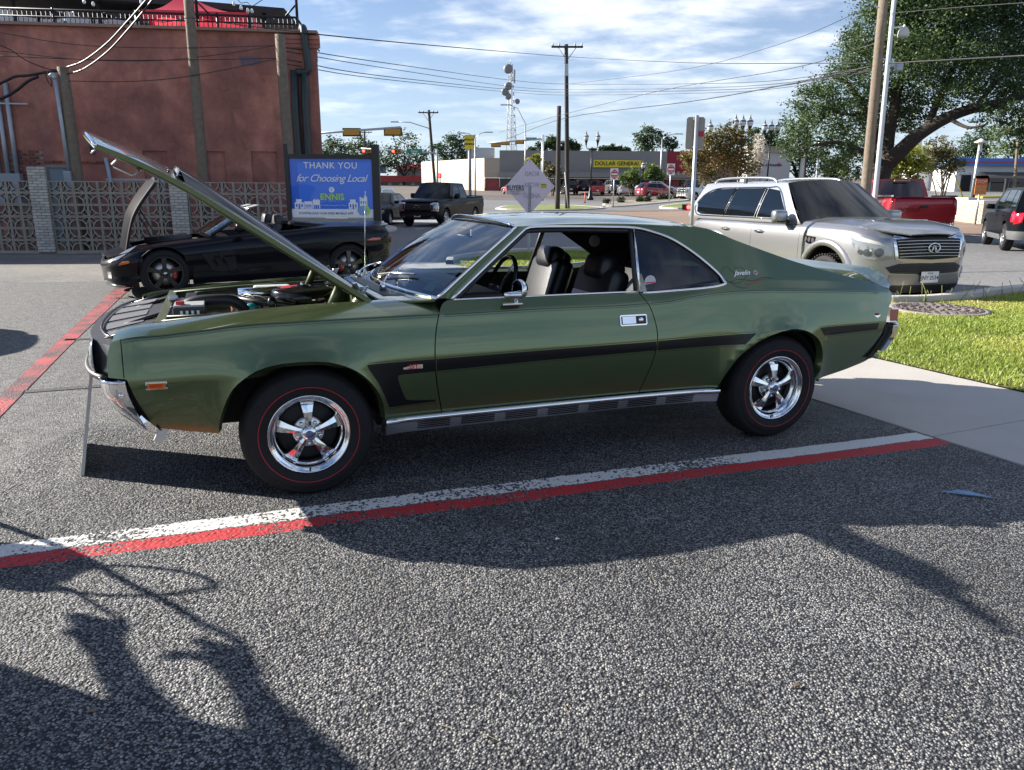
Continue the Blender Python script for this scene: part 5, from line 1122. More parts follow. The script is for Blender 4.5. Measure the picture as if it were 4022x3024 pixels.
class Veh:
    """lower body = plan curve x vertical section; x runs from the nose (0) to the tail (L), y across, z up"""
    def __init__(s, name, label, cat, root, rz, plan, zb, zs, sec, group=None):
        s.o = thing(name, label, cat, root, rz, group)
        P = [np.array(p[:2]) for p in catmull(plan, 8)]; s.P = P; d = [0.]
        for a, b in zip(P[:-1], P[1:]): d.append(d[-1]+float(np.hypot(*(b-a))))
        s.d = np.array(d); s.U = d[-1]; s.PX = np.array([p[0] for p in P]); s.PY = np.array([p[1] for p in P])
        s.zb, s.zs, s.sec = interp(zb), interp(zs), interp(sec); s.L = s.PX.max()
        s.nrm = []
        for i in range(len(P)):
            t = P[min(i+1, len(P)-1)]-P[max(i-1, 0)]; t = t/np.hypot(*t); s.nrm.append((t[1], -t[0]))   # inward
        s.NX = np.array([n[0] for n in s.nrm]); s.NY = np.array([n[1] for n in s.nrm])
    def u(s, x):
        i = int(np.argmax(s.PY)); j = np.arange(len(s.PX))
        return float(np.interp(x, s.PX, s.d))
    def f(s, u, z):
        sg = 1 if u >= 0 else -1; a = min(abs(u), s.U); x = float(np.interp(a, s.d, s.PX)); y = float(np.interp(a, s.d, s.PY)); nx = float(np.interp(a, s.d, s.NX)); ny = float(np.interp(a, s.d, s.NY))
        b, t = s.zb(x), s.zs(x); k = s.sec((z-b)/(t-b)); return (x+nx*k, sg*(y+ny*k), z)
    def body(s, mat, arches, top=None, under=True, name='body', lip=None):
        for sg in (1, -1):
            n = 60; us = [s.U*i/n for i in range(n+1)]
            bot = []; ar = sorted((s.u(xc), r, zc) for xc, r, zc in arches)
            uu = [x for x in np.linspace(0, s.U, 80) if not any(abs(x-c) < math.sqrt(max(0, r*r-(s.zb(float(np.interp(x, s.d, s.PX)))-zc)**2))+.01 for c, r, zc in ar)]
            pts = [(x, s.zb(float(np.interp(x, s.d, s.PX)))) for x in uu]
            for c, r, zc in ar:
                zz = s.zb(float(np.interp(c, s.d, s.PX))); a0 = math.asin(max(-1, min(1, (zz-zc)/r)))
                for k in range(21): a = math.pi-a0-(math.pi-2*a0)*k/20; pts.append((c+r*math.cos(a), zc+r*math.sin(a)))
            # order by u; arch points share steep sides
            pts.sort(key=lambda p: p[0])
            out = pts+[(x, s.zs(float(np.interp(x, s.d, s.PX)))-.0005) for x in us[::-1]]
            patch(name, [(sg*a, b) for a, b in out], s.f, mat, s.o, .12, .06, thick=.05, out=(0, sg, .1), e=.03)
        if under:
            x0, x1 = s.PX.min()+.25, s.L-.25; w = s.PY.max()-.14; z = s.zb(s.L/2)+.06
            boxo('underbody', ((x0+x1)/2, 0, z), (x1-x0, 2*w-.25, .05), BLACKM, s.o)
            for xc, r, zc in arches:
                for sg in (1, -1):
                    V = []; Fc = []
                    for k in range(13):
                        a = math.pi*k/12; V += [(xc-(r+.012)*math.cos(a), sg*(s.PY.max()-.03), zc+(r+.012)*math.sin(a)), (xc-(r+.012)*math.cos(a), sg*(s.PY.max()-.36), zc+(r+.012)*math.sin(a))]
                    Fc = [(2*k, 2*k+1, 2*k+3, 2*k+2) for k in range(12)]+[tuple(2*k+1 for k in range(13))]
                    mesh('wheel_well', V, Fc, BLACKM, s.o)
    def topf(s, crown):
        def w_at(x): return float(np.interp(x, s.PX, s.PY))-s.sec(1.)
        def g(x, q):
            xx = min(max(x, s.PX.min()), s.L); w = max(.02, w_at(xx)); return (x+.0, q*w, s.zs(xx)+crown*(1-abs(q)**2.4))
        return g
    def on(s, name, pts, mat, off=.006, thick=.01, parent=None, step=.12, sides=(1,), both=False):
        r = None
        for sg in ((1, -1) if both else sides):
            r = patch(name, [(sg*a, b) for a, b in pts], s.f, mat, parent or s.o, step, .1, off=off, thick=thick, e=.03, out=(0, sg, 0) if min(abs(a) for a, b in pts) > .7*s.PY.max() and max(abs(a) for a, b in pts) < s.U-.7*s.PY.max() else ((-1, sg*.6, 0) if min(abs(a) for a, b in pts) < s.U/2 else (1, sg*.6, 0)))
        return r
    def cab(s, mat, xb0, xt0, xt1, xb1, zr, wb, wr, windows, zbase=None, crown=.04, rear=True, ws_glass=None, rear_glass=None, curve=.10, glassm=None, pillar=None):
        zb = zbase if zbase is not None else s.zs((xb0+xb1)/2); GL = glassm or DKGLASS
        def sd(sg):
            return lambda x, z: (x, sg*(wb+(wr-wb)*((z-zb)/(zr-zb))**1.25 if z > zb else wb), z)
        for sg in (1, -1):
            patch('cab_side', [(xb0, zb-.03), (xt0, zr), (xt1, zr), (xb1, zb-.03)], sd(sg), mat, s.o, .2, .1, out=(0, sg, 0))
            for i, wpts in enumerate(windows):
                w = patch('side_window', wpts, sd(sg), GL, s.o, .15, .1, off=.006, thick=.006, out=(0, sg, 0))
        patch('roof', [(xt0, -1), (xt0, 1), (xt1, 1), (xt1, -1)], lambda x, q: (x-curve*.5*(1-q*q)*max(0, 1-(x-xt0)/.5), q*wr, zr+crown*(1-abs(q)**2.2)-.0*x), mat, s.o, .15, .12, thick=.02, out=(0, 0, 1))
        def wsf(q, v): return (xb0+(xt0-xb0)*v-curve*(1-q*q)*(1-.5*v)-.02*math.sin(math.pi*min(1, max(0, v))), q*(wb+(wr-wb)*v), zb-.02+(zr-zb+.02)*v+crown*(1-abs(q)**2.2)*v)
        patch('windscreen', [(-1, 0), (1, 0), (1, 1), (-1, 1)], wsf, GLOSSB, s.o, .2, .2, out=(-1, 0, .5)); g = patch('windscreen_glass', [(-.975, .02), (.975, .02), (.94, .95), (-.94, .95)], wsf, ws_glass or GL, s.o, .15, .15, off=.006, out=(-1, 0, .5))
        if rear:
            def rf(q, v): return (xb1+(xt1-xb1)*v+curve*.6*(1-q*q)*(1-.5*v), q*(wb+(wr-wb)*v), zb-.02+(zr-zb+.02)*v+crown*(1-abs(q)**2.2)*v)
            patch('rear_wall', [(-1, 0), (1, 0), (1, 1), (-1, 1)], rf, mat, s.o, .2, .2, out=(1, 0, .2)); patch('rear_glass', [(-.88, .15), (.88, .15), (.86, .93), (-.86, .93)], rf, rear_glass or GL, s.o, .2, .2, off=.006, out=(1, 0, .2))
        s.ws = wsf; s.cs = sd
        return wsf
def plate(parent, m4, txt, sub=None):
    p = boxo('licence_plate', (0, 0, 0), (.31, .158, .006), WHITE, parent, bev=.004); p.matrix_local = m4
    D = M('plate_ink', (.01, .012, .03), .5)
    text('plate_number', txt, .078, D, p, Matrix.Translation((0, -.012, .0035)), .0008, bold=.0012)
    if sub: text('plate_state', sub, .034, D, p, Matrix.Translation((0, .052, .0035)), .0008)
    return p
# ---------------------------------------------------------------- silver SUV (right)
SILV = paint('champagne_silver_paint', (.33, .335, .345), .75, .3)
def silver_suv():
    fwd = Vector((math.cos(R(-73)), math.sin(R(-73)), 0)); zst = -.255; pl_ = Vector((6.10, 11.35, 0)); root = pl_+fwd*.05; root.z = zst
    v = Veh('parked_suv', 'large champagne silver SUV facing the camera behind the green coupe tail', 'SUV', root, R(107),
            [(0, 0), (.02, .35), (.09, .62), (.22, .82), (.45, .95), (.9, 1.005), (1.6, 1.0), (3.4, 1.0), (4.5, .985), (4.95, .94), (5.16, .8), (5.24, .5), (5.27, 0)],
            [(0, .32), (.3, .34), (1, .36), (4, .38), (5.27, .45)], [(0, 1.12), (.12, 1.16), (.45, 1.225), (.9, 1.25), (1.5, 1.262), (2.2, 1.25), (4, 1.26), (4.8, 1.25), (5.27, 1.20)],
            [(-.1, .12), (0, .07), (.12, .025), (.3, .004), (.5, 0), (.68, .0), (.82, .012), (.92, .04), (1., .11), (1.1, .2)])
    o = v.o; ar = [(.985, .50, .44), (4.06, .50, .44)]
    v.body(SILV, ar)
    g = v.topf(.075)
    def hood(x, q):
        p = g(x, q); k = min(1., max(0., (x-.1)/.5)); p = (p[0], p[1], p[2]-.06*(1-abs(q)**2.4)*(1-min(1., max(0., (x-.04)/.6)))**2); e = max(0., 1-(x-.05)/.55); return (p[0], p[1], p[2]+.035*k*(1-abs(abs(q)-.62)/.38 if abs(q) > .24 else 0)*0+.012*k*math.exp(-((abs(q)-.55)/.22)**2)+.0*e*e)
    H = patch('hood', [(.04, -.97), (.04, .97), (1.75, .97), (1.75, -.97)], hood, SILV, o, .1, .1, thick=.02, out=(0, 0, 1))
    patch('rear_shelf', [(1.75, -1), (1.75, 1), (5.2, 1), (5.2, -1)], g, SILV, o, .4, .4, out=(0, 0, 1))
    for sg in (1, -1):       # wheel arch flares
        for xc, r, zc in ar:
            uc = v.u(xc); V = []; Fc = []
            for k in range(25):
                a = R(-8)+(math.pi+R(16))*k/24
                for rr, d in ((r, .0), (r, .03), (r+.075, .026), (r+.10, .0)):
                    p = Vector(v.f(sg*(uc-rr*math.cos(a)), max(.33, zc+rr*math.sin(a)))); V.append((p.x, p.y+sg*d, p.z))
            for k in range(24):
                for j in range(3): q = k*4+j; Fc.append((q, q+1, q+5, q+4) if sg < 0 else (q+4, q+5, q+1, q))
            mesh('arch_flare', V, Fc, SILV, o, True)
        for x in (.985, 4.06): car_wheel(o, (x, sg*.985, .405), .405, .25, .27, sg, ALU, 7, tread=True)
    W1 = [(2.02, 1.25), (2.53, 1.665), (2.86, 1.70), (2.86, 1.25)]; W2 = [(2.95, 1.25), (2.95, 1.702), (3.80, 1.70), (3.86, 1.25)]; W3 = [(3.93, 1.25), (3.87, 1.70), (4.45, 1.69), (4.80, 1.60), (4.95, 1.45), (4.86, 1.29), (4.70, 1.255)]
    sz = lambda Wd: [(a, 1.30+(b-1.25)*1.05) for a, b in Wd]; W1, W2, W3 = sz(W1), sz(W2), sz(W3)
    v.cab(SILV, 1.66, 2.42, 4.95, 5.18, 1.86, .955, .70, [W1, W2, W3], 1.25, .055, curve=.16); o.scale = (1.035,)*3
    sd = v.cs(-1)
    for sg in (1, -1):
        sd = v.cs(sg)
        t = [(1.98, 1.285), (2.53, 1.755), (2.9, 1.79), (3.8, 1.79), (4.45, 1.775), (4.82, 1.665), (4.985, 1.47), (4.88, 1.32), (4.7, 1.285)]
        tube('window_chrome', [Vector(sd(a, b))+Vector((0, sg*.008, 0)) for a, b in catmull(t, 5)]+[Vector(sd(a, 1.285))+Vector((0, sg*.008, 0)) for a in (4, 3, 1.98)], .012, CHROME, o, 6)
        for p in ((2.905, 1.30, 2.905, 1.77), (3.895, 1.30, 3.835, 1.77)): tube('window_post', [Vector(sd(p[0], p[1]))+Vector((0, sg*.006, 0)), Vector(sd(p[2], p[3]))+Vector((0, sg*.006, 0))], .018, GLOSSB, o, 6)
        # doors
        for a0, a1 in ((1.62, 2.90), (2.915, 3.93)):
            d0, d1 = v.u(a0), v.u(a1)
            dp = [(d0, .50), (d1-.02 if a0 < 2 else d1-.12, .50), (d1, .62) if a0 < 2 else (d1-.14, .66), (d1, 1.0), (d1, 1.215), (d0, 1.215)]
            if a0 > 2: dp = [(d0, .50), (d1-.30, .50), (d1-.34, .70), (d1-.2, .93), (d1, 1.02), (d1, 1.215)]+[(d0, 1.215)]
            D = v.on('door', dp, SILV, .004, .008, sides=(sg,))
            hx = v.u(a1-.22); v.on('handle_cup', [(hx+.09*math.cos(a), 1.07+.035*math.sin(a)) for a in np.linspace(0, 6.28, 14)[:-1]], M('silver_shadow', (.2, .19, .18), .3, .8), .006, .0, D, sides=(sg,))
            p = Vector(v.f(sg*hx, 1.072)); tube('door_handle', catmull([p+Vector((-.12, sg*.01, 0)), p+Vector((-.06, sg*.045, .004)), p+Vector((.06, sg*.045, .004)), p+Vector((.12, sg*.01, 0))], 4), .016, CHROME, D, 8)
        # fender vent
        fv = v.u(1.35); vt = v.on('fender_vent', [(fv-.14, 1.05), (fv+.15, 1.065), (fv+.14, .99), (fv+.04, .945), (fv-.12, .945)], CHROME, .008, .01, sides=(sg,))
        for k in range(3): c = fv-.08+k*.085; v.on('vent_hole', [(c+.032*math.cos(a), 1.0+.004*k+.038*math.sin(a)) for a in np.linspace(0, 6.28, 12)[:-1]], BLACKP, .012, .0, vt, sides=(sg,))
        # mirror
        mx = 2.02; m0 = Vector((mx, sg*.955, 1.27)); mir = boxo('door_mirror', tuple(m0+Vector((-.02, sg*.16, .07))), (.16, .24, .19), SILV, o, bev=.055, smooth=True); boxo('mirror_base', tuple(m0+Vector((.0, sg*.03, -.02))), (.14, .12, .05), BLACKP, mir, bev=.015); boxo('mirror_lower', tuple(m0+Vector((-.02, sg*.15, -.02))), (.15, .20, .03), BLACKP, mir, bev=.012)
        # roof rail
        ry = sg*.66; rl = tube('roof_rail', catmull([(2.75, ry, 1.87), (2.95, ry, 1.94), (3.7, ry, 1.96), (4.5, ry, 1.945), (4.75, ry, 1.87)], 6), [.012]+[.022]*23+[.012], M('satin_rail', (.62, .62, .62), .25, .9), o, 8); boxo('rail_foot', (3.7, ry, 1.91), (.08, .03, .09), BLACKP, rl)
        # headlight wrapping the corner
        hl = v.on('headlight', [(.60, .80), (.64, .955), (.80, 1.03), (1.02, 1.085), (1.22, 1.10), (1.17, 1.0), (1.08, .88), (.96, .80), (.72, .775)], LAMPGL, .008, .015, sides=(sg,))
        for c, zc_, rr in ((.78, .885, .062), (.94, .88, .05), (1.03, .885, .035)): v.on('lamp_projector', [(c+rr*math.cos(a), zc_+rr*math.sin(a)) for a in np.linspace(0, 6.28, 16)[:-1]], M('projector_glass', (.08, .09, .10), .06, .3, coat=1), .012, .004, hl, sides=(sg,))
        v.on('headlight_brow', [(.64, .955), (.80, 1.03), (1.02, 1.085), (1.22, 1.10), (1.1, 1.045), (.8, .99), (.66, .935)], M('brow_white', (.6, .58, .5), .3), .011, .0, hl, sides=(sg,))
        v.on('fog_lamp', [(.78, .55), (.84, .67), (.95, .67), (.93, .56), (.86, .50)], CHROME, .006, .01, sides=(sg,)); v.on('fog_lens', [(.80, .56), (.85, .65), (.92, .65), (.90, .57)], LAMPGL, .012, .004, sides=(sg,))
    # grille
    GR = v.on('grille_surround', [(-.56, .79), (-.62, 1.08), (-.58, 1.125), (0, 1.15), (.58, 1.125), (.62, 1.08), (.56, .79), (.45, .755), (0, .74), (-.45, .755)], CHROME, .02, .05)
    v.on('grille_opening', [(-.52, .81), (-.57, 1.06), (0, 1.09), (.57, 1.06), (.52, .81), (0, .79)], BLACKM, .024, .0, GR)
    for k in range(6):
        z = .832+.042*k; w = .525+.009*k; V = []; Fc = []
        for i in range(17):
            u = -w+2*w*i/16; p = Vector(v.f(u, z+.012*(1-(u/w)**2)))+Vector((-.026, 0, 0)); V += [p+Vector((0, 0, -.006)), p+Vector((-.012, 0, .002)), p+Vector((0, 0, .007))]
        Fc = [(3*i+j, 3*i+j+3, 3*i+j+4, 3*i+j+1) for i in range(16) for j in range(2)]; mesh('grille_bar', V, Fc, M('bar_chrome', (.55, .54, .52), .15, 1.), GR, True)
    ec = Vector(v.f(0, .955))+Vector((-.05, 0, 0)); em = [ec+Vector((0, .098*math.cos(a), .062*math.sin(a))) for a in np.linspace(0, 2*math.pi, 29)[:-1] if not (4.35 < a < 5.07)]
    k0 = max(range(len(em)), key=lambda i: 0); ring = [ec+Vector((0, .098*math.cos(a), .062*math.sin(a))) for a in np.linspace(R(-68), R(248), 26)]; ring = [ec+Vector((0, .012, .035))]+ring[:0]+[ec+Vector((0, .036, -.055))]+ring+[ec+Vector((0, -.036, -.055)), ec+Vector((0, -.012, .035))]
    tube('grille_emblem', ring, .010, CHROME, GR, 8)
    # bumper parts
    v.on('lower_intake', [(-.60, .60), (-.68, .68), (-.50, .735), (0, .745), (.50, .735), (.68, .68), (.60, .60), (0, .585)], BLACKP, .006, .0)
    for k in range(3): ribbon('intake_slat', [(-.6, .63+.03*k), (.6, .63+.03*k)], .006, v.f, BLACKM, o, .012, .1, (-1, 0, 0))
    v.on('lower_bumper_trim', [(-.62, .44), (-.62, .57), (.62, .57), (.62, .44)], M('bumper_silver', (.25, .24, .23), .4, .5), .012, .02); v.on('bumper_chin', [(-.8, .33), (-.8, .43), (.8, .43), (.8, .33)], BLACKP, .008, .02)
    p0 = Vector(v.f(0, .545)); plate(o, face_m(p0+Vector((-.035, 0, 0)), (0, -1, 0), (0, 0, 1)), 'JNY·2534', 'TEXAS')
    for q0, q1 in ((-.75, .05), (.05, .75)): a, b = Vector(v.ws(q0, .06)), Vector(v.ws(q1, .10)); tube('wiper', [a+Vector((-.02, 0, .03)), b+Vector((-.02, 0, .03))], .010, BLACKP, o, 5)
    return v
SUV = silver_suv()
# ---------------------------------------------------------------- black convertible sports car
BLK = paint('black_car_paint', (.003, .004, .007), .0, .3, .32); BLK.node_tree.nodes['Principled BSDF'].inputs['Specular IOR Level'].default_value = .12
def sports_car():
    a = R(29.8); X = Vector((math.cos(a), math.sin(a), 0)); n = Vector((-math.sin(a), math.cos(a), 0)); hub = Vector((-4.902, 10.896, 0)); WBt = 2.685
    ctr = hub+X*((2.6315-WBt)/2)+n*.90; root = ctr-X*.93
    v = Veh('sports_car', 'low black convertible sports car with its front-hinged hood tipped open', 'car', root, a,
            [(0, 0), (.02, .30), (.09, .58), (.22, .74), (.45, .86), (.75, .935), (1.05, .945), (1.5, .925), (2.2, .905), (2.9, .935), (3.5, .96), (3.95, .95), (4.25, .88), (4.40, .70), (4.45, .35), (4.46, 0)],
            [(0, .22), (.2, .17), (.6, .15), (1.5, .17), (3.0, .18), (4.0, .22), (4.46, .34)],
            [(0, .50), (.06, .54), (.2, .575), (.45, .635), (.8, .705), (1.1, .745), (1.5, .785), (1.9, .83), (2.3, .862), (2.8, .90), (3.3, .945), (3.8, .955), (4.25, .95), (4.46, .94)],
            [(-.1, .06), (0, .045), (.15, .02), (.3, .028), (.45, .022), (.62, .0), (.78, .004), (.9, .03), (1., .085), (1.1, .16)])
    o = v.o; ar = [(.93, .365, .335), (3.615, .375, .345)]
    v.body(BLK, ar); g = v.topf(.035)
    # engine bay edge and front frame (hood is open, so the top between fenders is dark)
    patch('engine_bay', [(.55, -.70), (.55, .70), (1.55, .74), (1.55, -.74)], lambda x, q: (g(x, q)[0], g(x, q)[1], g(x, q)[2]-.06), BLACKM, o, .2, .2, out=(0, 0, 1))
    for sg in (1, -1): patch('fender_top', [(.10, sg*.68), (.10, sg*1.0), (1.6, sg*1.0), (1.6, sg*.70)], g, BLK, o, .1, .1, thick=.01, out=(0, 0, 1))
    patch('nose_panel', [(.05, -.7), (.05, .7), (.58, .7), (.58, -.7)], g, BLK, o, .1, .2, thick=.01, out=(0, 0, 1))
    patch('cowl', [(1.55, -1), (1.55, 1), (1.85, 1), (1.85, -1)], g, BLK, o, .1, .2, out=(0, 0, 1))
    patch('rear_deck', [(2.95, -1), (2.95, 1), (4.40, 1), (4.40, -1)], lambda x, q: (g(x, q)[0], g(x, q)[1], g(x, q)[2]+.03*max(0, (x-4.2)/.25)), BLK, o, .1, .12, thick=.015, out=(0, 0, 1))
    patch('cockpit_tub', [(1.85, -1), (1.85, 1), (2.95, 1), (2.95, -1)], lambda x, q: (x, g(x, q)[1], g(x, q)[2]-.5*(1-min(1, abs(q)/.9)**8)), BLACKM, o, .2, .1, out=(0, 0, 1))
    # windscreen
    def wsf(q, t): return (1.62-.10*(1-q*q)+(.62)*t, q*(.72-.16*t), .85+.03*(1-q*q)+.36*t)
    patch('windscreen', [(-1, 0), (1, 0), (1, 1), (-1, 1)], wsf, glass('sports_glass', (.6, .75, .8), .6), o, .15, .2, out=(-1, 0, .5))
    tube('windscreen_frame', [wsf(-1, t) for t in np.linspace(0, 1, 6)]+[wsf(q, 1) for q in np.linspace(-.9, .9, 10)]+[wsf(1, t) for t in np.linspace(1, 0, 6)], .022, GLOSSB, o, 8)
    for q in (-.5, .45): vv = boxo('sun_visor', tuple(Vector(wsf(q, 1.0))+Vector((.12, 0, .01))), (.22, .34, .015), M('visor_grey', (.25, .25, .25), .6), o, ry=-.25, bev=.005)
    for sg in (1, -1):
        m = boxo('door_mirror', (1.98, sg*.985, .96), (.13, .20, .13), BLK, o, bev=.045, smooth=True); tube('mirror_arm', [(1.99, sg*.86, .88), (1.98, sg*.95, .93)], .025, BLACKP, m, 6)
        for x, Rt in ((.93, .335), (3.615, .345)):
            w = car_wheel(o, (x, sg*.925, Rt), Rt, Rt-.095, .26, sg, M('black_rim', (.012, .012, .013), .3, .3, coat=.5), 5)
            lathe('bright_rotor', [(.075, .060), (.165, .060), (.165, .066)], M('rotor_steel', (.45, .43, .40), .35, .9, var=.2, vs=30), w, 36, 'Y'); lathe('red_centre_cap', [(0, .0), (.022, .0), (.024, .006)], ALU, w, 14, 'Y')
            bm = bmesh.new(); box(bm, (.125 if (x < 2) else -.125, .050, .0), (.055, .05, .17), bev=.018); bobj('brake_caliper', bm, M('caliper_red', (.38, .015, .02), .3, coat=.6), w, True)
        hl = v.on('headlight', [(.70, .50), (.80, .585), (1.0, .665), (1.20, .725), (1.16, .70), (.98, .60), (.84, .53)], LAMPGL, .006, .012, sides=(sg,))
        v.on('amber_marker', [(.85, .455), (1.04, .485), (1.07, .505), (1.05, .525), (.93, .515)], AMBER, .006, .006, sides=(sg,))
        v.on('fog_lamp', [(.52, .27), (.52, .36), (.66, .36), (.66, .27)], CHROME, .004, .008, sides=(sg,)); v.on('splitter', [(.3, .165), (.3, .195), (.95, .185), (.95, .16)], M('splitter_bright', (.3, .31, .32), .2, .8), .03, .03, sides=(sg,))
        # side vent recess behind the front wheel
        u0 = v.u(1.42); sv = v.on('side_vent', [(u0, .60), (u0+.44, .645), (u0+.47, .63), (u0+.50, .36), (u0+.22, .335), (u0+.14, .36)], BLACKM, .003, .0, sides=(sg,))
        tube('vent_edge', [Vector(v.f(sg*a_, b_))+Vector((0, sg*.004, 0)) for a_, b_ in ((u0+.47, .64), (u0, .60), (u0+.14, .36), (u0+.22, .335), (u0+.50, .355))], .008, GLOSSB, sv, 6)
        for k in range(2): ribbon('vent_blade', [(sg*(u0+.12+.13*k), .60), (sg*(u0+.26+.13*k), .36)], .03, v.f, GLOSSB, sv, .008, .1, (0, sg, 0))
        u1, u2 = v.u(1.98), v.u(2.93); v.on('door', [(u1, .30), (u2-.05, .30), (u2, .5), (u2-.01, .80), (u1-.02, .78)], BLK, .003, .006, sides=(sg,))
        um = v.u(4.05); v.on('red_marker', [(um-.16, .735), (um-.05, .77), (um+.10, .765), (um+.10, .735), (um-.05, .725)], M('marker_red', (.45, .02, .05), .2, coat=1), .006, .006, sides=(sg,))
        v.on('tail_lamp', [(v.U-.62+.085*math.cos(t), .72+.07*math.sin(t)) for t in np.linspace(0, 6.28, 18)[:-1]], REDLENS, .008, .01, sides=(sg,))
    for y in (-.38, .38):
        s = boxo('seat', (2.55, y, .72), (.16, .46, .56), M('black_leather', (.012, .012, .013), .4), o, bev=.06, smooth=True, ry=.25); boxo('seat_headrest', (2.66, y, 1.02), (.13, .27, .22), M('black_leather', (.012, .012, .013)), s, bev=.05, smooth=True, ry=.2)
    for y in (-.40, .40): boxo('headrest_fairing', (3.12, y, .945), (.55, .40, .12), BLK, o, bev=.055, smooth=True, ry=.09)
    # front-hinged hood, standing open at the nose
    hp = Vector((.42, 0, .62)); th = R(60); eu = Vector((math.cos(th), 0, math.sin(th))); en = Vector((-math.sin(th), 0, math.cos(th)))
    def hd(u, q):
        w = .60+.12*min(1, u/.8); bow = .10*math.sin(math.pi*min(1, u/1.25))+.05*max(0, u-.9); return hp+eu*u+en*(bow+.035*(1-q*q))+Vector((0, q*w, 0))
    H = patch('hood', [(0, -1), (0, 1), (1.10, 1), (1.20, .55), (1.10, 0), (1.20, -.55), (1.10, -1)], hd, BLK, o, .08, .15, thick=.045, out=en)
    patch('hood_underside', [(.02, -.97), (.02, .97), (1.08, .97), (1.08, -.97)], lambda u, q: hd(u, q)-en*.045, BLACKP, H, .1, .2, out=-en)
    tube('hood_edge', [hd(u, -1)-en*.02 for u in np.linspace(0, 1.10, 14)], .022, BLACKM, H, 8)
    for q in (-.62, .62): tube('hood_strut', [(.95, q, .72), tuple(hd(.7, q*.9)-en*.05)], .009, BLACKP, H, 6)
    tubes('engine_cover', [([(.8, y, .74), (1.4, y, .79)], .05) for y in (-.3, -.1, .1, .3)], BLACKP, o, 6)
    for ch in o.children:      # short nose
        if ch.type == 'MESH' and ch.location.length < 1e-6:
            for q in ch.data.vertices:
                if q.co.x < .6: q.co.x = .6-(.6-q.co.x)*.74
            for cc in ch.children:
                if cc.type == 'MESH':
                    for q in cc.data.vertices:
                        if q.co.x < .6: q.co.x = .6-(.6-q.co.x)*.74
    return v
SPC = sports_car()
# ---------------------------------------------------------------- generic vehicles further off
T_ = {
 'sedan': dict(L=4.85, w=.92, zs=[(0, .62), (.15, .72), (.6, .86), (1.3, .94), (2.4, .98), (3.6, 1.0), (4.4, 1.02), (4.85, .98)], cab=(1.25, 2.05, 3.35, 4.25, 1.45, .80, .60), base=.95, wheels=(.93, 3.75, .33), win=[[(1.75, .99), (2.20, 1.38), (2.62, 1.40), (2.62, .99)], [(2.70, .99), (2.70, 1.40), (3.25, 1.38), (3.75, 1.05), (3.7, .99)]], deck=(4.2, 4.8), clr=.22),
 'hatch': dict(L=4.3, w=.90, zs=[(0, .65), (.15, .75), (.6, .90), (1.2, .98), (2.4, 1.03), (3.6, 1.08), (4.3, 1.02)], cab=(1.05, 1.85, 3.6, 4.2, 1.52, .80, .62), base=.98, wheels=(.88, 3.48, .33), win=[[(1.6, 1.05), (2.0, 1.44), (2.45, 1.46), (2.45, 1.05)], [(2.52, 1.05), (2.52, 1.46), (3.4, 1.43), (3.75, 1.12), (3.6, 1.07)]], deck=None, clr=.22),
 'suv': dict(L=4.75, w=.96, zs=[(0, .80), (.12, .88), (.5, 1.0), (1.2, 1.06), (2.4, 1.09), (3.8, 1.13), (4.75, 1.08)], cab=(1.2, 1.95, 4.2, 4.62, 1.68, .87, .68), base=1.06, wheels=(.92, 3.75, .37), win=[[(1.75, 1.12), (2.12, 1.58), (2.62, 1.62), (2.62, 1.12)], [(2.70, 1.12), (2.70, 1.62), (3.55, 1.61), (3.6, 1.12)], [(3.68, 1.13), (3.64, 1.61), (4.1, 1.58), (4.35, 1.2), (4.3, 1.15)]], deck=None, clr=.27),
 'pickup': dict(L=5.9, w=1.01, zs=[(0, 1.02), (.1, 1.10), (.5, 1.18), (1.3, 1.22), (2.4, 1.22), (3.8, 1.30), (5.9, 1.37)], cab=(1.45, 2.10, 3.62, 3.82, 1.93, .93, .73), base=1.2, wheels=(.98, 4.66, .40), win=[[(1.98, 1.28), (2.28, 1.82), (2.82, 1.85), (2.82, 1.28)], [(2.92, 1.28), (2.92, 1.85), (3.52, 1.83), (3.6, 1.28)]], deck=(3.85, 5.9), clr=.36),
 'van': dict(L=5.1, w=.99, zs=[(0, .80), (.12, .88), (.5, 1.0), (1.0, 1.08), (2.4, 1.12), (4, 1.15), (5.1, 1.1)], cab=(.95, 1.9, 4.65, 5.0, 1.75, .92, .74), base=1.08, wheels=(.95, 3.98, .36), win=[[(1.55, 1.15), (2.1, 1.64), (2.6, 1.68), (2.6, 1.15)], [(2.70, 1.15), (2.70, 1.68), (3.7, 1.68), (3.7, 1.15)], [(3.8, 1.15), (3.8, 1.68), (4.5, 1.66), (4.75, 1.2)]], deck=None, clr=.25)}
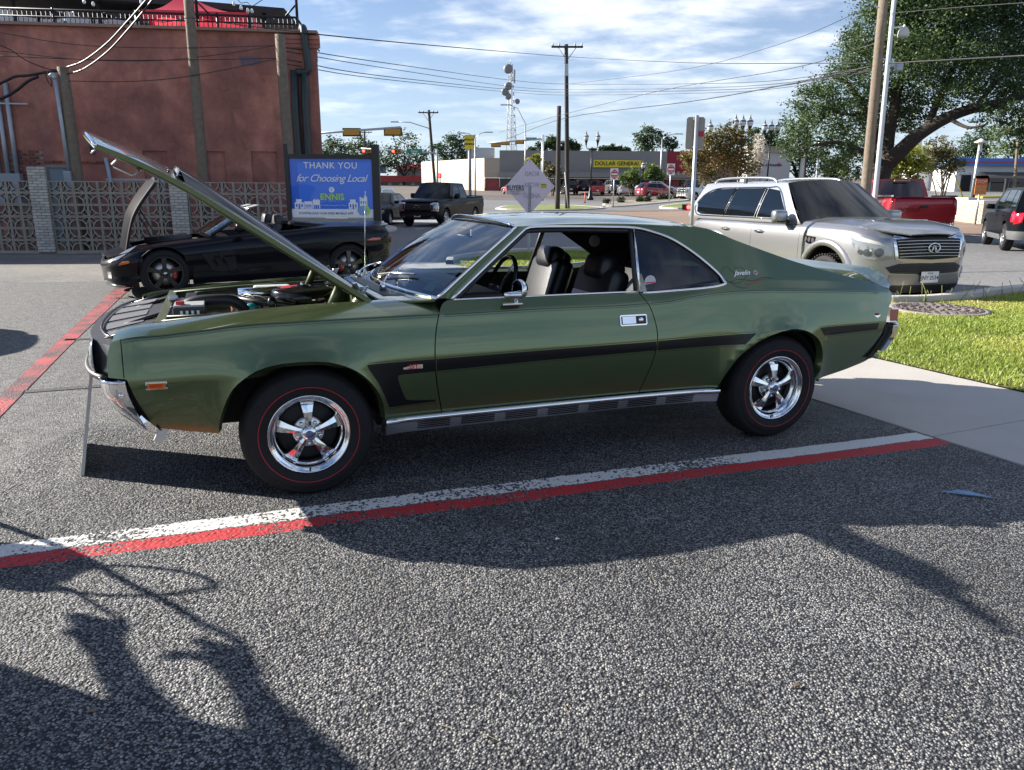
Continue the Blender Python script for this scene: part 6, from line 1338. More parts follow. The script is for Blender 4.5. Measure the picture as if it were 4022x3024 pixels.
def generic(kind, name, label, cat, col, x, y, rz, z=None, group=None, far=False, plate_no=None, front=True, rear=True, rim=None, scale=1., glassm=None):
    t = T_[kind]; L, w = t['L'], t['w']; cr = .30 if kind != 'pickup' else .16
    v = Veh(name, label, cat, (x, y, tz(x, y) if z is None else z), rz, [(0, 0), (.02, w*.4), (.08, w*.68), (.2, w*.86), (.45, w*.96), (.95, w), (L/2, w), (L-.9, w*.99), (L-.35, w*.95), (L-.12, w*.82), (L-.03, w*.5), (L, 0)] if kind != 'pickup' else [(0, 0), (.03, w*.5), (.09, w*.80), (.2, w*.93), (.5, w*.99), (1, w), (L/2, w), (L-.5, w), (L-.1, w*.985), (L-.03, w*.93), (L, w*.5), (L, 0)],
            [(0, t['clr']), (L, t['clr']+.06)], t['zs'], [(-.1, .08), (0, .05), (.12, .02), (.35, .004), (.55, 0), (.72, .004), (.86, .02), (.94, .045), (1., .10), (1.1, .18)], group)
    v.o.scale = (scale,)*3; o = v.o; P = paint('paint_%s_%d' % (name, int(1000*sum(col))), col, .3 if sum(col) > .08 else 0., .35, 1. if sum(col) > .08 else .12)
    if sum(col) < .08: P.node_tree.nodes['Principled BSDF'].inputs['Specular IOR Level'].default_value = .15
    x0, x1, Rt = t['wheels']; v.body(P, [(x0, Rt+.07, Rt), (x1, Rt+.07, Rt)]); g = v.topf(.05)
    a, b, c_, d_, zr, wb, wr = t['cab']
    patch('hood', [(.05, -1), (.05, 1), (a+.1, 1), (a+.1, -1)], g, P, o, .3, .3, out=(0, 0, 1))
    if t['deck']:
        e0, e1 = t['deck']
        if kind == 'pickup':
            patch('bed_floor', [(e0, -.92), (e0, .92), (L-.08, .92), (L-.08, -.92)], lambda X, q: (X, q*.8, .85), BLACKP, o, .6, out=(0, 0, 1))
            for sg in (1, -1): mesh('bed_rail', [(e0, sg*(w-.02), 1.31), (L, sg*(w-.02), 1.37), (L, sg*(w-.14), 1.375), (e0, sg*(w-.14), 1.315), (e0, sg*(w-.14), .85), (L, sg*(w-.14), .85)], [(0, 1, 2, 3), (3, 2, 5, 4)], P, o)
            mesh('tailgate_top', [(L-.09, -w+.1, 1.375), (L-.01, -w+.1, 1.37), (L-.01, w-.1, 1.37), (L-.09, w-.1, 1.375), (L-.09, -w+.1, .85), (L-.09, w-.1, .85)], [(0, 1, 2, 3), (0, 3, 5, 4)], P, o)
        else: patch('trunk_lid', [(e0-.3, -1), (e0-.3, 1), (e1, 1), (e1, -1)], g, P, o, .3, .3, out=(0, 0, 1))
    v.cab(P, a, b, c_, d_, zr, wb, wr, t['win'], t['base'], .04, curve=.10, glassm=glassm)
    for sg in (1, -1):
        for xx in (x0, x1): car_wheel(o, (xx, sg*(w-.025), Rt), Rt, Rt*.64, .22, sg, rim or ALU, 6)
        m = boxo('door_mirror', (a+.55, sg*(wb+.13), t['base']+.10), (.12, .22, .15), P, o, bev=.04, smooth=True)
        # doors on the flanks
        for k, W in enumerate(t['win'][:2]):
            u0, u1 = v.u(W[0][0]-.08 if k == 0 else W[0][0]-.04), v.u(W[2][0]+.03); D = v.on('door', [(u0, t['clr']+.18), (u1, t['clr']+.18), (u1, t['base']-.02), (u0, t['base']-.02)], P, .003, .006, sides=(sg,))
            p = Vector(v.f(sg*(u1-.14), t['base']-.12)); boxo('door_handle', tuple(p+Vector((0, sg*.015, 0))), (.16, .025, .025), P, D)
        if front:
            zz = t['zs'][1][1]; uf = w*.62
            v.on('headlight', [(uf, zz-.20), (uf, zz-.06), (uf+.42, zz-.01), (uf+.36, zz-.17)] if kind != 'pickup' else [(uf, zz-.30), (uf-.02, zz-.02), (uf+.34, zz-.04), (uf+.32, zz-.30)], LAMPGL, .006, .01, sides=(sg,)); v.on('fog_lamp', [(uf, .42), (uf, .50), (uf+.16, .50), (uf+.16, .42)], LAMPGL, .006, .006, sides=(sg,))
        if rear:
            zz = t['zs'][-1][1]
            v.on('tail_light', [(v.U-w*.98, zz-.36), (v.U-w*.98, zz-.06), (v.U-w*.72, zz-.06), (v.U-w*.74, zz-.30)] if kind != 'pickup' else [(v.U-w*1.0, zz-.52), (v.U-w*1.0, zz-.08), (v.U-w*.86, zz-.08), (v.U-w*.86, zz-.52)], REDLENS, .006, .012, sides=(sg,))
    if front:
        zz = t['zs'][1][1]; gw = w*.56; G = v.on('grille', [(-gw, zz-.26), (-gw, zz-.04), (gw, zz-.04), (gw, zz-.26)] if kind != 'pickup' else [(-gw, zz-.36), (-gw, zz-.03), (gw, zz-.03), (gw, zz-.36)], BLACKP, .008, .01)
        for k in range(3): ribbon('grille_bar', [(-gw, zz-.22+.06*k), (gw, zz-.22+.06*k)], .012, v.f, CHROME if not far and kind == 'sedan' else BLACKM, G, .014, .2, (-1, 0, 0))
        v.on('lower_intake', [(-w*.5, .34), (-w*.55, .44), (w*.55, .44), (w*.5, .34)], BLACKM, .006, .0)
        plate(o, face_m(Vector(v.f(0, .52))+Vector((-.02, 0, 0)), (0, -1, 0), (0, 0, 1)), plate_no or ' ') if not far else None
    if rear: boxo('licence_plate', tuple(Vector(v.f(v.U, .62))+Vector((.015, 0, 0))), (.01, .31, .16), WHITE, o)
    return v
# black pickup facing the camera
f1 = generic('pickup', 'pickup_truck', 'black crew-cab pickup truck facing the camera by the blue sign', 'truck', (.003, .003, .004), -4.25, 34.7, R(72), plate_no='BJX 0902', rim=ALU)
def f1_detail():
    v = f1; o = v.o; zz = 1.10
    GR = v.on('grille_surround', [(-.80, .72), (-.84, 1.05), (.84, 1.05), (.80, .72)], GLOSSB, .02, .03); v.on('grille_mesh', [(-.60, .76), (-.62, 1.01), (.62, 1.01), (.60, .76)], M('mesh_black', (.02, .02, .021), .5, var=.6, vs=120), .025, .0, GR)
    em = Vector(v.f(0, .89))+Vector((-.06, 0, 0)); e = lathe('badge', [(0, -.012), (.10, -.008), (.125, 0)], CHROME, GR, 24, 'X', (0, 0, 0)); e.location = em; e.scale = (1, 1.15, .5); e2 = lathe('badge_field', [(0, -.014), (.105, -.011)], M('badge_navy', (.01, .012, .03), .2), e, 24, 'X')
    for sg in (1, -1):
        h = v.on('headlight_bezel', [(.66, .70), (.62, 1.06), (1.02, 1.06), (1.0, .70)], CHROME, .014, .01, sides=(sg,)); v.on('headlight_lens', [(.76, .74), (.72, 1.0), (.98, 1.0), (.97, .74)], LAMPGL, .02, .004, h, sides=(sg,)); v.on('headlight_inner', [(.66, .76), (.65, .98), (.72, .98), (.74, .76)], BLACKM, .021, .0, h, sides=(sg,))
        boxo('tow_mirror', (2.02, sg*1.12, 1.36), (.14, .24, .22), BLACKP, o, bev=.04)
        boxo('running_board', (2.75, sg*.98, .42), (2.2, .12, .05), BLACKP, o)
    v.on('front_bumper', [(-.95, .46), (-.98, .68), (.98, .68), (.95, .46)], GLOSSB, .03, .05)
f1_detail()
generic('sedan', 'sedan_car', 'dark grey sedan facing the camera, left of the black pickup', 'car', (.02, .024, .03), -6.75, 35.6, R(80), plate_no='KRL 8813')
generic('van', 'minivan', 'pale blue-silver minivan facing the camera behind the dark sedan', 'van', (.36, .42, .50), -8.6, 44.0, R(84), plate_no='FDN 1187')
# red pickup and black SUV seen from behind on the right
r_ = Vector((math.cos(R(83)), math.sin(R(83)), 0)); rc = Vector((13.35, 25.5, 0))+r_*5.9*1.05
dk = generic('pickup', 'pickup_truck', 'red pickup truck seen from behind beyond the silver SUV', 'truck', (.33, .008, .015), rc.x, rc.y, R(263), z=.0, front=False, scale=1.05, glassm=glass('truck_glass', (.6, .66, .64), .75))
def dk_detail():
    v = dk; o = v.o; U = v.U
    v.on('rear_bumper', [(U-.95, .42), (U-.95, .60), (U-.001, .60), (U-.001, .42)], CHROME, .05, .1, both=True)
    boxo('tailgate_handle', (5.93, 0, 1.08), (.03, .22, .07), BLACKP, o, bev=.01); text('tailgate_name', 'DODGE', .17, M('faded_red_letters', (.16, .004, .008), .4), o, face_m((5.925, -.42, .98), (0, 1, 0), (0, 0, 1)), .003, space=1.15)
    boxo('brake_lamp', (3.80, 0, 1.90), (.05, .5, .05), M('lamp_cream', (.4, .3, .22), .4), o)
    for y in (-.4, .4): s = boxo('seat_back', (3.1, y, 1.35), (.16, .5, .6), M('grey_cloth', (.10, .10, .10), .9), o, bev=.06); boxo('seat_headrest', (3.12, y, 1.70), (.12, .28, .16), M('grey_cloth', (.1, .1, .1)), s, bev=.05)
    boxo('bed_chrome_rail', (4.9, .94, 1.40), (1.9, .05, .05), CHROME, o); boxo('bed_chrome_rail', (4.9, -.94, 1.40), (1.9, .05, .05), CHROME, o)
dk_detail()
bs = generic('suv', 'crossover_suv', 'black crossover SUV with red tail light, cut off at the right edge', 'SUV', (.003, .004, .006), 16.05, 25.0, R(248), front=False, scale=1.02)
v_ = bs
for sg in (1, -1): v_.on('large_tail_light', [(v_.U-1.10, .78), (v_.U-1.12, 1.06), (v_.U-.70, 1.08), (v_.U-.72, .80)], M('bright_red_lens', (.55, .008, .03), .12, coat=1.), .016, .02, sides=(sg,)); v_.on('lower_cladding', [(v_.u(1.0)+.45, .28), (v_.u(3.75)-.45, .28), (v_.u(3.75)-.45, .42), (v_.u(1.0)+.45, .42)], M('grey_cladding', (.10, .105, .11), .6), .012, .02, sides=(sg,)); v_.on('bumper_cladding', [(v_.U-1.35, .33), (v_.U-1.35, .55), (v_.U-.3, .55), (v_.U-.3, .33)], M('grey_cladding', (.10, .105, .11)), .014, .02, sides=(sg,))
# ---------------------------------------------------------------- cars in the store lot
LOTG = 'cars in the store parking lot'
def lotcar(kind, name, label, cat, col, px, py, rzdeg, scale=1., rear=True, front=True):
    x, y = g(px, py); return generic(kind, name, label, cat, col, x, y, R(rzdeg), group=LOTG, far=True, front=front, rear=rear, scale=scale)
lotcar('suv', 'parked_suv', 'black SUV parked behind the bare utility poles by the store', 'SUV', (.012, .013, .016), 2228, 763, -88, front=False)
lotcar('suv', 'parked_suv', 'dark SUV parked just left of the distant red pickup', 'SUV', (.02, .022, .026), 2290, 760, -94, front=False)
lotcar('pickup', 'parked_pickup', 'small red pickup seen from behind beside the twin lamp post', 'truck', (.36, .012, .015), 2336, 766, -92, .88, front=False)
lotcar('suv', 'parked_suv', 'grey SUV parked just right of the distant red pickup', 'SUV', (.12, .13, .14), 2384, 760, -80, front=False)
lotcar('sedan', 'parked_sedan', 'silver sedan seen from behind between the do-not-enter signs', 'car', (.42, .44, .46), 2450, 766, -93, front=False)
lotcar('suv', 'parked_suv', 'dark grey SUV parked above the distant red hatchback', 'SUV', (.07, .07, .07), 2527, 765, -95, front=False)
lotcar('hatch', 'parked_hatchback', 'dark red hatchback turning away among the store planters', 'car', (.22, .008, .02), 2640, 779, 205, front=True)
lotcar('sedan', 'parked_sedan', 'white sedan parked behind the dark red hatchback', 'car', (.62, .63, .64), 2650, 764, 195)
lotcar('sedan', 'parked_sedan', 'black sedan at the far right of the store lot', 'car', (.02, .02, .022), 2700, 757, -95)
wt = lotcar('pickup', 'parked_pickup', 'white pickup with a black grille guard facing left near the sign post', 'truck', (.6, .61, .6), 2672, 787, 28, 1.0)
tubes('grille_guard', [([(-.12, y, .55), (-.16, y, 1.25)], .04) for y in (-.55, 0, .55)]+[([(-.16, -.9, z), (-.16, .9, z)], .035) for z in (.75, 1.0, 1.25)]+[([(-.16, sy, .7), (-.16, sy, 1.25)], .035) for sy in (-.9, .9)], BLACKP, wt.o, 6)
lotcar('sedan', 'parked_sedan', 'red sedan by the store entrance left of the diamond sign', 'car', (.28, .02, .02), 1985, 762, -60)
lotcar('suv', 'parked_suv', 'white and black SUV crossing far off near the blue-roofed shop', 'SUV', (.5, .5, .5), 3885, 742, 170)
lotcar('suv', 'parked_suv', 'dark SUV far off beyond the red pickup cab', 'SUV', (.02, .025, .03), 3690, 745, 170)
# ================================================================ shops beyond the street
def store():
    Y = 118.; c = at(1902, 650, Y); zc = at(2300, 592, Y).z; gz = tz(0, Y)-.3
    B = thing('store_building', 'long grey single-storey discount store with a cream side wall and yellow sign', 'building', (c.x, Y, gz)); H = zc-gz
    GREY = M('grey_render', (.235, .225, .215), .9, var=.1, vs=.6); CRM = M('cream_render', (.60, .52, .41), .9, var=.12, vs=.5)
    xr = at(2619, 650, Y).x-c.x; xr2 = at(2960, 650, Y).x-c.x; xl = at(1655, 650, Y+17)
    lx = xl.x-c.x; ly = 17.; Hl = at(1653, 636, Y+17).z-gz; Hc = at(1900, 620, Y).z-gz; xt = at(1962, 650, Y).x-c.x; zs = at(2000, 698, Y).z-gz
    # side wall, lit
    mesh('side_wall', [(0, 0, 0), (lx, ly, 0), (lx, ly, Hl), (0, 0, Hc)], [(0, 1, 2, 3)[::-1]], CRM, B)
    mesh('low_roof', [(0, 0, Hc), (lx, ly, Hl), (lx+30, ly+25, Hl), (xt, 0, Hc), (xt, 25, Hc)], [(0, 3, 4, 2, 1)], M('flat_roof', (.3, .29, .27), .9), B)
    boxo('corner_block', (xt/2, .15, (Hc+zs)/2), (xt, .3, Hc-zs), M('tan_render', (.42, .36, .28), .9, var=.1), B)
    boxo('facade', ((xt+xr)/2, .4, (H+zs)/2), (xr-xt, .8, H-zs), GREY, B); boxo('facade_band', ((xt+xr2)/2, -.6, zs-.05+.5), (xr2-xt, 1.2, .7), M('canopy_grey', (.25, .24, .23), .8), B); mesh('roof', [(xt, .3, H-.02), (xr2, .3, H-.02), (xr2, 40, H-.02), (xt, 40, H-.02)], [(0, 1, 2, 3)], M('flat_roof', (.3, .29, .27)), B)
    mesh('return_wall', [(xt, 0, Hc-.5), (xt, 25, Hc-.5), (xt, 25, H), (xt, 0, H)], [(0, 1, 2, 3)[::-1]], CRM, B)
    boxo('red_facade', ((xr+xr2)/2, .45, (H+zs)/2), (xr2-xr, .8, H-zs), M('red_render', (.26, .022, .035), .8, var=.1), B)
    boxo('shop_interior', ((xt+xr2)/2, 4, zs/2), (xr2-xt, .2, zs), BLACKM, B)
    x = 0.1; k = 0
    while x < xr2-2.2:
        w = 2.0; f_ = boxo('window_frame', (x+w/2+.1, .5, zs/2), (w+.12, .12, zs-.1), M('window_alu', (.06, .06, .065), .4, .5), B); boxo('pane', (x+w/2+.1, .42, zs/2), (w-.08, .05, zs-.3), DKGLASS if k % 3 else M('poster_%d' % (k % 4), ((.30, .05, .05), (.35, .36, .1), (.3, .3, .32), (.4, .25, .05))[k % 4], .5, var=.5, vs=3), f_); x += 2.25; k += 1
    # name sign
    s0, s1 = at(2331, 640, Y), at(2517, 654, Y); S = boxo('name_sign', ((s0.x+s1.x)/2-c.x, -.15, at(2420, 643, Y).z-gz), (s1.x-s0.x, .25, 1.02), M('sign_yellow', (.72, .58, .02), .5, var=.06), B); boxo('sign_frame', ((s0.x+s1.x)/2-c.x, -.06, at(2420, 643, Y).z-gz), (s1.x-s0.x+.5, .2, 1.35), M('sign_grey_frame', (.2, .2, .2), .6), S)
    text('sign_lettering', 'DOLLAR GENERAL', .80, M('letter_black', (.01, .01, .01), .5), S, face_m(((s0.x+s1.x)/2-c.x, -.29, at(2420, 643, Y).z-gz), (1, 0, 0), (0, 0, 1)), .03, bold=.012)
    t0 = at(2150, 641, Y); text('small_lettering', 'PLS', .75, M('letter_brown', (.16, .04, .02), .6), S, face_m((t0.x-c.x, -.06, t0.z-gz), (1, 0, 0), (0, 0, 1)), .03, bold=.02)
    boxo('roof_unit', (lx*.15+1.0, 5, Hc+.9), (4.2, 3, 1.5), GALV, B)
store()
def bank():
    Y = 92.; a, b = at(3010, 600, Y), at(3108, 600, Y); gz = tz(a.x, Y)-.3; B = thing('bank_building', 'pale grey bank kiosk with a tan parapet right of the flowering tree', 'building', (a.x, Y, gz)); w = b.x-a.x; h = at(3050, 600, Y).z-gz
    boxo('wall', (w/2-1, 2, h/2), (w+2, 4, h), M('bank_grey', (.42, .41, .41), .8, var=.06), B); boxo('parapet', (w/2-1, 2, h+.35), (w+2.5, 4.5, .7), M('bank_tan', (.30, .25, .19), .8), B); boxo('canopy', (w+.9, 2, h-.2), (1.8, 4, .5), M('bank_tan', (.3, .25, .19)), B); tube('column', [(w+1.5, .3, 0), (w+1.5, .3, h-.4)], .25, M('bank_white', (.6, .58, .55), .7), B, 10)
    p = at(3032, 648, Y); text('bank_lettering', 'Bank of America', .42, M('bank_navy', (.02, .03, .16), .5), B, face_m((p.x-a.x-.3, -.03, p.z-gz), (1, 0, 0), (0, 0, 1)), .02, bold=.008); q = at(3058, 647, Y); mesh('bank_flag', [(q.x-a.x-.3, -.03, q.z-gz), (q.x-a.x, -.03, q.z-gz+.22), (q.x-a.x+.3, -.03, q.z-gz), (q.x-a.x, -.03, q.z-gz-.22)], [(3, 2, 1, 0)], M('bank_red', (.45, .02, .03), .5), B)
bank()
def redroof():
    Y = 150.; a, b = at(1440, 680, Y), at(1662, 680, Y); gz = tz(0, Y)-.5; B = thing('restaurant_building', 'low white building with red roof bands far off left of the store', 'building', (a.x, Y, gz)); w = b.x-a.x+6; RD = M('roof_red', (.45, .05, .04), .6, var=.1); zt = at(1560, 668, Y).z-gz; zm = at(1560, 690, Y).z-gz; zl = at(1560, 715, Y).z-gz
    boxo('wall', (w/2-4, 4, zl/2), (w+8, 8, zl), M('diner_white', (.55, .54, .52), .8, var=.08), B); boxo('roof_band', (w/2-4, 3.6, (zm+zl)/2), (w+9, 8.4, zm-zl), RD, B); boxo('upper_storey', (w*.62, 6, zm+.6), (w*.6, 6, 1.6), M('diner_white', (.55, .54, .52)), B); mesh('upper_roof', [(w*.28, 2.6, zm+1.3), (w*.98, 2.6, zm+1.3), (w*.9, 6, zm+2.3), (w*.36, 6, zm+2.3)], [(0, 1, 2, 3)], RD, B)
    for k in range(6): boxo('window', (1+k*2.2, -.05, zl*.55), (1.5, .1, .9), DKGLASS, B)
    boxo('roof_sign', (w*.12, .5, zm+1.2), (3.2, .3, 1.5), M('blue_sign', (.18, .28, .45), .5, var=.3, vs=3), B)
redroof()
def blueshop():
    Y = 98.; a, b = at(3762, 640, Y), at(4100, 640, Y); gz = tz(a.x, Y)-.5; B = thing('carwash_building', 'white building with a bright blue fascia far off at the right edge', 'building', (a.x, Y, gz)); w = b.x-a.x; zt = at(3900, 622, Y).z-gz; zb = at(3900, 652, Y).z-gz
    boxo('wall', (w/2, 4, zb/2), (w, 8, zb), M('shop_white', (.6, .6, .58), .8, var=.06), B); f_ = boxo('fascia', (w/2, 3.6, (zt+zb)/2), (w+.6, 8.6, zt-zb), M('fascia_blue', (.03, .16, .50), .5, var=.06), B); boxo('fascia_stripe', (w/2, -.75, (zt+zb)/2), (w+.62, .06, .22), M('fascia_red', (.35, .05, .08), .5), f_); boxo('fascia_return', (-.6, .5, (zt+zb)/2), (1.6, 2, zt-zb+.02), M('fascia_pale', (.22, .42, .60), .5), f_)
    for k in range(5): boxo('window', (w*.30+k*2.3, -.04, zb*.42), (2.0, .1, zb*.5), DKGLASS, B)
    boxo('doorway', (w*.12, -.04, zb*.35), (1.2, .1, zb*.7), BLACKM, B)
    V = []; n = 8
    for i in range(n+1): t = math.pi/2*i/n; V += [(w*.26, -2.6*math.sin(t), zb*(.45+.35*math.cos(t))), (w*.9, -2.6*math.sin(t), zb*(.45+.35*math.cos(t)))]
    mesh('awning', V, [(2*i, 2*i+1, 2*i+3, 2*i+2) for i in range(n)], M('awning_dark', (.06, .055, .05), .6, var=.2), B)
    Y2 = 104.; a2 = at(3600, 690, Y2); Wb = thing('white_shed', 'long low white wall behind the yellow-green tree', 'building', (a2.x, Y2, tz(a2.x, Y2)-.5)); w2 = at(3800, 690, Y2).x-a2.x; boxo('wall', (w2/2, 2, 1.9), (w2, 4, 3.8), M('shop_white', (.6, .6, .58)), Wb); boxo('roof', (w2/2, 2, 3.9), (w2+.4, 4.4, .2), M('shed_roof', (.45, .45, .44), .7), Wb)
    Y3 = 120.; a3 = at(3592, 570, Y3); P = thing('pylon_sign', 'white pylon sign with a red top seen through the big tree', 'sign', (a3.x, Y3, tz(a3.x, Y3))); zz = a3.z-tz(a3.x, Y3); boxo('sign_box', (0, 0, zz), (1.9, .5, 1.6), WHITE, P); boxo('sign_top', (.1, 0, zz+1.5), (2.2, .5, 1.2), M('sign_red', (.45, .02, .03), .5), P); tube('sign_pole', [(0, 0, 0), (0, 0, zz)], .2, STEEL, P, 8)
blueshop()
# ================================================================ ground areas beyond the street
sheet('store_lot', [g(1400, 775), g(2330, 788), g(2760, 790), g(3300, 790), (150, 240), (-120, 240), (-60, 90)], asphalt_mat('store_lot_asphalt', (.115, .095, .085), (.165, .14, .125), 12, 0, (.20, .165, .14), .6, .4, .06), .012, 6)
sheet('brick_crossing', [g(2330, 836), g(2480, 826), g(2760, 826), g(3010, 838), g(3010, 905), g(2620, 905), g(2380, 868)], TANBRICK, .012, 3)
sheet('brick_sidewalk', [g(3700, 850), g(4060, 838), g(4060, 935), g(3700, 925)], TANBRICK, .02, 3)
GRS = M('far_grass', (.16, .19, .045), .9, var=.35, vs=.8)
def island(name, gl, pts, mat=None, h=.12):
    P = [g(*p) for p in pts]; kerb(name+'_kerb', [p for p in P]+[P[0]], .3, h, CONC2); sheet(name, P, mat or GRS, h-.01, 3)
island('corner_island', '', [(1945, 822), (2010, 826), (2180, 829), (2350, 822), (2360, 817), (2230, 809), (2110, 808), (1990, 812)])
MULCH = M('planting_soil', (.22, .19, .15), .95, var=.3, vs=1.)
island('planting_bed', '', [(2365, 812), (2440, 813), (2620, 797), (2700, 789), (2690, 784), (2560, 786), (2450, 793), (2375, 801)], MULCH)
island('side_island', '', [(2590, 820), (2680, 820), (2760, 806), (2830, 800), (2830, 795), (2700, 800), (2600, 812)])
island('left_walk', '', [(1310, 905), (1480, 915), (1560, 903), (1500, 890), (1340, 888)], CONC2, .10)
sheet('concrete_apron', [g(1560, 870), g(1860, 838), g(2010, 832), g(2010, 845), g(1880, 862), g(1640, 905)], M('road_concrete', (.26, .26, .26), .9, var=.1), .010, 3)
kerb('yellow_kerb', [g(3818, 776), g(3860, 779), g(3935, 778)], .25, .18, YELLOW); sheet('right_verge', [g(3660, 768), g(3960, 768), g(3960, 776), g(3660, 774)], GRS, .02, 3)
for k, (y0) in enumerate((805, 818)): a, b = g(3700, y0), g(3860, y0-4); strip('yellow_road_line', a, b, .15, M('road_yellow', (.55, .36, .05), .7), .03)
# ================================================================ blue sign board
def blue_sign():
    Y = 15.5; c = [at(1134, 627, Y), at(1458, 621, Y), at(1471, 858, Y), at(1152, 852, Y)]; cx = sum(p.x for p in c)/4; w = ((c[1]-c[0]).x+(c[2]-c[3]).x)/2; z1 = (c[0].z+c[1].z)/2; z0 = (c[2].z+c[3].z)/2; h = z1-z0; zc_ = (z0+z1)/2
    B = thing('notice_board', 'blue THANK YOU FOR CHOOSING LOCAL board on black posts', 'sign', (cx, Y, 0)); BL = M('sign_blue', (.012, .11, .62), .35, coat=.5, var=.05); BL2 = M('sign_blue_light', (.03, .16, .74), .35, coat=.5, var=.05); WH = M('print_white', (.72, .74, .78), .5, var=.04); LB = M('print_pale', (.42, .52, .74), .5, var=.05); BK = M('post_black', (.012, .012, .013), .45, var=.2); GN = M('print_green', (.36, .62, .12), .5)
    f = lambda x, z: (x, -.03, z)
    P = boxo('panel', (0, 0, zc_), (w, .05, h), BL, B)
    patch('panel_field', [(-w*.40, zc_-h*.36), (-w*.40, zc_+h*.44), (w*.5, zc_+h*.45), (w*.5, zc_-h*.36)], f, BL2, P, 2, out=(0, -1, 0))
    patch('panel_footer', [(-w/2, zc_-h/2), (-w/2, zc_-h*.35), (w/2, zc_-h*.35), (w/2, zc_-h/2)], lambda x, z: (x, -.033, z), WH, P, 2, out=(0, -1, 0))
    bl = boxo('header', (0, 0, z1+.045), (w, .12, .08), BK, B); boxo('sill', (0, 0, z0-.045), (w, .12, .07), M('sill_grey', (.25, .25, .24), .5, .3), B)
    for x in (-w/2-.045, w/2+.075):
        pw = .085 if x < 0 else .145; boxo('post', (x, .0, (z1+.27)/2), (pw, .12, z1+.27), BK, B)
    def t(n, s, size, x, z, mat, sh=0., bold=0., sp=1.): return text(n, s, size, mat, P, face_m((x, -.037, z), (1, 0, 0), (0, 0, 1)), .001, sh, 'CENTER', sp, bold)
    t('print_thank_you', 'THANK YOU', .168, 0, zc_+h*.385, WH, 0, .002, 1.1)
    t('print_choosing', 'for Choosing Local', .195, 0, zc_+h*.17, WH, .42, .0008, .92)
    lathe('print_roundel', [(0, -.034), (.054, -.034)], WH, P, 24, 'Y', (.0, 0, zc_-h*.02)); t('print_roundel_mark', 'E', .06, 0, zc_-h*.02, BL)
    t('print_ennis', 'ENNIS', .165, .005, zc_-h*.145, GN, 0, .006, 1.05); t('print_texas', 'TEXAS', .042, .005, zc_-h*.215, LB, 0, 0, 1.3); t('print_motto', 'The bluebonnet spirit of Texas', .05, .01, zc_-h*.285, LB, .4, 0, .9)
    t('print_download', 'DOWNLOAD OUR FREE MOBILE APP', .064, -.13, zc_-h*.425, M('print_slate', (.14, .19, .36), .5), 0, .0006, 1.02)
    # skyline silhouettes
    def bld(x0, prof_, holes):
        pts = [(x0, zc_-h*.345)]+[(x0+a, zc_-h*.345+b) for a, b in prof_]; pts.append((pts[-1][0], zc_-h*.345)); patch('print_skyline', pts, lambda x, z: (x, -.034, z), WH, P, 3, out=(0, -1, 0))
        for a, b, c1, d in holes: patch('print_window', [(x0+a, zc_-h*.345+b), (x0+a, zc_-h*.345+d), (x0+c1, zc_-h*.345+d), (x0+c1, zc_-h*.345+b)], lambda x, z: (x, -.0365, z), BL, P, 3, out=(0, -1, 0))
    low = [(0, .12), (.03, .12), (.03, .18), (.14, .18), (.14, .12), (.18, .12)]; lh = [(.025, .03, .05, .09), (.075, .0, .105, .09), (.13, .03, .155, .09)]
    bld(-w*.46, low, lh); bld(-w*.46+.19, [(0, .14), (.16, .14)], [(.02+.032*k, .02, .036+.032*k, .08) for k in range(4)]); bld(-w*.46+.36, [(0, .17), (.03, .17), (.03, .19), (.05, .19), (.05, .17), (.09, .17), (.09, .19), (.11, .19), (.11, .17), (.14, .17)], [(.02+.035*k, .0, .045+.035*k, .07) for k in range(3)])
    bld(w*.20, low, lh); bld(w*.20+.22, [(0, .23), (.03, .23), (.03, .21), (.09, .21), (.09, .25), (.13, .25), (.13, .23), (.15, .23)], [(.02, .10, .04, .15), (.065, .10, .085, .15), (.11, .10, .13, .15)])
    lathe('print_app_icon', [(0, -.038), (.11, -.038)], GN, P, 6, 'Y', (w*.40, 0, zc_-h*.37)); lathe('print_app_icon', [(0, -.040), (.10, -.040)], M('icon_blue', (.2, .32, .6), .5), P, 6, 'Y', (w*.365, 0, zc_-h*.375))
blue_sign()
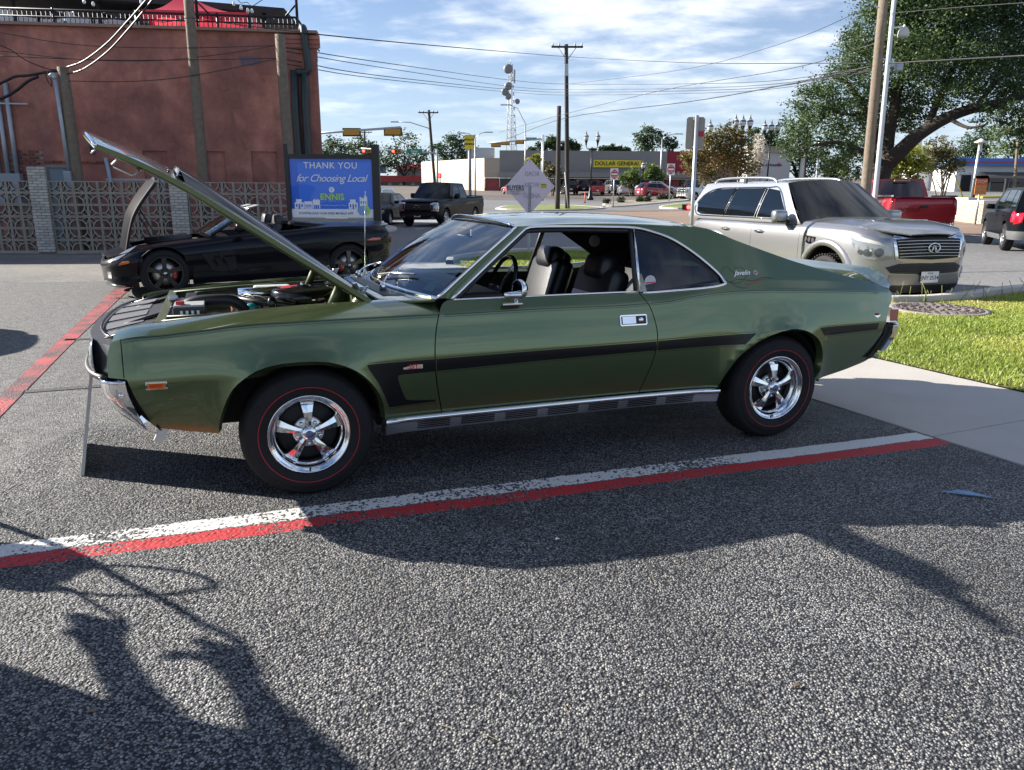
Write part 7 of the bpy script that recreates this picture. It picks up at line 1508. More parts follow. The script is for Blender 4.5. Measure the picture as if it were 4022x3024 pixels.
# ================================================================ street signs near the lawn
def near_signs():
    Y = 13.; b = at(2730, 585, Y); t_ = at(2733, 458, Y); S = thing('sign_post', 'galvanised post with the plain grey back of a traffic sign', 'sign', (b.x, Y, .02)); zc_ = (b.z+t_.z)/2-.02; h = t_.z-b.z
    tube('post', [(.03, 0, 0), (0, 0, t_.z)], .032, STEEL, S, 12); SP = patch('sign_plate', [(-.13, zc_-h/2), (-.15, zc_-h/2+.03), (-.15, zc_+h/2-.03), (-.12, zc_+h/2), (.12, zc_+h/2), (.15, zc_+h/2-.03), (.15, zc_-h/2+.03), (.12, zc_-h/2)], lambda x, z: (x, .055, z), M('sign_back_grey', (.30, .27, .24), .5, .4, var=.08), S, .3, thick=.004, out=(0, -1, 0))
    boxo('red_sticker', (.095, .05, zc_-.01), (.085, .004, .085), M('sticker_red2', (.42, .02, .04), .5), SP); boxo('sign_bracket', (0, .03, zc_+h/2-.03), (.09, .05, .03), GALV, S); boxo('sign_bracket', (0, .03, zc_-h/2+.03), (.09, .05, .02), GALV, S)
    Y = 19.5; c = at(2079, 733, Y); r = (at(2176, 733, Y).x-at(1979, 733, Y).x)/2; D = thing('diamond_sign', 'pale pinkish back of a diamond road sign with a BUYERS sticker', 'sign', (c.x, Y, .02), R(-43)); zc_ = c.z-.02; r *= 1.06; rx = r*1.25
    PK = M('pale_pink_back', (.78, .66, .71), .6, var=.06, vs=2)
    Pp = patch('sign_plate', [(0, zc_-r*1.02), (-rx, zc_), (0, zc_+r*1.02), (rx, zc_)], lambda x, z: (x, 0, z), PK, D, .5, thick=.006, out=(0, -1, 0)); tube('sign_edge', [(0, 0, zc_-r*1.02), (-rx, 0, zc_), (0, 0, zc_+r*1.02), (rx, 0, zc_)], .006, WHITE, Pp, 5, True)
    boxo('post', (.02, -.02, (zc_+.02)/2), (.055, .03, zc_+.02), STEEL, D)
    for k in range(9): boxo('post_hole', (.02, -.038, zc_-.06-k*.065), (.018, .004, .018), BLACKM, D)
    boxo('buyers_label', (-r*.70, -.012, zc_-.07), (r*.9, .004, .24), M('label_white', (.66, .60, .62), .6, var=.05), Pp)
    text('buyers_text', 'BUYERS', .17, M('letter_black', (.01, .01, .01)), Pp, face_m((-r*.70, -.016, zc_-.035), (1, -.0, 0), (0, 0, 1)), .001, bold=.003); text('label_line', 'BARRICADES', .05, M('label_grey', (.25, .2, .22), .6), Pp, face_m((-r*.70, -.016, zc_-.12), (1, 0, 0), (0, 0, 1)), .001, space=1.3); text('label_phone', '817.535.3939', .045, M('label_red', (.3, .02, .05), .6), Pp, face_m((-r*.70, -.016, zc_-.17), (1, 0, 0), (0, 0, 1)), .001)
    yl = boxo('yellow_label', (r*.72, -.012, zc_+.02), (.16, .004, .10), M('label_yellow', (.6, .48, .02), .5), Pp); text('yellow_label_text', 'NOTICE', .035, M('letter_black', (.01, .01, .01)), yl, face_m((r*.72, -.016, zc_+.045), (1, 0, 0), (0, 0, 1)), .001)
    for k, sx in enumerate(('ROAD', 'WORK', 'AHEAD')): text('show_through_lettering', sx, .17, M('faint_letters', (.49, .43, .52), .6), Pp, face_m((.08, -.009, zc_+.30-.26*k), (-1, 0, 0), (0, 0, 1)), .0005)
    lathe('rivet', [(0, -.012), (.016, -.01), (.018, 0)], STEEL, Pp, 10, 'Y', (0, 0, zc_+r*.92))
near_signs()
def dne(px, pyb, pyt, label, w=.76):
    x, y = g(px, pyb); S = thing('do_not_enter_sign', label, 'sign', (x, y, tz(x, y)), 0, 'do not enter signs'); top = at(px, pyt, y).z-tz(x, y); hs = .91*w/.76
    tube('post', [(0, 0, 0), (0, 0, top)], .05, STEEL, S, 8); P = boxo('sign_plate', (0, -.06, top-hs/2*1.05), (w*.9, .02, hs*1.08), M('sign_white', (.75, .75, .75), .4), S, bev=.004); zc_ = top-hs/2*1.05
    o = lathe('red_disc', [(0, -.08), (w*.42, -.08)], M('sign_red3', (.50, .015, .03), .4), P, 28, 'Y', (0, 0, 0)); o.location = (0, 0, zc_); o.scale = (1, 1, 1.25); boxo('white_bar', (0, -.085, zc_), (w*.68, .006, .16), M('sign_white', (.75, .75, .75)), P)
    for s, dz in (('DO NOT', .25), ('ENTER', -.25)): text('sign_lettering', s, .16, M('sign_white', (.75, .75, .75)), P, face_m((0, -.085, zc_+dz), (1, 0, 0), (0, 0, 1)), .001, bold=.002)
dne(2408, 815, 662, 'do not enter sign on the planter, left of the two'); dne(2627, 808, 643, 'do not enter sign nearer the grey sign post, right of the two')
def stop_panel():
    Y = 40.; c = at(3853, 733, Y); S = thing('stop_panel', 'faded orange rectangular STOP sign beside the pale brick piers', 'sign', (c.x, Y, tz(c.x, Y))); z = c.z-tz(c.x, Y); P = boxo('panel', (0, 0, z), (.60, .03, .78), M('faded_orange', (.62, .22, .04), .6, var=.25, vs=4), S, bev=.003); boxo('panel_header', (0, -.018, z+.24), (.59, .004, .29), M('stop_orange', (.60, .10, .02), .6, var=.1), P); text('panel_word', 'STOP', .21, M('faded_cream', (.66, .55, .40), .6), P, face_m((0, -.024, z+.24), (1, 0, 0), (0, 0, 1)), .001, bold=.004)
    for k, s in enumerate(('PARKING FOR', 'CUSTOMERS ONLY')): text('panel_small_print', s, .07, M('faded_cream', (.66, .55, .40)), P, face_m((0, -.02, z-.02-.14*k), (1, 0, 0), (0, 0, 1)), .001)
    tube('post', [(0, .03, 0), (0, .03, z)], .05, STEEL, S, 8)
stop_panel()
def piers():
    PB = [M('cream_brick_%d' % i, c, .85, var=.12, vs=10) for i, c in enumerate(((.60, .50, .38), (.52, .42, .31), (.66, .57, .45)))]; MT = M('cream_mortar', (.45, .40, .33), .9); CAPM = M('white_cap', (.72, .71, .67), .7)
    bm = bmesh.new(); box(bm, (0, 0, 0), (.225, .08, .068), bev=.004); me0 = bpy.data.meshes.new('brick'); bm.to_mesh(me0); bm.free(); mes = []
    for m in PB: q = me0.copy(); q.materials.append(m); mes.append(q)
    for (pl, pr, pb, lab, ln) in ((3792, 3822, 862, 'pale brick end pier with a white cap, left of the two', 2.6), (3852, 3905, 880, 'pale brick pier with a white cap beside the black SUV', 2.4)):
        x, y = g((pl+pr)/2, pb); w = (at(pr, 800, y).x-at(pl, 800, y).x); T = thing('brick_pier', lab, 'wall', (x, y, tz(x, y)), 0.); hgt = 1.02
        boxo('core', (0, .3+ln/2, hgt/2), (w-.06, ln+.5, hgt), MT, T); boxo('cap', (0, .3+ln/2, hgt+.08), (w+.1, ln+.7, .16), CAPM, T, bev=.01)
        z = .04; r = 0
        while z < hgt-.02:
            n = max(2, round(w/.24)); xx = -w/2+(.12 if r % 2 == 0 else .0)
            while xx < w/2+.01:
                sx = 1.; cxx = xx
                if xx-.11 < -w/2: cxx = -w/2+.056; sx = .5
                if xx+.11 > w/2: cxx = w/2-.056; sx = .5
                o = bpy.data.objects.new('brick', mes[int(rng.integers(3))]); link(o, T); o.location = (cxx, .06-.0, z); o.scale = (sx, 1, 1); xx += .24
            for k in range(int(ln/.25)):
                o = bpy.data.objects.new('brick', mes[int(rng.integers(3))]); link(o, T); o.location = (-w/2+.03, .25+.25*k+(.12 if r % 2 else 0), z); o.rotation_euler = (0, 0, math.pi/2)
            z += .079; r += 1
piers()
# ================================================================ poles, wires, lamps, signals
DKW = M('dark_pole_wood', (.045, .038, .034), .9, var=.4, vs=6, bump=.4)
def upole(name, label, px0, py0, px1, py1, Y, r0, r1, mat, arm=None):
    x, y = gnd(px1, Y).x, Y; a = at(px0, py0, Y); base = Vector((gnd(px1, Y).x, Y, tz(gnd(px1, Y).x, Y))); o = thing(name, label, 'pole', base); P = [(a-base)*(i/6) for i in range(7)]; tube('shaft', P, [r0+(r1-r0)*i/6 for i in range(7)], mat, o, 12)
    if arm:
        x0, x1, py = arm; p0, p1 = at(x0, py, Y)-base, at(x1, py, Y)-base; boxo('crossarm', tuple((p0+p1)/2), ((p1-p0).length, .12, .14), mat, o)
        for t in (.04, .25, .75, .96): q = p0.lerp(p1, t); lathe('insulator', [(.05, .06), (.07, .12), (.05, .2), (.07, .25), (.0, .32)], GALV, o, 10, 'Z', tuple(q))
        m = (p0+p1)/2
        for s in (.2, .8): tube('arm_brace', [p0.lerp(p1, s), m-Vector((0, 0, 1.0))], .03, STEEL, o, 5)
    return o, base
cp, cpb = upole('utility_pole', 'tall dark utility pole with a crossarm in the middle of the view', 2224, 174, 2229, 816, 66., .20, .15, DKW, (2166, 2290, 184))
tube('guy_guard', [tuple(at(2219, 676, 65.8)-cpb), tuple(at(2231, 818, 65.8)-cpb)], .05, M('pale_guard', (.5, .5, .5), .6), cp, 6); boxo('transformer_bracket', tuple(at(2224, 275, 65.7)-cpb), (.3, .3, .9), STEEL, cp)
upole('utility_pole', 'short bare dark pole beside the tall crossarm pole', 2196, 416, 2190, 818, 65., .20, .17, DKW)
lp, lpb = upole('utility_pole', 'leaning dark utility pole with a crossarm left of the store', 1684, 432, 1712, 738, 100., .2, .16, DKW, (1643, 1722, 442))
def lantern_arm(o, base, p, q, mat=STEEL): tube('lamp_arm', [p, p.lerp(q, .6)+Vector((0, 0, .25)), q], .06, mat, o, 6); boxo('lamp_head', tuple(q+Vector((-.3, 0, -.02))), (1.0, .3, .14), GALV, o, bev=.04)
lantern_arm(lp, lpb, at(1688, 505, 100)-lpb, at(1560, 478, 100)-lpb)
upole('utility_pole', 'distant bare pole with a small crossarm above the left trees', 1432, 512, 1436, 640, 150., .2, .16, DKW, (1410, 1460, 520))
rp, rpb = upole('utility_pole', 'big wooden utility pole in front of the spreading oak', 3474, -40, 3398, 745, 27., .17, .145, WOODP)
wp, wpb = upole('light_pole', 'white metal light pole beside the big wooden pole', 3516, -40, 3437, 745, 26.6, .085, .07, M('white_pole', (.55, .57, .58), .4, .3, var=.08))
q = at(3550, 120, 26.6)-wpb; tube('lamp_arm', [at(3492, 110, 26.6)-wpb, q+Vector((0, 0, .12))], .025, WHITE, wp, 6); lathe('lamp_shade', [(.03, .18), (.06, .1), (.16, .0), (.18, -.16), (.15, -.20), (0, -.2)], M('lamp_enamel', (.55, .55, .5), .4), wp, 18, 'Z', tuple(q))
boxo('transformer_can', tuple(at(3530, 262, 26.9)-wpb), (.22, .2, .26), GALV, wp, bev=.03); lathe('insulator_pot', [(.04, -.1), (.06, 0), (.04, .12)], WHITE, wp, 10, 'Z', tuple(at(3505, 250, 26.9)-wpb))
for i, (px, py0, py1, Y) in enumerate(((3158, 500, 700, 60.), (3206, 536, 690, 70.))): upole('utility_pole', ('leaning bare pole left of the oak trunk', 'thin pale pole left of the oak trunk')[i], px+14-20*i*0, py0, px-6, py1, Y, .12, .10, DKW if i == 0 else STEEL)
upole('utility_pole', 'thin bare pole at the right edge above the black SUV', 4000, 540, 3978, 735, 60., .12, .1, WOODP)
def street_lamp(px, pyt, pyb, Y, label, name='street_lamp', globe=True):
    x = gnd(px, Y).x; b = Vector((x, Y, tz(x, Y))); o = thing(name, label, 'street lamp', b); h = at(px, pyt, Y).z-b.z; return o, h
def acorn(o, p, s=1.):
    L = lathe('lantern', [(.06*s, -.62*s), (.10*s, -.35*s), (.17*s, -.12*s), (.19*s, -.05*s)], M('lamp_black', (.012, .013, .014), .4, .4), o, 14, 'Z', p); lathe('lantern_globe', [(.19*s, -.05*s), (.25*s, .12*s), (.26*s, .28*s), (.20*s, .45*s), (.12*s, .55*s)], M('lantern_glass', (.50, .52, .52), .15, .1, coat=.6, var=.2), L, 14, 'Z', p); lathe('lantern_band', [(.262*s, .30*s), (.27*s, .36*s), (.25*s, .40*s)], M('lamp_black', (.012, .013, .014)), L, 14, 'Z', p); lathe('lantern_finial', [(.12*s, .55*s), (.06*s, .66*s), (.03*s, .85*s), (0, .95*s)], M('lamp_black', (.012, .013, .014)), L, 10, 'Z', p)
def twin_lamp(px, pyt, Y, label, n=2):
    o, h = street_lamp(px, pyt, 0, Y, label); LB = M('lamp_black', (.012, .013, .014), .4, .4)
    lathe('base', [(.36, 0), (.34, .25), (.22, .4), (.2, .9), (.12, 1.1), (.11, 1.5)], LB, o, 16, 'Z'); tube('column', [(0, 0, 1.2), (0, 0, h-1.9)], .075, LB, o, 10); tube('yoke', [(-.62 if n > 1 else 0, 0, h-1.55), (-.5 if n > 1 else 0, 0, h-1.9), (.5 if n > 1 else 0, 0, h-1.9), (.62 if n > 1 else 0, 0, h-1.55)], .05, LB, o, 8)
    for x in ((-.62, .62) if n == 2 else ((-.62, 0, .62) if n == 3 else (0,))): acorn(o, (x, 0, h-.95))
twin_lamp(2318, 512, 86., 'black street lamp with two acorn lanterns in front of the store')
twin_lamp(2520, 625, 92., 'single globe street lamp right of the yellow store sign', 1)
twin_lamp(2895, 447, 70., 'three-lantern street lamp above the flowering tree', 3); twin_lamp(3005, 467, 74., 'three-lantern street lamp beside the bank', 3); twin_lamp(2770, 465, 66., 'street lamp lantern just right of the grey sign back', 1)
def light_pole(px, pyt, Y, label, arms):
    o, h = street_lamp(px, pyt, 0, Y, label, 'light_pole'); tube('column', [(0, 0, 0), (0, 0, h)], [.11, .07], STEEL, o, 10)
    for dx, dz in arms: tube('lamp_arm', [(0, 0, h-.1), (dx*.5, 0, h+dz*.8), (dx, 0, h+dz)], .045, STEEL, o, 6); boxo('lamp_head', (dx*1.25, 0, h+dz), (abs(dx)*.5+.3, .25, .12), GALV, o, bev=.03)
light_pole(2588, 542, 100., 'grey light pole with twin arms in front of the store', [(1.6, .5), (-1.4, .5)]); light_pole(2061, 482, 96., 'slim light pole with one arm beside the radio tower', [(-1.9, 2.0)]); light_pole(1867, 540, 94., 'pale twin-arm light pole beside the yellow pylon sign', [(1.3, .6), (-1.3, .5)])
light_pole(3812, 558, 66., 'pale light pole near the distant blue-roofed shop', [(.05, .0)]); light_pole(2131, 532, 84., 'grey signal pole behind the diamond sign', [])
def bell_lamp():
    Y = 52.; px = 3808; x = gnd(px, Y).x; o = thing('street_lamp', 'dark lamp post with a pale conical shade right of the stop panel trees', 'street lamp', (x, Y, tz(x, Y))); h = at(px, 545, Y).z-tz(x, Y); tube('column', [(0, 0, 0), (.15, 0, h-.5)], .06, STEEL, o, 8); lathe('lamp_shade', [(.05, .22), (.16, .14), (.40, .0), (.38, -.04), (.12, -.06), (.12, -.5), (.08, -.6)], M('lamp_enamel', (.55, .55, .5)), o, 16, 'Z', (.15, 0, h-.2))
bell_lamp()
for px, lab in ((3818, 'black gate post left of the orange stop panel'), (3940, 'black gate post right of the orange stop panel')):
    Y = 50.; x = gnd(px, Y).x; o = thing('gate_post', lab, 'post', (x, Y, tz(x, Y)), 0, 'black gate posts'); h = at(px, 705, Y).z-tz(x, Y); boxo('post', (0, 0, h/2), (.16, .16, h), BLACKP, o); boxo('post_cap', (0, 0, h+.03), (.2, .2, .06), BLACKP, o)
    if px > 3900: tube('gate_arm', [(0, 0, h*.45), (2.2, 0, h*.75)], .05, BLACKP, o, 6)
gw = thing('guy_wire_guard', 'slanting yellow guy-wire guard beside the red pickup tailgate', 'guard', g(3790, 800)+(tz(*g(3790, 800)),)); b_ = Vector(gw.location); tube('guard_tube', [(0, 0, 0), at(3735, 640, b_.y-1)-b_], .045, M('guard_yellow', (.60, .42, .03), .5), gw, 8)
def pylon():
    Y = 95.; a, b = at(1825, 530, Y), at(1864, 585, Y); x = at(1845, 600, Y).x; o = thing('pylon_sign', 'yellow DOLLAR GENERAL pylon sign on a grey pole', 'sign', (x, Y, tz(x, Y))); z = (a.z+b.z)/2-tz(x, Y); w, h = b.x-a.x, a.z-b.z; tube('pole', [(0, 0, 0), (0, 0, z)], .2, M('pylon_grey', (.22, .24, .26), .5), o, 10); P = boxo('sign_box', (0, 0, z), (w, .5, h), M('sign_yellow', (.72, .58, .02)), o); boxo('sign_side', (w/2+.05, .1, z), (.12, .7, h+.06), GALV, o)
    for s, dz in (('DOLLAR', .25), ('GENERAL', -.25)): text('pylon_lettering', s, .30, M('letter_black', (.01, .01, .01)), P, face_m((0, -.27, z+dz), (1, 0, 0), (0, 0, 1)), .01, bold=.008)
pylon()
def signal_arm(label, Y, py, x0, x1, heads, sign=None, post=None, back=True):
    p0, p1 = at(x0, py[0], Y), at(x1, py[1], Y); px_ = p0 if post == 'L' else p1; base = Vector((px_.x, Y, tz(px_.x, Y))); o = thing('traffic_signal', label, 'traffic light', base); tube('mast_arm', [p0-base, p1-base], .09, GALV, o, 8)
    if post: tube('mast_pole', [(0, 0, 0), px_-base+Vector((0, 0, .4))], .14, GALV, o, 10)
    for hx, hy, w, lit in heads:
        p = at(hx, hy, Y)-base; H = boxo('signal_head', tuple(p), (w, .25, w*.36), M('signal_yellow', (.45, .22, .02), .5, var=.12) , o, bev=.03); boxo('back_plate', tuple(p+Vector((0, .06 if not lit else .06, 0))), (w*1.18, .04, w*.52), BLACKP, H)
        if lit:
            for k in range(3): lathe('signal_lens', [(0, -.16), (w*.12, -.15), (w*.13, -.1)], M('signal_red_on', (.6, .01, .01), .3, emit=(1., .03, .03), es=6.) if k == 0 else M('lens_off', (.02, .02, .02), .3), H, 16, 'Y', tuple(p+Vector(((-1+k)*w*.31, -.0, 0))))
        else:
            for k in range(3): lathe('signal_visor', [(w*.13, .05), (w*.13, -.22)], M('signal_yellow', (.45, .22, .02)), H, 14, 'Y', tuple(p+Vector(((-1+k)*w*.31, .3, 0))))
    if sign:
        sx, sy, s, w = sign; p = at(sx, sy, Y)-base; S = boxo('street_name_sign', tuple(p+Vector((0, -.12, 0))), (w, .05, w*.26), M('street_green', (.01, .20, .13), .45), o); text('street_name', s, w*.2, WHITE, S, face_m(p+Vector((0, -.15, -.02)), (1, 0, 0), (0, 0, 1)), .004, bold=.004)
signal_arm('signal arm with two yellow-backed heads beside the red building', 62., (528, 500), 1180, 1575, [(1381, 519, 1.2, False), (1543, 517, 1.2, False)], post='L')
signal_arm('signal arm with two red lights and the Ennis street sign', 88., (583, 601), 1418, 1716, [(1440, 593, 1.0, True), (1556, 594, 1.0, True)], (1628, 593, 'Ennis', 1.7), 'R')
signal_arm('distant signal arm with three heads under the radio tower', 92., (562, 545), 1915, 2131, [(1948, 569, .95, False), (1985, 562, .85, False), (2042, 557, .9, False)], (2086, 546, 'W McKinney', 1.25), 'R')
def ped():
    Y = 100.; x = gnd(1730, Y).x; o = thing('pedestrian_signal', 'small pedestrian signal showing a red hand by the cream store wall', 'traffic light', (x, Y, tz(x, Y))); z = at(1730, 690, Y).z-tz(x, Y); tube('pole', [(0, 0, 0), (0, 0, z+.3)], .07, STEEL, o, 8); h = boxo('signal_head', (-.1, -.1, z), (.6, .3, .5), BLACKP, o, bev=.03); boxo('hand_symbol', (-.05, -.27, z), (.22, .02, .26), M('hand_on', (.5, .02, .01), .4, emit=(1, .05, .03), es=3.), h)
    x, y = g(2705, 826); p = at(2697, 813, y); b = Vector((p.x, y, tz(p.x, y))); o = thing('fallen_signal', 'dark box with a lit red lamp low beside the grey sign post', 'traffic light', b); z = p.z-b.z; hd = boxo('signal_head', (0, 0, z), (.75, .3, .42), BLACKP, o, bev=.02); lathe('signal_lens', [(0, -.18), (.15, -.17), (.17, -.1)], M('signal_red_on', (.6, .01, .01)), hd, 18, 'Y', (.12, 0, z)); tube('post', [(0, 0, 0), (0, 0, z)], .05, STEEL, o, 6)
    x, y = g(2297, 797); o = thing('marker_post', 'slim orange delineator post left of the twin lamp base', 'post', (x, y, tz(x, y))); tube('delineator', [(0, 0, 0), (0, 0, 1.05)], [.06, .045], M('delineator_orange', (.65, .12, .05), .5), o, 8); boxo('delineator_foot', (0, 0, .03), (.25, .25, .05), BLACKP, o)
ped()
def tower():
    Y = 220.; b = at(2011, 600, Y); t = at(2005, 250, Y); o = thing('radio_tower', 'grey lattice radio tower with round dish antennas', 'tower', (b.x, Y, tz(b.x, Y))); z0 = 0.; z1 = t.z-tz(b.x, Y); GT = M('tower_steel', (.36, .37, .38), .5, .4, var=.15); w0, w1 = 2.6, .75
    def leg(k, f): a = 2*math.pi*k/3+.5; w = w0+(w1-w0)*f; return Vector((w*math.cos(a)*.75+(t.x-b.x)*f, w*math.sin(a)*.75, z1*f))
    tubes('tower_leg', [([leg(k, 0), leg(k, 1)], .09) for k in range(3)], GT, o, 6)
    br = []; n = 16
    for i in range(n):
        for k in range(3): br += [([leg(k, i/n), leg((k+1) % 3, (i+1)/n)], .045), ([leg((k+1) % 3, i/n), leg(k, (i+1)/n)], .045), ([leg(k, i/n), leg((k+1) % 3, i/n)], .04)]
    q = tubes('lattice_bracing', br, GT, o, 4)
    for px, py, r in ((1996, 270, 1.25), (1996, 338, 1.05), (1983, 360, 1.0), (1996, 378, .9), (2032, 398, .7)):
        p = at(px, py, Y-1.5)-Vector(o.location); lathe('dish_antenna', [(0, -.35), (r*.6, -.30), (r, -.05), (r, .25), (r*.5, .5), (0, .55)], M('dish_grey', (.20, .21, .22), .5, var=.1), o, 20, 'Y', tuple(p))
    boxo('antenna_panel', tuple(at(2021, 300, Y)-Vector(o.location)), (.4, .4, 3.4), GT, o); tube('top_whip', [(t.x-b.x, 0, z1), (t.x-b.x, 0, z1+1.2)], .08, GT, o, 5)
tower()
# wires across the sky
WG = 'overhead wires'
for i, (lab, pts, r) in enumerate((
 ('uppermost overhead wire from the red building to the big wooden pole', [(1180, 128, 21), (1700, 178, 30), (2224, 222, 62), (2700, 246, 45), (3440, 248, 27)], .022),
 ('second overhead wire from the cut-off pole across the sky', [(1116, 185, 20.3), (1500, 245, 30), (2010, 315, 55), (2228, 330, 64), (2900, 325, 40), (3430, 262, 27)], .018),
 ('third overhead wire from the cut-off pole across the sky', [(1116, 200, 20.3), (1500, 265, 30), (2010, 340, 55), (2228, 352, 64), (2900, 340, 40), (3430, 268, 27)], .016),
 ('fourth overhead wire from the cut-off pole across the sky', [(1118, 232, 20.3), (1500, 298, 30), (2010, 352, 55), (2228, 362, 64), (2900, 350, 40), (3430, 272, 27)], .018),
 ('lowest overhead wire from the cut-off pole across the sky', [(1118, 250, 20.3), (1500, 310, 30), (2010, 362, 55), (2228, 373, 64), (2900, 360, 40), (3430, 276, 27)], .016),
 ('thick drooping wire from the tall pole to the big wooden pole', [(1990, 545, 75), (2228, 462, 65), (2700, 400, 45), (3100, 330, 33), (3430, 258, 27)], .03),
 ('slack wire rising from the short pole to the upper right', [(1960, 520, 75), (2190, 455, 65), (2600, 355, 50), (3100, 270, 36), (3440, 170, 27)], .02),
 ('dashed-looking marker cable rising to the top right', [(2240, 330, 64), (2700, 270, 48), (3100, 160, 36), (3430, 20, 27)], .016),
 ('bright double cable running right from the wooden pole', [(3460, 250, 27), (3700, 236, 24), (4060, 216, 20)], .03),
 ('upper thin wire across the oak crown', [(3490, 52, 26.6), (3800, 26, 24), (4060, 8, 22)], .014))):
    wire('overhead_wire', lab, pts, r)
for i, (lab, pts) in enumerate((('highest thin wire crossing the red facade', [(-40, 120, 19.3), (300, 175, 19.5), (700, 188, 20), (1100, 178, 20.3)]), ('middle thin wire crossing the red facade', [(-40, 195, 19.3), (300, 232, 19.5), (600, 238, 20), (850, 215, 20.2), (1098, 176, 20.3)]), ('third thin wire crossing the red facade', [(-40, 218, 19.3), (400, 235, 19.5), (800, 234, 20), (1098, 228, 20.3)]), ('lowest thin wire crossing the red facade', [(270, 318, 19.6), (500, 320, 19.9), (700, 305, 20), (900, 270, 20.2), (1098, 228, 20.3)]), ('white twisted cable draped over the terrace railing', [(600, 85, 19), (660, 85, 19.2), (740, 70, 19.6), (800, 78, 20), (1000, 105, 20.4), (1180, 126, 21)]))):
    wire('facade_wire', lab, pts, .012)
# ================================================================ vegetation
def leaves(name, P, size, mat, parent, tone=None, up=.3, aspect=.55):
    """P: (n,3) leaf positions -> one mesh of folded leaf quads"""
    n = len(P); d = rng.standard_normal((n, 3)); d[:, 2] = d[:, 2]*.6-.1; d /= np.linalg.norm(d, axis=1)[:, None]
    u = rng.standard_normal((n, 3)); u -= (u*d).sum(1)[:, None]*d; u /= np.linalg.norm(u, axis=1)[:, None]; s = size*(.6+.8*rng.random(n))[:, None]
    V = np.empty((n, 4, 3)); V[:, 0] = P-d*s*.5; V[:, 1] = P+u*s*aspect*.5; V[:, 2] = P+d*s*.5; V[:, 3] = P-u*s*aspect*.5
    V = V.reshape(-1, 3).astype(np.float32); me = bpy.data.meshes.new(name); me.vertices.add(4*n); me.vertices.foreach_set('co', V.ravel()); me.loops.add(4*n); me.loops.foreach_set('vertex_index', np.arange(4*n, dtype=np.int32)); me.polygons.add(n); me.polygons.foreach_set('loop_start', np.arange(0, 4*n, 4, dtype=np.int32)); me.polygons.foreach_set('loop_total', np.full(n, 4, np.int32))
    t = me.attributes.new('tone', 'FLOAT', 'POINT'); tv = rng.random(n) if tone is None else tone; t.data.foreach_set('value', np.repeat(np.clip(tv, 0, 1), 4).astype(np.float32)); me.update(); me.materials.append(mat); return link(bpy.data.objects.new(name, me), parent)
def crown_pts(blobs, n, shell=.45, clump=.22, per=26):
    """clumped leaf positions inside ellipsoids (centre, radii)"""
    vol = np.array([b[1][0]*b[1][1]*b[1][2] for b in blobs])**.75; vol = vol/vol.sum(); out = []; tone = []
    for (c, r), w in zip(blobs, vol):
        k = max(1, int(n*w/per)); q = rng.standard_normal((k, 3)); q /= np.linalg.norm(q, axis=1)[:, None]; rad = (shell+(1-shell)*rng.random(k)**.6)[:, None]; cc = np.array(c)+q*rad*np.array(r); ct = rng.random(k)
        m = rng.poisson(per, k); idx = np.repeat(np.arange(k), m); sc = clump*min(r)*(.6+.8*rng.random(len(idx)))[:, None]; out.append(cc[idx]+rng.standard_normal((len(idx), 3))*sc*np.array([1, 1, .7])); tone.append(np.clip(.5*ct[idx]+.5*rng.random(len(idx)), 0, 1))
    return np.concatenate(out), np.concatenate(tone)
BARK = M('dark_bark', (.045, .036, .028), .95, var=.4, vs=7, bump=.8, bs=18); BARK2 = M('pale_bark', (.20, .155, .115), .9, var=.3, vs=8)
OAKL = leaf_mat('oak_leaf', (.022, .048, .018), (.13, .17, .055), (.055, .095, .032)); FARL = leaf_mat('far_leaf', (.025, .055, .022), (.075, .115, .045), (.045, .08, .03)); MYRT = leaf_mat('myrtle_leaf', (.05, .06, .02), (.26, .17, .06), (.14, .12, .035)); YELL = leaf_mat('yellow_leaf', (.10, .12, .02), (.40, .36, .05), (.22, .24, .03)); BRWN = leaf_mat('brownish_leaf', (.07, .06, .025), (.20, .15, .07), (.12, .11, .04)); SHRB = leaf_mat('shrub_leaf', (.015, .03, .012), (.06, .085, .03)); LIME = leaf_mat('light_green_leaf', (.05, .09, .02), (.20, .24, .06), (.10, .15, .035)); BLOS = leaf_mat('blossom', (.35, .32, .28), (.65, .62, .55))
def limb(pts, r0, r1):
    P = catmull(pts, 5); n = len(P); return (P, [r0+(r1-r0)*(i/(n-1))**.8 for i in range(n)])
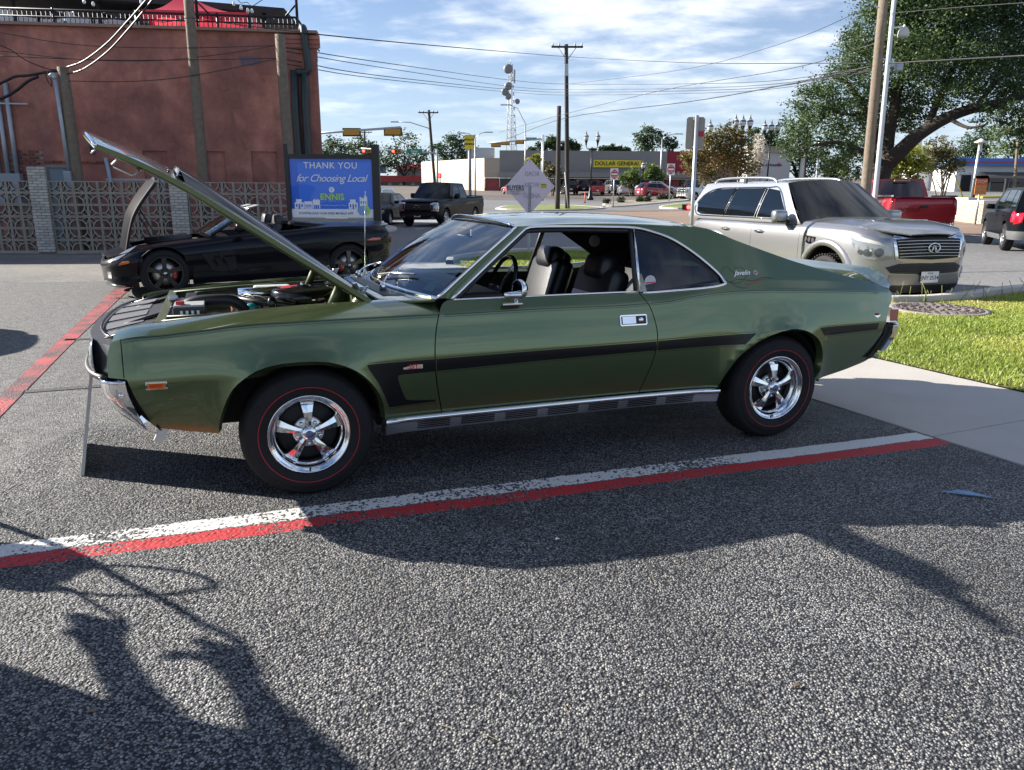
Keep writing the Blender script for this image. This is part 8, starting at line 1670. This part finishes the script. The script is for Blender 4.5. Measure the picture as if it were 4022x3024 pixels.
def oak():
    Y = 32.; b = Vector((at(3438, 760, Y).x, Y, 0.)); o = thing('oak_tree', 'large spreading live oak with dark foliage at the upper right', 'tree', b); q = lambda px, py, dy=0.: tuple(at(px, py, Y+dy)-b)
    L = [limb([(0, 0, -.1), q(3440, 740), q(3452, 690), q(3475, 640)], .55, .40), limb([q(3470, 655), q(3530, 600, -.4), q(3610, 527, -.8), q(3720, 462, -1.2), q(3826, 425, -1.5), q(3960, 395, -2), q(4100, 330, -2.5)], .38, .12),
         limb([q(3470, 660), q(3440, 540, .5), q(3390, 420, 1), q(3330, 330, 1.5), q(3270, 300, 1.8)], .26, .05), limb([q(3475, 650), q(3500, 480, .3), q(3540, 300, .2), q(3600, 120, 0), q(3680, -40, 0)], .30, .07),
         limb([q(3640, 505, -.9), q(3690, 380, -.6), q(3760, 240, -.5), q(3840, 90, 0)], .18, .05), limb([q(3460, 640), q(3380, 590, -1), q(3290, 560, -1.6), q(3190, 570, -2)], .16, .04), limb([q(3830, 425, -1.5), q(3900, 330, -1.2), q(3960, 200, -1)], .12, .04), limb([q(3400, 440, 1), q(3330, 450, .2), q(3230, 420, 0)], .10, .03), limb([q(3720, 462, -1.2), q(3800, 500, -2), q(3870, 490, -2.5)], .09, .03)]
    tubes('trunk', L[:1], BARK, o, 12); tubes('limbs', L[1:], BARK, o, 8)
    bl = [(3150, 560, 80, -1.5), (3130, 470, 75, -1), (3190, 400, 85, .5), (3300, 480, 110, 0), (3270, 600, 80, -1.5), (3330, 330, 120, 1), (3350, 640, 70, -.5), (3400, 540, 90, 1.2), (3400, 200, 110, 1), (3500, 90, 140, .5), (3540, 250, 140, -.5), (3470, 400, 110, 1.5), (3600, 400, 110, .8), (3690, 60, 160, 0), (3730, 240, 140, -1), (3780, 370, 80, -1.8), (3880, 120, 160, .5), (3930, 300, 130, -1), (4050, 180, 170, 0), (4040, 400, 110, -2), (3900, 450, 60, -2.5), (4090, 520, 90, -2), (3620, -60, 160, 0), (3830, -80, 170, .5), (4000, -60, 170, 0), (3500, -40, 110, .3), (3640, 180, 120, 1.5), (3420, 650, 50, 1.6), (3560, 480, 70, 1.8)]
    k = Y/3000*1.04; B = [(q(px, py, dy), (r*k, r*k*1.25, r*k*.82)) for px, py, r, dy in bl]
    P, t = crown_pts(B, 135000, .32, .20, 60); leaves('crown', P, .105, OAKL, o, t)
oak()
def tree(name, label, px, Y, blobs, mat, n, leaf, trunk=.25, stems=1, bark=BARK, group=None, pyb=None, clump=.25, shell=.3, per=22):
    """blobs: (px, py, radius_px, depth offset)"""
    x = gnd(px, Y).x; b = Vector((x, Y, tz(x, Y))); o = thing(name, label, 'tree', b, 0, group); k = Y/3000*1.03; B = [(tuple(at(q[0], q[1], Y+q[3])-b), (q[2]*k, q[2]*k, q[2]*k*.85)) for q in blobs]; top = max(B, key=lambda q: q[0][2]); L = []
    for s in range(stems):
        c = B[(s*3) % len(B)]; off = .12*(s-(stems-1)/2); L.append(limb([(off, 0, -.1), (off*2+c[0][0]*.15, c[0][1]*.2, c[0][2]*.35), (c[0][0]*.6+off*2, c[0][1]*.6, c[0][2]*.75), (c[0][0], c[0][1], c[0][2])], trunk/(1+.5*(stems > 1)), trunk*.25))
    L += [limb([(0, 0, c[0][2]*.4), (c[0][0]*.5, c[0][1]*.5, c[0][2]*.75), c[0]], trunk*.4, trunk*.12) for c in B[1:7]]
    tubes('trunk', L, bark, o, 7); P, t = crown_pts(B, n, shell, clump, per); leaves('crown', P, leaf, mat, o, t); return o
tree('crape_myrtle', 'olive-brown multi-stemmed flowering tree behind the grey sign post', 2840, 52., [(2750, 600, 55, 0), (2720, 650, 45, 0), (2800, 560, 60, 0), (2840, 640, 70, 1), (2870, 545, 55, 0), (2900, 600, 65, 0), (2930, 660, 50, .5), (2780, 690, 40, .5), (2760, 540, 32, 0), (2860, 495, 28, 0), (2690, 625, 28, 0), (2910, 530, 35, 0)], MYRT, 11000, .16, .12, 5, BARK2, shell=.2)
tree('crape_myrtle', 'pale blossoming shrub tree at the right side of the olive-brown tree', 2975, 54., [(2975, 590, 34, 0), (2965, 640, 32, 0), (2990, 550, 24, 0), (2955, 680, 26, 0), (2990, 620, 24, .4)], BLOS, 2600, .13, .08, 3, BARK2)
YG = 'young trees in the store planters'
tree('young_tree', 'small green tree between the two do-not-enter signs, left', 2480, 92., [(2455, 700, 22, 0), (2480, 685, 26, 0), (2505, 700, 22, 0), (2470, 715, 20, 0)], LIME, 1500, .3, .08, 3, BARK2, YG); tree('young_tree', 'small bright green tree just right of the single globe lamp', 2562, 94., [(2545, 690, 26, 0), (2560, 670, 26, 0), (2580, 690, 26, 0), (2590, 710, 18, 0), (2540, 712, 18, 0)], LIME, 1800, .3, .08, 2, BARK2, YG)
tree('young_tree', 'yellow-green tree beside the top of the diamond sign', 2108, 100., [(2090, 640, 22, 0), (2110, 625, 20, 0), (2115, 655, 24, 0), (2065, 665, 16, 0)], YELL, 1300, .32, .1, 2, BARK2, YG); tree('young_tree', 'small orange-brown tree left of the bare pole', 2170, 98., [(2160, 665, 20, 0), (2180, 670, 22, 0), (2150, 685, 18, 0), (2190, 690, 18, 0)], BRWN, 900, .32, .1, 3, BARK2, YG)
tree('yellow_tree', 'yellow-green autumn tree under the oak, left of the brown one', 3560, 58., [(3500, 650, 38, 0), (3540, 610, 42, 0), (3590, 615, 44, 0), (3560, 660, 46, 0), (3630, 650, 30, 0), (3510, 690, 28, 0), (3600, 690, 26, 0)], YELL, 5200, .19, .12, 2, BARK); tree('brown_tree', 'brownish crape myrtle with pale stems beyond the red pickup', 3690, 62., [(3650, 620, 38, 0), (3690, 580, 46, 0), (3730, 610, 44, 0), (3760, 650, 32, 0), (3690, 640, 46, .5), (3640, 660, 28, 0), (3720, 670, 28, 0)], BRWN, 5200, .17, .12, 4, BARK2)
BG = 'trees on the skyline'
for i, (lab, px, Y, bl) in enumerate((
 ('dark skyline tree showing sky gaps right beside the red building', 1300, 150., [(1280, 600, 45, 0), (1310, 560, 35, 0), (1340, 600, 40, 0), (1270, 640, 40, 0), (1330, 650, 40, 0)]),
 ('second skyline tree from the red building', 1420, 155., [(1390, 590, 40, 0), (1430, 560, 38, 0), (1460, 600, 45, 0), (1400, 640, 45, 0), (1450, 650, 40, 0)]),
 ('tall skyline tree left of the leaning crossarm pole', 1590, 150., [(1540, 600, 48, 0), (1590, 560, 44, 0), (1630, 600, 46, 0), (1560, 650, 50, 0), (1620, 650, 46, 0), (1500, 630, 42, 0), (1660, 630, 34, 0)]),
 ('skyline tree between the crossarm pole and the pylon sign', 1770, 170., [(1730, 590, 36, 0), (1780, 555, 36, 0), (1820, 590, 40, 0), (1760, 620, 40, 0), (1850, 610, 30, 0)]),
 ('low skyline tree right of the radio tower', 2150, 230., [(2130, 575, 22, 0), (2165, 560, 24, 0), (2190, 585, 20, 0), (2090, 590, 18, 0)]), ('low skyline tree right of the tall central pole', 2250, 230., [(2240, 565, 22, 0), (2260, 580, 20, 0), (2215, 585, 18, 0)]),
 ('small far tree above the yellow store sign', 2400, 260., [(2370, 588, 14, 0), (2400, 582, 15, 0), (2430, 588, 14, 0), (2460, 590, 14, 0), (2330, 592, 12, 0)]),
 ('large round skyline tree above the right end of the store', 2560, 190., [(2510, 545, 30, 0), (2545, 520, 32, 0), (2590, 550, 38, 0), (2540, 575, 36, 0), (2630, 560, 28, 0), (2640, 585, 24, 0)]),
 ('dark tree behind the bank roof', 3010, 130., [(2960, 520, 24, 0), (2980, 560, 34, 0), (3020, 540, 34, 0), (3045, 580, 30, 0)]), ('mid-green tree mass left of the oak trunk', 3130, 95., [(3100, 610, 50, 0), (3140, 570, 40, 0), (3190, 600, 55, 0), (3150, 660, 50, 0), (3080, 650, 34, 0)]), ('tree behind the leaning thin poles under the oak', 3270, 92., [(3240, 640, 50, 0), (3290, 660, 48, 0), (3330, 680, 40, 0), (3260, 690, 36, 0)]),
 ('far tree above the blue-roofed shop, left', 3850, 140., [(3820, 560, 50, 0), (3880, 540, 55, 0), (3850, 600, 50, 0), (3780, 590, 40, 0)]), ('pale far tree above the blue-roofed shop, right', 3980, 135., [(3950, 520, 55, 0), (4010, 500, 60, 0), (4050, 560, 60, 0), (3990, 580, 55, 0), (3930, 590, 40, 0)]))):
    tree('skyline_tree', lab, px, Y, bl, FARL if i != 12 else LIME, 3000, Y*.0030, .35, 1, BARK, BG, shell=.15, clump=.3)
SG = 'round shrubs in the planting bed'
for i, (px, py, r) in enumerate(((2384, 803, 24), (2440, 800, 30), (2514, 796, 26), (2540, 796, 26), (2594, 788, 26), (2617, 786, 22), (2655, 784, 24))):
    x, y = g(px, py); o = thing('shrub', '%s clipped dark shrub from the left in the store planting bed' % ('first second third fourth fifth sixth seventh'.split()[i]), 'shrub', (x, y, tz(x, y)+.1), 0, SG); k = y/3000*1.03*r*.5; P, t = crown_pts([((0, 0, k*.6), (k, k, k*.75))], 500, .5, .3, 12); leaves('foliage', P, .16, SHRB, o, t); tube('stem', [(0, 0, 0), (0, 0, k*.5)], .05, BARK, o, 5)
# ---------------------------------------------------------------- lawn blades
def inpoly(X, Y, poly):
    c = np.zeros(X.shape, bool); n = len(poly); j = n-1
    for i in range(n):
        xi, yi = poly[i]; xj, yj = poly[j]; c ^= ((yi > Y) != (yj > Y)) & (X < (xj-xi)*(Y-yi)/(yj-yi+1e-12)+xi); j = i
    return c
def lawn():
    n = 520000; X = rng.uniform(-1.5, 9.2, n); Yv = rng.uniform(4.0, 20.5, n); vis = (np.abs(X)/(Yv*.97+.3) < .70)
    keep = inpoly(X, Yv, GRASSPOLY) & vis & (rng.random(n) < np.clip(9.5/Yv, .25, 1.)); keep &= ~((np.hypot((X-5.55), (Yv-9.9)*1.0) < .62)); X, Yv = X[keep], Yv[keep]; n = len(X)
    dry = np.clip(smooth_noise(X+20, Yv+20, 1.1, 41)*.9+smooth_noise(X, Yv, .3, 42)*.4-.35+.45*np.clip((Yv-8.6-.25*(X-5))/1.2, 0, 1)*(X > 3), 0, 1)
    h = (.022+.026*rng.random(n))*(1-.45*dry)*(.7+.6*smooth_noise(X, Yv, .5, 43)); a = rng.uniform(0, 6.28, n); w = .004+.003*rng.random(n)+.00035*Yv; ln = h*(.3+.6*rng.random(n)); b = rng.uniform(0, 6.28, n)
    V = np.empty((n, 3, 3)); z0 = np.full(n, .018); V[:, 0] = np.stack([X-np.cos(a)*w, Yv-np.sin(a)*w, z0], 1); V[:, 1] = np.stack([X+np.cos(a)*w, Yv+np.sin(a)*w, z0], 1); V[:, 2] = np.stack([X+np.cos(b)*ln, Yv+np.sin(b)*ln, z0+h], 1)
    me = bpy.data.meshes.new('grass'); me.vertices.add(3*n); me.vertices.foreach_set('co', V.reshape(-1).astype(np.float32)); me.loops.add(3*n); me.loops.foreach_set('vertex_index', np.arange(3*n, dtype=np.int32)); me.polygons.add(n); me.polygons.foreach_set('loop_start', np.arange(0, 3*n, 3, dtype=np.int32)); me.polygons.foreach_set('loop_total', np.full(n, 3, np.int32)); t = me.attributes.new('tone', 'FLOAT', 'POINT'); t.data.foreach_set('value', np.repeat(np.clip(dry*.8+.2*rng.random(n), 0, 1), 3).astype(np.float32)); me.update(); me.materials.append(leaf_mat('grass_blade', (.19, .26, .04), (.55, .45, .21), (.34, .37, .08)))
    o = link(bpy.data.objects.new('grass', me)); tag(o, 'sunlit green and straw-coloured grass between walk and street', 'grass', kind='stuff')
    # seed stalks by the kerb
    S = []
    for k in range(46):
        x = rng.uniform(4.9, 9.0); y = 10.55+.42*(x-5.3)+rng.normal(0, .12)-(.15 if x > 5.6 else 0); hh = rng.uniform(.10, .32); dx, dy = rng.normal(0, .06, 2); S.append(([(x, y, .02), (x+dx*.4, y+dy*.4, hh*.6), (x+dx, y+dy, hh)], .004))
    w_ = tubes('weed_stalks', S, leaf_mat('weed', (.20, .24, .06), (.45, .38, .18)), None, 4); tag(w_, 'tall seedy weed stalks along the kerb', 'weeds', kind='stuff')
lawn()
# ================================================================ small things
def show_board():
    B0 = Vector((-2.26, 3.765, 0)); d = Vector((-.515, .857, 0)); lean = Vector((math.cos(.3617), math.sin(.3617), 0)); T0 = at(362, 1355, B0.y+lean.y*.16); up = T0-B0; k_ = CAMH/up.z; d = Vector((B0.x+k_*up.x, B0.y+k_*up.y, 0)).normalized(); o = thing('show_board', 'white show board leaning on the front bumper, seen edge-on', 'board', B0)
    n = d.cross(up).normalized()*.016; w = d*.60; q = [Vector((0, 0, 0)), w, w+up, up]; V = q+[p+n for p in q]; mesh('panel', V, [(0, 1, 2, 3), (7, 6, 5, 4), (0, 4, 5, 1), (1, 5, 6, 2), (2, 6, 7, 3), (3, 7, 4, 0)], M('board_white', (.62, .61, .56), .6, var=.08), o)
    nn = n.normalized(); mesh('poster', [p+(-nn*.001) for p in (w*.08+up*.08, w*.92+up*.08, w*.92+up*.92, w*.08+up*.92)], [(0, 1, 2, 3)], M('poster_print', (.3, .28, .25), .5, var=.5, vs=5), o)
show_board()
def manhole():
    c = Vector((5.55, 9.9, .03)); o = thing('manhole_cover', 'round brown patterned manhole cover set in the grass by the kerb', 'manhole cover', c); MB = M('rusty_iron', (.13, .10, .095), .7, .3, var=.3, vs=10); lathe('cover_rim', [(.60, -.02), (.60, .012), (.53, .016), (.52, .008), (0, .008)], M('manhole_concrete', (.22, .20, .18), .8, var=.2), o, 40, 'Z')
    for r, n in ((.12, 6), (.22, 12), (.32, 18), (.42, 24), (.49, 30)):
        for k in range(n):
            a = 2*math.pi*k/n+r*3; b = boxo('cover_stud', (r*math.cos(a), r*math.sin(a), .014), (.055, .045, .016), MB, o, rz=a+.5)
manhole()
def litter():
    p = g(3775, 1945); o = thing('litter_wrapper', 'crumpled pale blue wrapper lying on the shaded asphalt at right', 'litter', (p[0], p[1], .012)); BLUE = M('wrapper_blue', (.16, .27, .42), .5, var=.3, vs=40)
    mesh('wrapper_film', [(-.13, .03, 0), (-.05, .0, .012), (0, .035, .004), (.03, -.005, .014), (.12, -.06, 0), (.13, -.075, .004), (.04, -.045, .006), (-.03, -.02, .003), (-.10, .015, .004)], [(0, 1, 7, 8), (1, 2, 3), (1, 3, 6, 7), (3, 4, 5, 6)], BLUE, o)
    p = g(2180, 2132); o = tag(mesh('litter_paper', [(p[0], p[1], .014), (p[0]+.022, p[1]+.004, .018), (p[0]+.02, p[1]+.016, .014), (p[0]+.004, p[1]+.014, .02)], [(0, 1, 2, 3)], WHITE), 'small white paper scrap on the asphalt below the car', 'litter')
    DL = [M('dry_leaf_%d' % i, c, .8) for i, c in enumerate(((.14, .08, .035), (.17, .12, .06), (.10, .06, .03)))]; k = 0
    V = [(-.016, 0, 0), (-.004, .008, .004), (.014, .006, .001), (.02, 0, .003), (.012, -.007, .0), (-.006, -.008, .003)]; mes = []
    for m in DL: me = bpy.data.meshes.new('dry_leaf'); me.from_pydata(V, [], [tuple(range(6))]); me.materials.append(m); mes.append(me)
    V2 = [(-.05, -.0012, 0), (.05, -.0012, .004), (.05, .0012, .004), (-.05, .0012, 0)]; tw = bpy.data.meshes.new('straw'); tw.from_pydata(V2, [], [(0, 1, 2, 3)]); tw.materials.append(M('straw_tan', (.26, .21, .12), .8))
    for i in range(30):
        x, y = rng.uniform(-1.2, 2.3), rng.uniform(1.7, 4.4)
        if abs(x)/y > .65: continue
        st = rng.random() < .5; o = bpy.data.objects.new('dry_straw' if st else 'dry_leaf', tw if st else mes[i % 3]); link(o); o.location = (x, y, .0135); o.rotation_euler = (rng.normal(0, .15), rng.normal(0, .1), rng.uniform(0, 6.28)); s = rng.uniform(.4, 1.1); o.scale = (s, s, s)
        tag(o, 'bit of dry straw scattered on the asphalt' if st else 'dry brown leaf fragment scattered on the asphalt', 'straw' if st else 'leaf', 'straw bits on the asphalt' if st else 'dry leaves on the asphalt')
litter()
# unseen objects added outside the left edge to cast shadows into the picture
generic('sedan', 'parked_sedan', 'dark sedan parked just outside the left edge, shading the lot', 'car', (.02, .03, .05), -11.35, 6.35, R(20), far=True)
def frame_shadow():
    """added unseen plates and rods, outlined back from the shadow they cast at lower left"""
    xp = -3.45; s = .9042; IR = M('caster_iron', (.03, .028, .026), .7, .3, var=.3)
    def up(a, b):
        d = ray(a*s, 1800+b*s); t = -CAMH/d.z; G = Vector((0, 0, CAMH))+d*t; k = (xp-G.x)/SUNV.x; return G+SUNV*k
    o = thing('shadow_caster', 'dark cut-metal sculpture standing outside the left edge, casting looped shadows', 'sculpture', (xp, 2.75, 0)); c = Vector((xp, 2.75, 0))
    def plate_(name, pts):
        P = [up(*p)-c for p in pts]; f = [(p.y, p.z) for p in P]; patch(name, f, lambda y, z: (0, y, z), IR, o, 5., thick=.03, out=(-1, 0, 0))
    A = [(-500, 760), (0, 905), (150, 960), (300, 1010), (440, 1060), (490, 1055), (430, 960), (410, 880), (330, 790), (270, 770), (330, 740), (300, 690), (330, 680), (400, 700), (480, 720), (540, 700), (555, 750), (520, 800), (560, 870), (640, 980), (720, 1060), (790, 1130), (900, 1170), (1060, 1200), (1070, 1180), (1040, 1080), (990, 970), (900, 900), (840, 880), (760, 890), (700, 880), (740, 850), (830, 850), (900, 860), (870, 820), (830, 800), (860, 790), (940, 810), (1040, 840), (1085, 850), (1130, 930), (1130, 980), (1180, 1040), (1250, 1110), (1350, 1180), (1480, 1290), (1600, 1400), (1600, 1520), (-500, 1520)]
    plate_('cut_plate', A); plate_('cut_plate', [(-260, 340), (0, 375), (150, 385), (250, 400), (400, 450), (440, 480), (330, 510), (290, 540), (230, 555), (300, 580), (180, 595), (100, 590), (0, 575), (-260, 520)])
    def rod(name, pts, r): tube(name, [up(*p)-c for p in catmull(pts, 4)], r, IR, o, 6)
    rod('arm_rod', [(-300, 180), (0, 290), (190, 360), (400, 450), (560, 545), (750, 640), (900, 730), (1030, 790), (1090, 850)], .014); rod('arm_rod', [(230, 560), (330, 585), (420, 640), (520, 700)], .010); rod('loop_rod', [(440, 480), (520, 476), (620, 480), (760, 495), (880, 520), (945, 550), (940, 575), (850, 590), (720, 605), (560, 610), (420, 600), (290, 588)], .011)
    tube('stake', [(0, 0, 0), (0, -.2, .5)], .03, IR, o, 6); tube('stake', [(0, .9, 0), (0, .7, .45)], .03, IR, o, 6)
frame_shadow()
